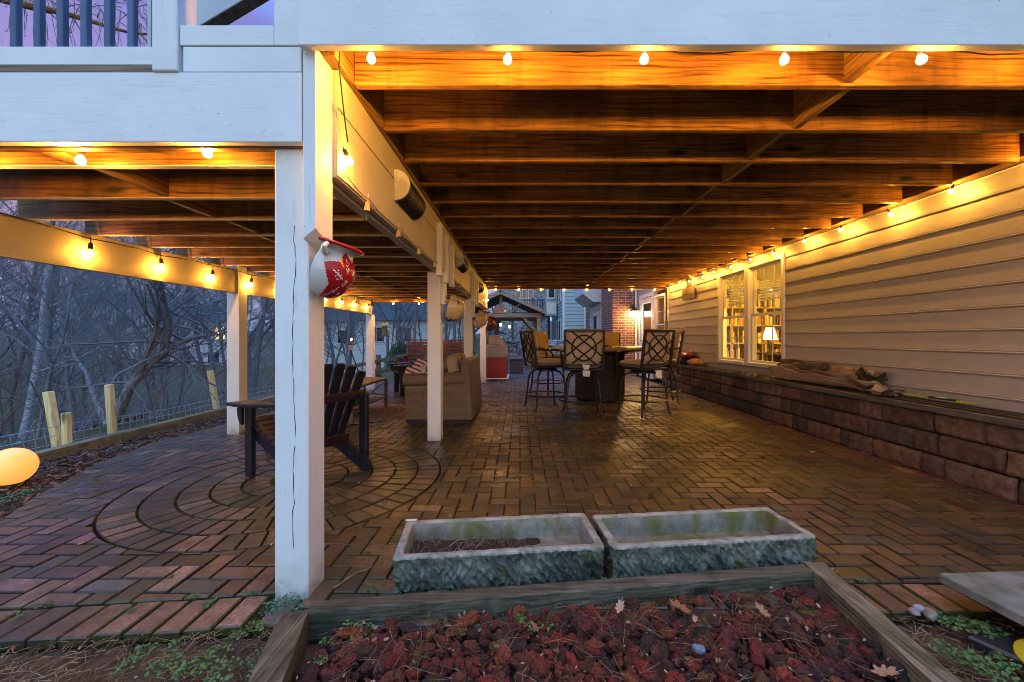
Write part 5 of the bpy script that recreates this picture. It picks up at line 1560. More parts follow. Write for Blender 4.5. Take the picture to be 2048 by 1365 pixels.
# lava rock
def ico():
    t = (1 + sqrt(5)) / 2
    v = [Vector(p).normalized() for p in ((-1, t, 0), (1, t, 0), (-1, -t, 0), (1, -t, 0), (0, -1, t), (0, 1, t), (0, -1, -t), (0, 1, -t), (t, 0, -1), (t, 0, 1), (-t, 0, -1), (-t, 0, 1))]
    f = [(0, 11, 5), (0, 5, 1), (0, 1, 7), (0, 7, 10), (0, 10, 11), (1, 5, 9), (5, 11, 4), (11, 10, 2), (10, 7, 6), (7, 1, 8), (3, 9, 4), (3, 4, 2), (3, 2, 6), (3, 6, 8), (3, 8, 9), (4, 9, 5), (2, 4, 11), (6, 2, 10), (8, 6, 7), (9, 8, 1)]
    def sub(v, f):
        v = list(v); cache = {}; nf = []
        def mid(a, b):
            k_ = (min(a, b), max(a, b))
            if k_ not in cache: cache[k_] = len(v); v.append(((v[a] + v[b]) / 2).normalized())
            return cache[k_]
        for a, b, c in f:
            x, y, z = mid(a, b), mid(b, c), mid(c, a); nf += [(a, x, z), (b, y, x), (c, z, y), (x, y, z)]
        return v, nf
    v1, f1 = sub(v, f); v2, f2 = sub(v1, f1)
    return (v1, f1), (v2, f2)
ICO1, ICO2 = ico()
def rock(mb, c, s, rr, col=None, ic=None, rough=.30):
    v, f = ic or ICO1
    sd = rr.random() * 90
    sc = Vector((s * rr.uniform(.8, 1.5), s * rr.uniform(.55, 1.0), s * rr.uniform(.45, .85)))
    Mr = rot(rr.uniform(-.6, .6), rr.uniform(-.6, .6), rr.uniform(0, 6.3))
    out = []
    for p in v:
        d = 1 + rough * noise.noise(p * 1.6 + Vector((sd, 0, 0))) * 1.6 + rough * .5 * noise.noise(p * 4 + Vector((0, sd, 0)))
        q = Vector((p.x * sc.x, p.y * sc.y, p.z * sc.z)) * d
        out.append(Vector(c) + Mr @ q)
    mb.add(out, f, 0, col)
rr = random.Random(31)
lv = MB()
cols = [(.155, .036, .016), (.11, .028, .014), (.19, .048, .020), (.07, .024, .014), (.12, .034, .018), (.21, .070, .030), (.045, .024, .016), (.13, .045, .026)]
def in_bed(x, y): return (-.62 - (.86 - y) * .16 < x if False else x > -.775 + (1.5 - y) * .24) and x < 1.27 - (1.8 - y) * .09 and y < 1.475 + (x + .8) * .123
for layer, (n_, z0) in enumerate(((1900, -.028), (1500, -.010))):
    for i in range(n_):
        for _ in range(20):
            x, y = rr.uniform(-.7, 1.28), rr.uniform(.82, 1.74)
            if in_bed(x, y): break
        else: continue
        s = rr.choice([.008, .011, .014, .018, .022, .029]) * rr.uniform(.85, 1.2)
        if y < 1.1 and layer == 0: continue
        rock(lv, (x, y, z0 + s * .3 + rr.uniform(-.008, .012)), s, rr, tuple(a * rr.uniform(.35, .85) for a in rr.choice(cols)), ICO2 if y > 1.1 else ICO1, .30)
M['lava'] = pm('porous red lava', (1.15, .92, .85), (.30, .22, .2), 150, rough=.95, bump=1.0, bscale=150, rnd=False, tint=True, bdist=.006, lo=.38, hi=.50, detail=4)
tag(lv.build('lava_rock', M['lava'], smooth=35), 'dark red lava rock filling the timber-framed bed', kind='stuff')
q = MB(); q.add([(-.72, .7, -.038), (1.26, .7, -.038), (1.27, 1.72, -.038), (-.72, 1.53, -.038)], [(0, 1, 2, 3)]); tag(q.build('bed_soil', M['soil']), 'dark soil under the lava rock', kind='structure')
q = MB(); p = G(1397, 1298, .04); rock(q, p, .026, random.Random(4), None, ICO2, .12)
tag(q.build('blue_pebble', pm('blue-grey pebble', (.13, .19, .26), (.09, .13, .18), 40, rough=.5, bump=.3), smooth=80), 'smooth pale blue pebble lying on the lava rock', 'stone')
for i, (px, py, s, c, lab) in enumerate([(1838, 1218, .020, (.27, .27, .29), 'small whitish pebble beyond the right bed timber, the brightest of three'), (1861, 1229, .026, (.22, .19, .155), 'rounded tan pebble among the weeds by the right bed timber'), (1828, 1224, .018, (.24, .23, .25), 'grey pebble beside the whitish one by the right bed timber')]):
    q = MB(); p = G(px, py, 0.012); rock(q, p, s, random.Random(i + 9), None, ICO2, .12)
    tag(q.build('pebble', pm(f'pebble tone {i}', c, rough=.6, bump=.2, scale=30), smooth=80), lab, 'stone', 'pebbles at the bed corner')

# ------------------------------------------------------------------ stone slab and the black and yellow thing under it
sl_ = thing('stone_bench', 'grey-green stone slab on a low support at the right edge', 'bench', (2.1, 1.35, 0))
q = MB(); q.prism([(1.70, 1.625, .088), (2.75, 1.675, .088), (2.80, 1.05, .088), (1.77, 1.0, .088)][::-1], (0, 0, .040)); q.build('slab', pm('mossy slab stone', (.20, .20, .175), (.085, .095, .065), 9, rough=.8, bump=.35, bscale=70), sl_, bevel=.005)
q = MB(); q.box(1.90, 2.05, 1.10, 1.60, -.05, .0875); q.box(2.5, 2.65, 1.10, 1.60, -.05, .0875); q.build('support', M['soil'], sl_)
hr = thing('cord_reel', 'flat black reel with a bright yellow disc lying under the slab edge', 'reel', (1.72, 1.30, 0))
q = MB(); q.prism([(1.60, 1.44, -.03), (1.80, 1.47, -.03), (1.95, 1.25, -.03), (1.72, 1.22, -.03)][::-1], (0, 0, .045)); q.build('case', M['black'], hr, bevel=.008)
q = MB(); q.lathe([(.001, 0), (.075, 0), (.08, .004), (.08, .012), (.074, .016), (.03, .016), (.03, .010), (.001, .010)], 32, (1.735, 1.305, .018), rot(radians(8), radians(-10), 0)); q.build('disc', pm('yellow plastic', (.46, .36, .01), (.38, .29, .01), 8, rough=.4, bump=.05), hr, smooth=40)
q = MB(); q.lathe([(.001, 0), (.028, 0), (.024, .014), (.001, .015)], 16, (1.735, 1.305, .030), rot(radians(8), radians(-10), 0)); q.build('hub', M['black'], hr, smooth=40)

# ------------------------------------------------------------------ weeds, straw, leaves
M['weed'] = pm('weed leaf', (.07, .15, .035), (.035, .08, .02), 20, rough=.55, bump=.1)
M['weed2'] = pm('blue-green leaf', (.04, .17, .10), (.025, .10, .06), 20, rough=.5, bump=.1)
M['straw'] = pm('dry straw', (.27, .18, .10), (.12, .07, .04), 8, rough=.8, bump=0)
def rosette(mb, c, r, n, rr, hz=.02):
    c = Vector(c)
    for i in range(n):
        a = rr.uniform(0, 2 * pi); d = r * sqrt(rr.random()); s = rr.uniform(.0035, .0075) * (r / .05) ** .35
        p = c + Vector((d * cos(a), d * sin(a), hz * rr.uniform(.3, 1.1) * (1 - .5 * d / r)))
        Mr = rot(rr.uniform(-.6, .6), rr.uniform(-.6, .6), rr.uniform(0, 6))
        vs = [p + Mr @ Vector((s * cos(t) * (1 + .12 * cos(3 * t)), s * sin(t) * (1 + .12 * cos(3 * t)), -.15 * s * abs(cos(t)))) for t in [2 * pi * j / 8 for j in range(8)]]
        mb.add(vs + [p + Mr @ Vector((0, 0, .12 * s))], [(j, (j + 1) % 8, 8) for j in range(8)])
        mb.tube([p, c + Vector((d * .6 * cos(a), d * .6 * sin(a), 0))], .0007, 3, cap=False)
rr = random.Random(41)
wd = MB()
for px, py, r, n in [(330, 1335, .05, 50), (290, 1310, .04, 30), (350, 1300, .03, 20), (560, 1290, .04, 40), (450, 1350, .05, 60), (250, 1340, .04, 30), (520, 1350, .04, 40), (430, 1318, .05, 60), (470, 1280, .035, 30), (505, 1265, .04, 40), (380, 1345, .05, 60), (530, 1320, .05, 50), (260, 1225, .02, 14), (418, 1212, .025, 22), (385, 1200, .025, 20), (500, 1193, .025, 20), (90, 1215, .03, 16), (40, 1235, .03, 16), (700, 1255, .05, 45), (725, 1275, .05, 40), (655, 1290, .025, 20), (640, 1330, .025, 20), (1040, 1245, .03, 26), (1070, 1260, .03, 24), (1100, 1265, .02, 10), (735, 1108, .02, 16), (700, 1130, .02, 12), (690, 1095, .018, 10),
                     (1870, 1235, .04, 40), (1910, 1255, .05, 60), (1950, 1262, .06, 80), (1985, 1270, .05, 60), (1900, 1310, .05, 50), (1940, 1330, .06, 80), (1980, 1345, .06, 90), (2010, 1330, .04, 40), (1720, 1165, .022, 18), (740, 1185, .03, 26), (1368, 1330, .012, 8), (1300, 1275, .015, 10), (60, 985, .06, 60), (20, 1000, .08, 80), (800, 955, .012, 6), (620, 1000, .015, 8), (250, 1125, .02, 8), (340, 1160, .02, 8)]:
    p = G(px, py, 0.0); rosette(wd, (p.x, p.y, .004 if py < 1240 else .008), r, n, rr)
tag(wd.build('weeds', M['weed']), 'small green weeds among bricks, straw and rock', kind='stuff')
wd = MB()
for px, py, r, n in [(575, 1212, .055, 46), (548, 1222, .04, 26), (600, 1222, .03, 16)]:
    p = G(px, py, 0.0); rosette(wd, (p.x, p.y - .02, .012), r, n, rr, .045)
tag(wd.build('clover_clump', M['weed2']), 'blue-green leafy clump at the foot of the nearest post', 'plant')
sw = MB()
def straw(mb, x, y, z, l_, rr, w_=.0011):
    a = rr.uniform(0, 2 * pi); b = rr.gauss(0, .35); h = rr.uniform(0, .012)
    p0 = Vector((x, y, z)); p1 = p0 + Vector((cos(a), sin(a), 0)) * l_ * .5 + Vector((0, 0, h)); p2 = p1 + Vector((cos(a + b), sin(a + b), 0)) * l_ * .5 - Vector((0, 0, h * .7))
    mb.tube([p0, p1, p2], w_, 3, cap=False)
for i in range(2300):
    x = rr.uniform(-2.3, -.78); y = rr.uniform(.85, 1.47 + .095 * (x + 1.85) + rr.uniform(-.04, .03))
    if x > -.9 + (1.5 - y) * .16: continue
    straw(sw, x, y, -.03 + rr.random() * .022, rr.uniform(.015, .08), rr)
for i in range(700):
    x = rr.uniform(1.36, 2.0); y = rr.uniform(.9, 1.60)
    straw(sw, x, y, -.03 + rr.random() * .025, rr.uniform(.02, .10), rr)
for i in range(420):
    x, y = rr.uniform(-.7, 1.26), rr.uniform(1.0, 1.7)
    if in_bed(x, y): straw(sw, x, y, .010 + rr.random() * .02, rr.uniform(.03, .12), rr, .0007)
tag(sw.build('straw', M['straw']), 'dry straw and pine needles scattered over the ground', kind='stuff')
# mulch between patio and edging
ml = MB()
for i in range(4200):
    y = rr.uniform(1.0, 9.3); x0 = xleft(max(1.38, min(y, 10))) ; x = rr.uniform(-4.22, x0 + .02)
    s = rr.uniform(.01, .035)
    Mr = rot(rr.uniform(-.5, .5), rr.uniform(-.5, .5), rr.uniform(0, 6))
    v = rr.uniform(.5, 1.3); c0 = rr.choice([(.15, .075, .045), (.10, .055, .038), (.20, .11, .07), (.07, .045, .035)])
    ml.obox((x, y, -.035 + rr.random() * .03), (s * 2, s * .7, s * .3), Mr, 0, tuple(a * v for a in c0))
tag(ml.build('mulch', pm('bark mulch', (1.1, 1.1, 1.1), (.6, .6, .6), 30, rough=.95, bump=.6, bscale=80, rnd=False, tint=True)), 'reddish bark mulch strip between patio and edging timber', kind='stuff')
# reddish needles drifted along the foot of the block wall, small flakes and petals
nd = MB()
for i in range(1500):
    y = rr.uniform(1.5, 6.5); d = abs(rr.gauss(0, .13)) * (1.6 if 3.2 < y < 5.2 else .7)
    straw(nd, 3.255 - d, y, .001 + rr.random() * .006, rr.uniform(.02, .09), rr, .0010)
tag(nd.build('pine_needles', pm('rust pine needles', (.22, .075, .035), (.10, .035, .02), 8, rough=.8, bump=0)), 'rusty pine needles drifted along the foot of the block wall', kind='stuff')
fk = MB()
for i in range(420):
    if i < 230:
        x, y = rr.uniform(-.7, 1.25), rr.uniform(.95, 1.7)
        if not in_bed(x, y): continue
        z = rr.uniform(.015, .035)
    elif i < 330: x, y, z = rr.uniform(-2.2, 3.2), rr.uniform(2.0, 6.5), .004
    else: x, y, z = rr.choice([rr.uniform(-2.2, -.9), rr.uniform(1.4, 1.95)]), rr.uniform(1.0, 1.5), -.01
    s = rr.uniform(.003, .0075); Mr = rot(rr.uniform(-.7, .7), rr.uniform(-.7, .7), rr.uniform(0, 6))
    c0 = rr.choice([(.36, .24, .13), (.25, .13, .06), (.28, .2, .14), (.16, .08, .05)]) if i < 230 or i > 330 else rr.choice([(.5, .48, .45), (.38, .33, .28), (.2, .12, .07)])
    n = rr.choice((4, 5, 6)); fk.add([Vector((x, y, z)) + Mr @ Vector((s * cos(2 * pi * j / n) * 1.5, s * sin(2 * pi * j / n) * .8, rr.uniform(0, .3) * s)) for j in range(n)], [tuple(range(n))], 0, c0)
tag(fk.build('litter', pm('leaf litter flakes', (1, 1, 1), (.6, .6, .6), 30, rough=.8, bump=0, rnd=False, tint=True)), 'flakes of leaf litter and petals on the rocks and bricks', kind='stuff')
# fallen oak leaves
def leaf_mesh(sd):
    r_ = random.Random(sd); q = MB(); pts = []
    n = 30
    for i in range(n):
        t = 2 * pi * i / n
        r = (.55 + .45 * abs(cos(t * 3.5 + .3))) * (.6 + .4 * abs(cos(t)))
        x, y = r * cos(t), r * sin(t) * .62
        pts.append((x, y, .22 * y * y * 4 * r_.uniform(.6, 1.3) + .12 * x * x + .03 * r_.gauss(0, 1)))
    q.add(pts + [(0, 0, 0)], [(i, (i + 1) % n, n) for i in range(n)])
    q.tube([(-.5, 0, .03), (-.95, .03, .05), (-1.3, .0, .12)], .03, 4)
    return q
lm = [pm('oak leaf tan', (.33, .19, .10), (.2, .10, .05), 12, rough=.7, bump=.2), pm('oak leaf rust', (.30, .10, .04), (.18, .06, .025), 12, rough=.7, bump=.2), pm('oak leaf pale', (.42, .31, .22), (.3, .2, .13), 12, rough=.7, bump=.2)]
LV = [(1360, 1215, .045, 1, .05, 'rust oak leaf on the rocks against the timber, before the right trough'), (1525, 1222, .035, 0, .05, 'tan oak leaf at the back right corner of the rock bed'), (1770, 1345, .045, 0, .04, 'large curled tan leaf in the bottom right corner of the rock bed'), (1240, 1215, .04, 2, .05, 'pale leaf against the middle of the cross timber'), (1070, 1255, .026, 1, .05, 'rust leaf beside the weed in the middle of the rocks'), (1390, 1240, .025, 2, .05, 'pale small leaf below the rust leaf on the rocks'), (788, 938, .035, 2, .004, 'pale leaf lying on the outer ring of the brick circle'), (165, 1087, .03, 2, .004, 'pale leaf on the bricks at the left of the ring pattern'), (945, 892, .03, 1, .004, 'rust leaf on the bricks right of the second post'), (1335, 983, .028, 1, .004, 'rust leaf on the bricks behind the right trough'), (1540, 872, .04, 0, .004, 'tan leaf near the foot of the block wall, under the window'), (1592, 880, .04, 1, .004, 'rust leaf near the foot of the block wall, right of the tan one'), (1730, 908, .04, 0, .004, 'tan leaf by the block wall right of centre'), (1625, 905, .03, 2, .004, 'pale leaf on the patio out from the block wall'), (1165, 1060, .022, 1, .1, 'rust leaf inside the left trough'), (1335, 985 + 60, .02, 2, .13, 'pale leaf inside the right trough')]
for i, (px, py, s, mi, z, lab) in enumerate(LV[:14]):
    o = leaf_mesh(i).build('fallen_leaf', lm[mi], smooth=60)
    p = G(px, py, z); o.location = (p.x, p.y, z); o.scale = (s, s, s); o.rotation_euler = (R.uniform(-.2, .2), R.uniform(-.2, .2), R.uniform(0, 6))
    tag(o, lab, 'leaf', 'fallen leaves')
tw = MB(); a, b = G(668, 1180), G(748, 1135); tw.tube([(a.x, a.y, .008), ((a.x + b.x) / 2, (a.y + b.y) / 2 + .01, .016), (b.x, b.y, .007)], [.004, .0035, .002], 6); tw.tube([((a.x + b.x) / 2, (a.y + b.y) / 2 + .01, .016), ((a.x + b.x) / 2 + .05, (a.y + b.y) / 2 + .05, .012)], .002, 5)
tag(tw.build('fallen_twig', M['straw']), 'dry twig lying on the bricks beside the nearest post', 'twig')

# ------------------------------------------------------------------ glowing garden orb
k = NT('amber lit globe'); k.col((.75, .45, .16)); k.set(rough=.35); k.b.inputs['Emission Color'].default_value = (1, .42, .07, 1); k.b.inputs['Emission Strength'].default_value = .62; orbm = k.mat
ol = thing('garden_orb', 'glowing amber globe lamp on the mulch at the left edge', 'lamp', (-3.78, 2.98, 0))
q = MB(); q.ball((-3.79, 2.98, .125), .135, 28, 18); q.build('globe', orbm, ol, smooth=180)
q = MB(); q.lathe([(.001, -.05), (.07, -.05), (.065, .004), (.001, .005)], 20, (-3.79, 2.98, 0)); q.build('base', M['black'], ol)
# ------------------------------------------------------------------ edging and wire fence on the left
q = MB(); q.bar((-4.28, 1.0, -.01), (-4.30, 5.9, .0), .09, .15); q.bar((-4.302, 5.905, .0), (-4.10, 9.6, .02), .09, .15)
tag(q.build('edging_timber', M['edging'], bevel=.008), 'long grey-green timber edging the mulch strip before the woods', 'timber')
fn_ = thing('wire_fence', 'low wire mesh fence on short leaning pale posts at the wood edge', 'fence', (-4.5, 4.4, -.1))
for (x, y, z1, lx_, w_) in ((-4.46, 3.90, .56, -.14, .062), (-4.36, 3.86, .36, -.02, .055), (-4.44, 4.38, .575, -.06, .062), (-4.47, 5.95, .60, -.14, .065)):
    q = MB(); q.bar((x, y, -.25), (x + lx_, y, z1), w_, w_, (0, 1, 0)); q.build('fence_post', M['new_z'], fn_, bevel=.006)
q = MB()
fx = lambda y: -4.52 - .01 * (y - 4)
n = 0
for i in range(76):
    y = 1.6 + i * .085; zt = .20 + .03 * sin(y * 2.1)
    q.tube([(fx(y), y, -.30), (fx(y) - .02 * sin(y * 3), y + .01, -.05), (fx(y) - .02, y, zt)], .0036, 3, cap=False)
for j in range(7):
    q.tube([(fx(1.6 + i * .3) - .02 * sin((1.6 + i * .3) * 3 + j), 1.6 + i * .3, -.30 + j * .083 + (.03 * sin((1.6 + i * .3) * 2.1) * j / 6)) for i in range(22)], .0036, 3, cap=False)
q.build('wire_mesh', pm('galvanised wire', (.35, .37, .38), rough=.4, metal=.6, bump=0), fn_)
lt = MB()
for i in range(7): lt.bar((-6.6 + .0 * i, 6.2 + i * .13, -.75), (-6.6, 6.2 + i * .13, -.25), .025, .03, (0, 1, 0))
for j in range(5): lt.bar((-6.57, 6.15, -.70 + j * .11), (-6.57, 7.05, -.70 + j * .11), .025, .02)
tag(lt.build('lattice_panel', pm('red-brown lattice', (.12, .05, .04), rough=.8)), 'small red-brown lattice panel standing beyond the wire fence', 'lattice')

# ------------------------------------------------------------------ bare trees
def grow(tr, cr, rr, p, d, L, r, depth, maxd, spread, up, split):
    n = 5 if depth < 2 else (4 if depth < 3 else 3)
    pts = [Vector(p)]; rs = [r]; d = d.normalized()
    for i in range(n):
        d = (d + Vector((rr.gauss(0, 1), rr.gauss(0, 1), rr.gauss(0, 1))) * (.10 + .035 * depth) + Vector((0, 0, up * (.05 if depth else .02)))).normalized()
        pts.append(pts[-1] + d * L / n); rs.append(r * (1 - (.55 if depth < maxd else .8) * (i + 1) / n))
    mb = tr if depth <= 1 else cr
    mb.tube(pts, rs, (8, 6, 4, 3, 3, 3)[depth], cap=False)
    if depth >= maxd: return
    kids = split[depth]
    for k_ in range(kids):
        f = (.30 if depth == 0 else .2) + (.70 if depth == 0 else .8) * (k_ + rr.random()) / kids
        i = min(n - 1, int(f * n)); t = f * n - i
        q = pts[i].lerp(pts[i + 1], t); rq = rs[i] + (rs[i + 1] - rs[i]) * t
        ax = (pts[i + 1] - pts[i]).normalized()
        s_ = ax.orthogonal().normalized(); s_.rotate(Matrix.Rotation(rr.uniform(0, 2 * pi), 3, ax))
        an = radians(rr.uniform(*spread))
        nd = ax * cos(an) + s_ * sin(an)
        grow(tr, cr, rr, q, nd, L * rr.uniform(.42, .68) * (1 - .3 * f if depth == 0 else 1), max(rq * rr.uniform(.38, .56), .0026), depth + 1, maxd, spread, up, split)
def mk_tree(seed, H, r, label, barkm, twigm, lean=(0, 0), maxd=4, split=(11, 6, 5, 4), spread=(28, 62), up=1.2, name='bare_tree'):
    rr = random.Random(seed)
    t = thing(name, label, 'tree')
    tr, cr = MB(), MB()
    grow(tr, cr, rr, Vector((0, 0, -.3)), Vector((lean[0], lean[1], 1)), H, r, 0, maxd, spread, up, split)
    tr.build('trunk', barkm, t, smooth=60); cr.build('crown', twigm, t)
    return t
FAR = [mk_tree(31, 12, .11, '', M['bark'], M['twig'], maxd=3, split=(13, 7, 5)), mk_tree(32, 10, .09, '', M['bark'], M['twig'], maxd=3, split=(12, 7, 5), spread=(20, 48)), mk_tree(33, 13, .13, '', M['bark2'], M['twig'], maxd=3, split=(14, 7, 5), spread=(24, 55))]
TREES = [mk_tree(1, 11, .13, '', M['bark'], M['twig']), mk_tree(2, 9, .13, '', M['bark'], M['twig'], spread=(20, 50)), mk_tree(3, 13, .16, '', M['bark2'], M['twig']),
         mk_tree(4, 7, .09, '', M['bark'], M['twig2'], spread=(20, 48), split=(13, 6, 5, 4)), mk_tree(5, 10, .12, '', M['bark2'], M['twig'], lean=(.15, .1))]
BUSH = [mk_tree(11, 3.0, .035, '', M['twig'], M['twig'], split=(16, 6, 5), maxd=3, spread=(20, 50), name='bare_shrub'), mk_tree(12, 2.6, .03, '', M['twig2'], M['twig2'], split=(18, 6, 5), maxd=3, spread=(25, 60), name='bare_shrub')]
TU = set()
def place_tree(pool, i, x, y, sc, label, group, rz=None, dz=0.0):
    src = pool[i]
    key = (id(pool), i)
    o = copy_tree(src) if key in TU else src
    TU.add(key)
    o.location = (x, y, terrain(x, y) - .1 + dz); o.rotation_euler = (0, 0, R.uniform(0, 6.28) if rz is None else rz)
    o.scale = (sc, sc, sc * R.uniform(.9, 1.15))
    o['label'] = label; o['group'] = group; o['category'] = 'shrub' if pool is BUSH else 'tree'
    return o
rt = random.Random(77)
# rows of woodland, nearer trees first
def wood_spot(px, d):
    a = atan2(px - CX, F); return d * sin(a), d * cos(a)
WL = 'bare grey woodland tree in the thicket beyond the wire fence'
for i in range(66):
    d = rt.uniform(12, 18) if i < 12 else (rt.uniform(18, 32) if i < 36 else rt.uniform(32, 60))
    px = rt.uniform(-420, 700)
    x, y = wood_spot(px, d)
    if x > -6.2: continue
    if y < 0: continue
    far = d > 34; j = rt.randrange(3 if far else 5); hmax = (.30 * d + 2.6) / ((12, 10, 13)[j] if far else (11, 9, 13, 7, 10)[j])
    place_tree(FAR if far else TREES, j, x, y, min(rt.uniform(.6, 1.1), hmax * rt.uniform(.7, 1.0)), WL, 'bare woodland trees')
for i in range(34):
    px = rt.uniform(640, 985); d = rt.uniform(17, 48)
    x, y = wood_spot(px, d)
    if x > -2.6: continue
    place_tree(FAR, rt.randrange(3), x, y, rt.uniform(.5, .9), 'bare tree in the far thicket seen behind the seating group', 'bare trees behind the patio')
for i in range(26):
    px = rt.uniform(-150, 930); d = rt.uniform(7.5, 20)
    x, y = wood_spot(px, d)
    if x > -5.2 or (px > 640 and d < 11): continue
    place_tree(BUSH, rt.randrange(2), x, y, rt.uniform(.5, 1.05), 'bare twiggy shrub in the undergrowth below the wood', 'bare shrubs in the undergrowth')
# trees one can tell apart
def special(name, H, r, seed, px, d, label, barkm, twigm, lean, sc=1, **kw):
    t = mk_tree(seed, H, r, label, barkm, twigm, lean, **kw)
    x, y = wood_spot(px, d); t.location = (x, y, terrain(x, y) - .1)
    return t
special('', 6.5, .06, 21, 18, 12.0, 'pale-barked tree with a forked trunk at the left edge of the wood', M['birch'], M['birch'], (-.05, .05), split=(6, 5, 4, 3))
# dark leaning trunk sweeping up to the right
t = thing('leaning_tree', 'dark rough trunk leaning low to the right across the wood, behind the middle fence post', 'tree', (-5.4, 5.2, -.6))
tr, cr = MB(), MB(); rr = random.Random(8)
pts = [P(235, 830, 5.3), P(262, 768, 5.3), P(300, 728, 5.4), P(345, 690, 5.6), P(400, 672, 5.8), P(450, 668, 6.0)]
tr.tube(pts, [.065, .055, .046, .036, .024, .012], 8)
for i in range(26):
    k_ = rr.uniform(.5, 4.8); a = pts[int(k_)].lerp(pts[int(k_) + 1], k_ % 1)
    grow(cr, cr, rr, a, Vector((rr.gauss(0, .5), rr.gauss(0, .5), rr.uniform(-.2, 1))), rr.uniform(.6, 1.5), .018, 2, 4, (25, 60), .4, (0, 0, 5, 4))
for i in range(5):
    a = pts[1].lerp(pts[3], rr.random()); grow(cr, cr, rr, a, Vector((rr.gauss(0, .4), rr.gauss(0, .3), 1)), rr.uniform(1.2, 2.2), .03, 1 + 1, 4, (20, 50), .6, (0, 0, 7, 5))
tr.build('trunk', M['bark'], t, smooth=60); cr.build('crown', M['twig'], t)
t = thing('leaning_tree', 'thin dark bent trunk leaning left behind the two nearest fence posts', 'tree', (-4.9, 4.9, -.6))
tr, cr = MB(), MB(); pts = [P(212, 850, 5.0), P(190, 800, 5.0), P(172, 745, 5.1), P(150, 715, 5.2), P(142, 690, 5.2)]
tr.tube(pts, [.032, .028, .022, .015, .009], 6)
for i in range(10):
    k_ = rr.uniform(.8, 3.9); a = pts[int(k_)].lerp(pts[int(k_) + 1], k_ % 1); grow(cr, cr, rr, a, Vector((rr.gauss(-.2, .6), rr.gauss(0, .5), rr.uniform(-.1, .8))), rr.uniform(.4, .9), .009, 3, 4, (25, 60), .3, (0, 0, 4, 4))
tr.build('trunk', M['bark'], t, smooth=60); cr.build('crown', M['twig'], t)
# weeping tree whose branch crosses behind the upper railing
t = thing('weeping_tree', 'weeping tree with an orange-brown bough and hanging twigs behind the upper railing', 'tree', (-9.5, 5.5, -2.0))
tr, cr = MB(), MB(); rr = random.Random(15)
tr.tube([(-9.5, 5.5, -2.2), (-9.4, 5.5, 1), (-9.1, 5.4, 3.8), (-8.0, 5.2, 5.6), (-6.9, 5.1, 6.0)], [.22, .19, .15, .09, .07], 8)
bough = [Vector((-6.9, 5.1, 6.0))] + [P(px, py, 5.0) for px, py in ((-20, -8), (60, 12), (110, 22), (170, 38), (220, 55), (262, 66), (310, 70), (345, 80))]
tr.tube(bough, [.07, .055, .046, .036, .030, .022, .017, .012, .006], 6)
for i in range(95):
    k_ = rr.uniform(.6, 7.6); a = bough[int(k_)].lerp(bough[int(k_) + 1], k_ % 1) + Vector((0, rr.gauss(0, .15), rr.uniform(-.05, .5)))
    d = Vector((rr.gauss(.25, .35), rr.gauss(0, .3), rr.uniform(-.5, .6))); p = a; pl = [p]; n = rr.randint(5, 9)
    for j in range(n):
        d = (d + Vector((rr.gauss(0, .1), rr.gauss(0, .1), -.38))).normalized(); p = p + d * .11; pl.append(p)
    cr.tube(pl, [.0058 * (1 - .6 * j / n) for j in range(n + 1)], 3, cap=False)
    for j in range(2, n + 1):
        if rr.random() < .55: cr.ball(pl[j] + Vector((rr.gauss(0, .008), 0, rr.gauss(0, .008))), .007, 4, 3)
tr.build('trunk', pm('orange-brown bough', (.30, .14, .055), (.16, .075, .035), 14, rough=.8, bump=.6), t, smooth=60); cr.build('crown', M['twig2'], t)
# undergrowth mass
ug = MB(); rr = random.Random(55)
for i in range(130):
    px = rr.uniform(-260, 960); d = rr.uniform(7, 26); x, y = wood_spot(px, d)
    if x > -5 or (px > 640 and d < 12): continue
    z = terrain(x, y)
    for j in range(6):
        a = rr.uniform(0, 6.3); l_ = rr.uniform(.4, 1.5)
        b = Vector((x + rr.gauss(0, .3), y + rr.gauss(0, .3), z)); dd = Vector((cos(a) * .5, sin(a) * .5, rr.uniform(.3, 1)))
        ug.tube([b, b + dd * l_ * .5, b + dd * l_ * .9 + Vector((cos(a), sin(a), -.3)) * l_ * .25], [.006, .005, .003], 3, cap=False)
tag(ug.build('undergrowth', M['twig']), 'tangle of brambles and twigs on the wood floor', kind='stuff')

for t_ in FAR + TREES:
    if 'group' not in t_:
        for ch in list(t_.children): bpy.data.objects.remove(ch)
        bpy.data.objects.remove(t_)
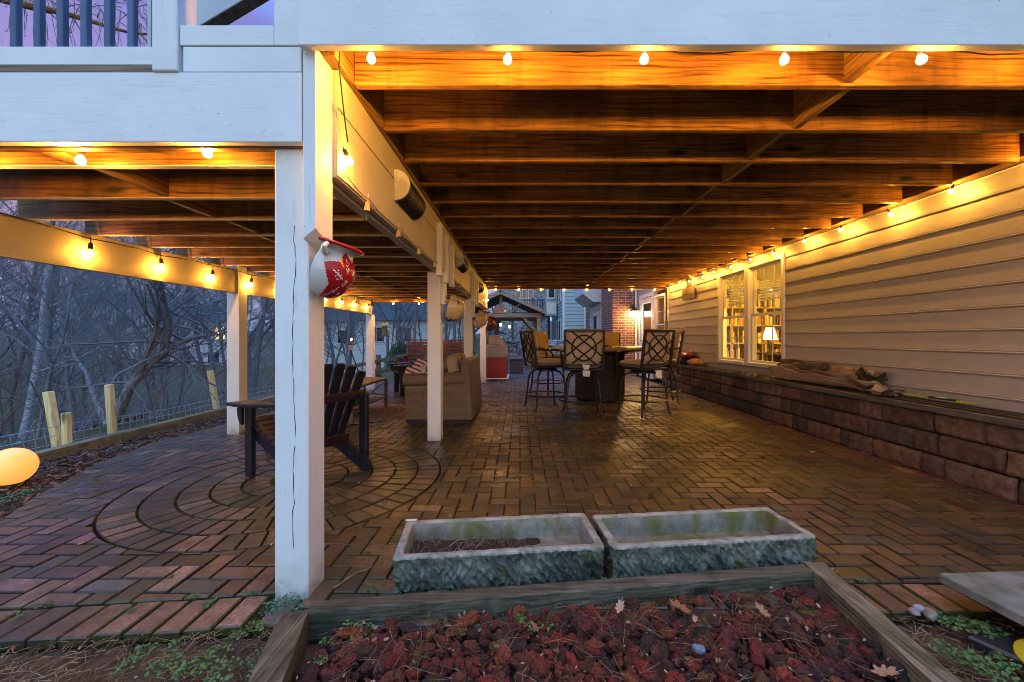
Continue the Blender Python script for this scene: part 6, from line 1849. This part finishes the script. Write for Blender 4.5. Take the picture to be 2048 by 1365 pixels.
# ------------------------------------------------------------------ houses among the trees
M['palewall'] = pm('pale house siding', (.62, .63, .62), (.54, .55, .55), 3, (1, 1, 30), .7, .05)
M['greyroof'] = pm('slate grey roof', (.07, .08, .095), (.045, .05, .06), 9, rough=.8, bump=.2)
M['darkglass'] = pm('dark window glass', (.02, .03, .045), rough=.08, bump=0, spec=.8)
M['litwin'] = emis('lit far window', (1, .55, .18), 2.2)
def far_house(label, x, y, z, w_, d_, h, rz, roofh, wins, wall=None):
    t = thing('distant_house', label, 'house', (x, y, z), rz)
    q = MB(); q.box(-w_ / 2, w_ / 2, 0, d_, -3, h); q.build('wall', wall or M['palewall'], t, world=False)
    q = MB(); q.prism([(-w_ / 2 - .3, -.3, h + .01), (-w_ / 2 - .3, d_ + .3, h + .01), (-w_ / 2 - .3, d_ / 2, h + roofh)][::-1], (w_ + .6, 0, 0)); q.build('roof', M['greyroof'], t, world=False)
    for (wx, wz, ww, wh, lit) in wins:
        q = MB(); q.box(wx - ww / 2 - .08, wx + ww / 2 + .08, -.05, .02, wz - .08, wz + wh + .08); f = q.build('window', M['trim'], t, world=False)
        q = MB(); q.box(wx - ww / 2, wx - .03, -.07, -.051, wz, wz + wh); q.box(wx + .03, wx + ww / 2, -.07, -.051, wz, wz + wh); q.build('pane', M['litwin'] if lit else M['darkglass'], f, world=False)
    return t
x, y = wood_spot(405, 58); far_house('pale house with two lit windows deep in the wood, left of the outer deck post', x, y, -1.6, 7, 6, 4.6, radians(35), 2.0, [(-2, 2.6, 1, 1.3, 0), (0, 2.6, .9, 1.3, 0), (1.6, 2.6, .9, 1.3, 1), (2.7, 2.6, .7, 1.3, 1), (-1.5, -.2, 1, 1.3, 0), (1, -.2, 1, 1.3, 0)])
x, y = wood_spot(300, 70); far_house('white house glimpsed through twigs above the leaning trunk', x, y, -.5, 9, 7, 5.5, radians(42), 2.2, [(-2.5, 3, 1.2, 1.5, 0), (2.2, 3, 1.2, 1.5, 0), (.2, 3, .5, .5, 1)])
x, y = wood_spot(818, 40); far_house('house with a broad slate-blue roof behind the red bench', x, y, .2, 10, 8, 2.6, radians(12), 2.6, [(-3, .6, 1.4, 1.3, 0), (-.5, .6, 1.4, 1.3, 0), (2.5, .6, 1.4, 1.3, 0)])
x, y = wood_spot(690, 46); far_house('long pale house with a dark roof in the trees left of the far outer post', x, y, -.6, 11, 8, 3.4, radians(20), 2.4, [(-3.5, 1.2, 1.4, 1.3, 0), (0, 1.2, 1.4, 1.3, 0), (3.2, 1.2, 1.4, 1.3, 0)])

# ------------------------------------------------------------------ neighbouring buildings behind the patio
M['tealsiding'] = pm('blue-green lap siding', (.36, .44, .43), (.32, .39, .385), 3, (1, 1, 3), .55, .05)
def lap(mb, x0, x1, y, z0, z1, h=.2, mi=0):
    """Lap siding facing -Y."""
    z = z0
    while z < z1:
        zt = min(z + h, z1)
        mb.add([(x0, y - .03, z), (x1, y - .03, z), (x1, y - .002, zt), (x0, y - .002, zt), (x0, y, z), (x1, y, z)], [(0, 1, 2, 3), (4, 5, 1, 0)], mi); z += h
def lapx(mb, x, y0, y1, z0, z1, h=.2, mi=0):
    z = z0
    while z < z1:
        zt = min(z + h, z1)
        mb.add([(x - .03, y1, z), (x - .03, y0, z), (x - .002, y0, zt), (x - .002, y1, zt), (x, y1, z), (x, y0, z)], [(0, 1, 2, 3), (4, 5, 1, 0)], mi); z += h
nb = thing('neighbour_house', 'blue-green sided house with corner windows seen beyond the stools', 'house', (3, 22, 0))
q = MB(); q.box(2.40, 9, 22.0, 30, -.3, 7.0); lap(q, 2.42, 3.55, 21.999, 0, 7); lapx(q, 2.399, 22.02, 30, 0, 7); q.build('wall', M['tealsiding'], nb)
q = MB(); q.box(2.33, 2.45, 21.93, 22.05, -.2, 7); q.box(3.50, 3.60, 21.93, 21.998, -.2, 7); q.build('corner_board', M['trim'], nb)
q = MB(); q.box(3.61, 4.6, 21.9, 21.999, .0, 7); q.build('brick_panel', M['brick'], nb)
for y0 in (23.2, 24.6, 26.0):
    for z0 in (.5, 3.2):
        q = MB(); q.box(2.34, 2.40, y0, y0 + 1.1, z0, z0 + 1.7); f = q.build('window', M['trim'], nb); q = MB(); q.box(2.325, 2.339, y0 + .1, y0 + 1.0, z0 + .1, z0 + 1.6); q.build('pane', M['darkglass'], f)
q = MB(); q.prism([(2.0, 21.6, 7.01), (9.4, 21.6, 7.01), (5.7, 21.6, 9.6)], (0, 8.8, 0)); q.build('roof', M['greyroof'], nb)
q = MB(); q.box(1.62, 2.325, 25.2, 26.4, 2.5, 7); q.build('bay', M['tealsiding'], nb)
q = MB(); q.box(1.72, 2.22, 25.14, 25.199, 3.55, 5.6); f = q.build('window', M['trim'], nb); q = MB(); q.box(1.80, 2.14, 25.12, 25.139, 3.65, 4.5); q.box(1.80, 2.14, 25.12, 25.139, 4.6, 5.5); q.build('pane', M['darkglass'], f)
q = MB(); q.box(1.68, 2.26, 25.15, 25.199, 2.62, 3.35); q.build('bay_panel', M['trim'], nb)
# overhanging pale bay between that house and the brick chimney
ov = thing('bay_window', 'pale blue-white overhanging bay beside the brick chimney bay', 'building', (3, 15.5, 2.5))
q = MB(); q.box(2.36, 4.2, 15.0, 17.5, 2.75, 5.5); q.prism([(2.36, 15.0, 2.749), (2.36, 17.5, 2.749), (3.0, 17.5, 2.45), (3.0, 15.0, 2.45), (4.2, 15.0, 2.45), (4.2, 15.0, 2.749)][::-1] if False else [(2.37, 15.01, 2.749), (4.2, 15.01, 2.749), (4.2, 15.01, 2.45), (2.75, 15.01, 2.45)], (0, 2.48, 0)); q.build('bay_body', M['palewall'], ov)
q = MB(); q.box(2.6, 3.1, 14.96, 14.999, 3.2, 4.4); f = q.build('window', M['trim'], ov); q = MB(); q.box(2.68, 3.02, 14.94, 14.959, 3.28, 4.32); q.build('pane', M['darkglass'], f)
q = MB(); q.box(3.05, 4.2, 15.2, 17.4, -.1, 2.449); lapx(q, 3.049, 15.2, 17.4, 0, 2.44); q.build('wall', M['palewall'], ov)
q = MB(); q.box(3.0, 3.02, 15.5, 16.4, .1, 2.1); f = q.build('door', M['trim'], ov); q = MB(); q.box(2.985, 2.999, 15.65, 16.25, .4, 1.95); q.build('pane', M['darkglass'], f)
# stone-faced house with a raised deck and stair
sh = thing('stone_house', 'pale stone-faced house with a row of windows above the gazebo roof', 'house', (.5, 32, 0))
k = NT('pale stone facing'); co = k.coords((1, 1, 1), False)
v = k.n('ShaderNodeTexVoronoi', feature='DISTANCE_TO_EDGE'); v.inputs['Scale'].default_value = 2.2; k.l(k.coords((1, 1, 2.2), False), v.inputs['Vector'])
k.col(k.mix(k.ramp(k.noise(co, 3, 4), [(.3, (.25, .25, .25)), (.7, (.55, .55, .54))]), (.10, .10, .11), k.ramp(v.outputs['Distance'], [(0.02, 1), (.06, 0)]))); k.set(rough=.9)
M['stone'] = k.mat
q = MB(); q.box(-1.9, 2.4, 32, 38, -.2, 5.15); q.build('wall', M['stone'], sh)
q = MB(); q.box(-2.1, 2.6, 31.8, 38.2, 5.151, 5.9); q.build('brick_panel', M['brick'], sh)
q = MB(); q.prism([(-2.4, 31.5, 5.91), (2.9, 31.5, 5.91), (.2, 31.5, 7.9)], (0, 7, 0)); q.build('roof', M['greyroof'], sh)
for x0 in (-.35, .15, .65):
    q = MB(); q.box(x0, x0 + .42, 31.93, 31.999, 3.55, 5.0); f = q.build('window', M['trim'], sh); q = MB(); q.box(x0 + .06, x0 + .36, 31.91, 31.929, 3.62, 4.25); q.box(x0 + .06, x0 + .36, 31.91, 31.929, 4.32, 4.93); q.build('pane', M['darkglass'], f)
M['tealwood'] = pm('blue-green stained deck wood', (.05, .085, .095), (.035, .06, .07), 6, rough=.7, bump=.2)
dk = thing('raised_deck', 'blue-green raised deck with railing and stair behind the gazebo', 'deck', (.8, 27, 0))
q = MB(); q.box(-.6, 2.0, 27, 30, 2.62, 2.86); q.build('platform', M['tealwood'], dk)
q = MB(); q.box(-.6, 2.0, 26.98, 27.04, 3.62, 3.70); q.box(-.6, 2.0, 26.99, 27.03, 2.95, 3.0); q.box(-.6, 2.0, 26.99, 27.03, 3.3, 3.34); q.build('railing', M['tealwood'], dk)
x = -.55
while x < 2.0: q = MB(); q.box(x, x + .05, 26.995, 27.025, 3.001, 3.299); q.box(x, x + .05, 26.995, 27.025, 3.341, 3.619); q.build('baluster', M['tealwood'], dk); x += .17
for x in (-.5, .85, 1.95): q = MB(); q.box(x - .08, x + .08, 27.05, 27.2, -.2, 2.619); q.box(x - .06, x + .06, 26.95, 26.979, 2.62, 3.8); q.build('post', M['tealwood'], dk)
q = MB(); q.bar((-.45, 26.3, .15), (1.6, 26.3, 2.55), .08, .28); q.bar((-.45, 25.4, .15), (1.6, 25.4, 2.55), .08, .28); q.build('stair_stringer', M['tealwood'], dk)
for i in range(11): q = MB(); f = (i + .5) / 11; q.box(-.45 + 2.05 * f - .12, -.45 + 2.05 * f + .12, 25.45, 26.25, .28 + 2.4 * f, .32 + 2.4 * f); q.build('stair_tread', M['tealwood'], dk)
q = MB(); q.bar((-.45, 25.4, 1.0), (1.6, 25.4, 3.4), .06, .06); q.build('hand_rail', M['tealwood'], dk)
# gazebo
M['gazwood'] = wood('grey-brown gazebo timber', [(.10, .075, .06), (.19, .15, .125), (.28, .23, .20)], 'X', 6, .75, .25)
gz = thing('gazebo', 'open timber gazebo with a gabled roof and a small sign on its tie beam', 'gazebo', (-.72, 15, 0))
gx_, gw, ge, gp, gy, gd = -.72, 1.58, 2.06, 2.78, 15.0, 3.0
for s in (-1, 1):
    for y in (gy, gy + gd): q = MB(); q.box(gx_ + s * 1.42 - .07, gx_ + s * 1.42 + .07, y, y + .14, -.1, 1.86); q.build('post', M['gazwood'], gz)
    q = MB(); q.prism([(gx_, gy - .3, gp), (gx_ + s * (gw + .12), gy - .3, ge - .06), (gx_ + s * (gw + .12), gy - .3, ge + .02), (gx_, gy - .3, gp + .08)], (0, gd + .75, 0)); q.build('roof', M['greyroof'], gz)
    q = MB(); q.bar((gx_ + s * .02, gy - .32, gp - .02), (gx_ + s * (gw + .10), gy - .32, ge - .04), .035, .13, (0, 0, 1)); q.build('rafter', M['gazwood'], gz)
    for y in (gy + .05, gy + gd): q = MB(); q.bar((gx_ + s * 1.42, y + .05, 1.25), (gx_ + s * .86, y + .05, 1.86), .09, .09); q.build('knee_brace', M['gazwood'], gz)
    q = MB(); q.bar((gx_ + s * .36, gy + .06, 2.02), (gx_ + s * .72, gy + .06, 2.38), .06, .06); q.build('brace', M['gazwood'], gz)
    q = MB(); q.box(gx_ + s * 1.42 - .06, gx_ + s * 1.42 + .06, gy + .145, gy + gd - .001, 1.865, 2.02); q.build('beam', M['gazwood'], gz)
for y in (gy, gy + gd): q = MB(); q.box(gx_ - gw + .02, gx_ + gw - .02, y, y + .13, 1.865, 2.015); q.build('tie_beam', M['gazwood'], gz)
q = MB(); q.box(gx_ - .05, gx_ + .05, gy + .02, gy + .12, 2.016, gp - .1); q.build('king_post', M['gazwood'], gz)
sg = thing('gazebo_sign', 'small orange-brown lettered board with a white flower on the gazebo beam', 'sign', (gx_ - .02, gy - .02, 2.12))
q = MB(); q.box(gx_ - .27, gx_ + .23, gy - .035, gy - .005, 2.018, 2.238); q.build('board', pm('orange-brown board', (.36, .17, .10), (.28, .13, .075), 10, rough=.7), sg)
text_obj('lettering', 'Gazebo', .11, M['potbrown'], (gx_ - .08, gy - .0365, 2.135), rot(radians(90), 0, 0), sg, .001, .2)
q = MB(); q.lathe([(.001, 0), (.05, 0), (.03, .006), (.001, .008)], 9, (gx_ + .165, gy - .036, 2.10), rot(radians(90), 0, 0)); q.build('flower', M['trim'], sg)
for i, (x, z) in enumerate(((-.78, 1.63), (-.43, 1.55))):
    t = thing('string_bulb', ['left glowing pendant bulb hanging inside the gazebo', 'right glowing pendant bulb hanging inside the gazebo'][i], 'light bulb', (x, 16.2, z), 0, 'pendant bulbs in the gazebo')
    q = MB(); q.ball((x, 16.2, z), .055, 10, 8, (1, 1, 1.3)); q.build('globe', emis('soft pendant', (1, .55, .2), 3.5), t, smooth=180)
    q = MB(); q.tube([(x, 16.2, z + .07), (x, 16.2, 2.3)], .008, 5); q.build('cord', M['cord'], t)
# dry stone garden wall, shrubs and fence rails behind the patio
dw = MB(); rr = random.Random(66)
for row in range(5):
    x = -1.2
    while x < 1.9:
        L = rr.uniform(.3, .8); 
        rock(dw, (x + L / 2, 19.2 + .1 * row, .12 + row * .22), L * .55, rr, None, ICO2, .12) if False else dw.obox((x + L / 2, 19.2 + .14 * row + rr.uniform(-.05, .05), .10 + row * .20), (L - .03, .45, .185), rot(rr.uniform(-.05, .05), rr.uniform(-.05, .05), rr.uniform(-.08, .08)))
        x += L
tag(dw.build('stone_wall', M['stone'], bevel=.03, seg=2), 'low grey dry-stone wall behind the gazebo posts', 'wall')
M['evergreen'] = pm('evergreen needles', (.05, .085, .03), (.025, .05, .02), 8, rough=.8, bump=0)
def evergreen(label, x, y, r, h, seed):
    t = thing('evergreen_shrub', label, 'shrub', (x, y, terrain(x, y))); rr = random.Random(seed); q = MB()
    z0 = terrain(x, y)
    for i in range(2600):
        a = rr.uniform(0, 6.3); b = rr.random() ** .4; c_ = rr.uniform(0, 1)
        d = Vector((cos(a) * r * b * sqrt(1 - c_ * c_ * .8), sin(a) * r * b * sqrt(1 - c_ * c_ * .8), h * c_ * (.7 + .3 * b) * (1 + .3 * noise.noise(Vector((cos(a) * 2, sin(a) * 2, seed))))))
        p = Vector((x, y, z0)) + d; dr = (d + Vector((0, 0, .3)) + Vector((rr.gauss(0, .3), rr.gauss(0, .3), rr.gauss(0, .3)))).normalized() * .10; s_ = dr.orthogonal().normalized() * .022
        q.add([p, p + dr * .5 + s_, p + dr, p + dr * .5 - s_], [(0, 1, 2, 3)])
    q.build('foliage', M['evergreen'], t)
    q = MB(); q.tube([(x, y, z0 - .1), (x, y, z0 + h * .6)], [.06, .02], 6); q.build('trunk', M['bark2'], t)
evergreen('low spreading evergreen shrub behind the red bench, between two posts', -2.75, 15.2, 1.2, .95, 3)
evergreen('small evergreen shrub above the left part of the red bench', -4.3, 15.5, .9, .85, 5)
for i, (x, y, sc, b_) in enumerate(((-2.2, 19, 1.0, 1), (-2.9, 20.5, 1.15, 1), (-3.6, 19.5, 1.0, 1), (-1.7, 21, .9, 1))):
    o = place_tree(BUSH, b_, x, y, sc, 'tall reddish twiggy shrub behind the evergreen beyond the patio', 'reddish shrubs beyond the patio')
tr_ = thing('gnarled_tree', 'small gnarled tree standing under the gazebo gable', 'tree', (-1.35, 19, 0)); a, b = MB(), MB(); rr = random.Random(91)
grow(a, b, rr, Vector((-1.35, 18.4, -.2)), Vector((.15, 0, 1)), 2.6, .16, 0, 3, (30, 70), .6, (8, 5, 4)); a.build('trunk', M['bark2'], tr_, smooth=60); b.build('crown', M['twig'], tr_)
# rail fence dropping away behind the far outer post
rf = thing('rail_fence', 'pale sloping rail fence descending behind the far outer deck post', 'fence', (-4, 11, 0))
for z in (.0, .32): q = MB(); q.bar((-5.6, 9.8, -.25 + z), (-2.4, 12.6, .48 + z), .05, .10); q.build('rail', M['old_x'], rf)
for f in (0, .5, 1): q = MB(); q.box(-5.6 + 3.2 * f - .05, -5.6 + 3.2 * f + .05, 9.86 + 2.8 * f, 9.96 + 2.8 * f, -1.0, .25 + .73 * f); q.build('post', M['old_y'], rf)
# garden lantern on a leaning pole, bird feeder on the far outer post
gl = thing('pole_lantern', 'small garden lantern on a thin leaning black pole beside the seating group', 'lamp', (-2.95, 7.3, 0))
a, b = Vector((-2.80, 7.4, -.05)), Vector((-3.09, 7.3, .86)); d = (b - a).normalized()
q = MB(); q.tube([a, b], .012, 8); q.build('pole', M['black'], gl)
q = MB(); q.lathe([(.001, .0), (.03, .01), (.045, .10), (.001, .101)], 8, b, None); q.build('lantern_glass', pm('frosted lantern glass', (.55, .52, .45), rough=.3, bump=0), gl)
q = MB(); q.lathe([(.001, .19), (.02, .17), (.075, .115), (.075, .105), (.001, .104)], 8, b); q.build('lantern_cap', M['black'], gl)
q = MB(); q.ball(b + Vector((.02, -.02, .20)), .022, 8, 6); q.build('finial_light', emis('tiny lamp', (1, .6, .25), 5), gl)
bf = thing('bird_feeder', 'blue-grey roofed bird feeder hanging beside the far outer deck post', 'bird feeder', (-3.02, 8.7, 1.2))
q = MB(); q.prism([(-3.03, 8.6, 1.34), (-2.85, 8.6, 1.34), (-2.91, 8.6, 1.42), (-2.97, 8.6, 1.42)], (0, .16, 0)); q.build('roof', pm('blue-grey tin', (.20, .27, .33), rough=.5), bf)
q = MB(); q.box(-2.985, -2.895, 8.63, 8.73, 1.13, 1.339); q.build('hopper', pm('dark feeder', (.05, .06, .065), rough=.3), bf); q = MB(); q.box(-3.02, -2.86, 8.6, 8.76, 1.115, 1.129); q.build('tray', M['tealwood'], bf)
q = MB(); q.tube([(-2.94, 8.68, 1.42), (-2.94, 8.68, 1.62), (-3.06, 8.50, 1.66)], .004, 5); q.build('hanger', M['iron'], bf)
for i, (y, z, s, lab) in enumerate(((7.62, 1.74, .06, 'small brown box fixed to the outer beam near its far end'), (8.36, 1.76, .07, 'small dark speaker box fixed at the far corner of the outer beam'))):
    q = MB(); q.box(-3.196, -3.10, y, y + .12, z, z + .13); tag(q.build('speaker_box', [M['gazwood'], M['black']][i], bevel=.006), lab, 'speaker')
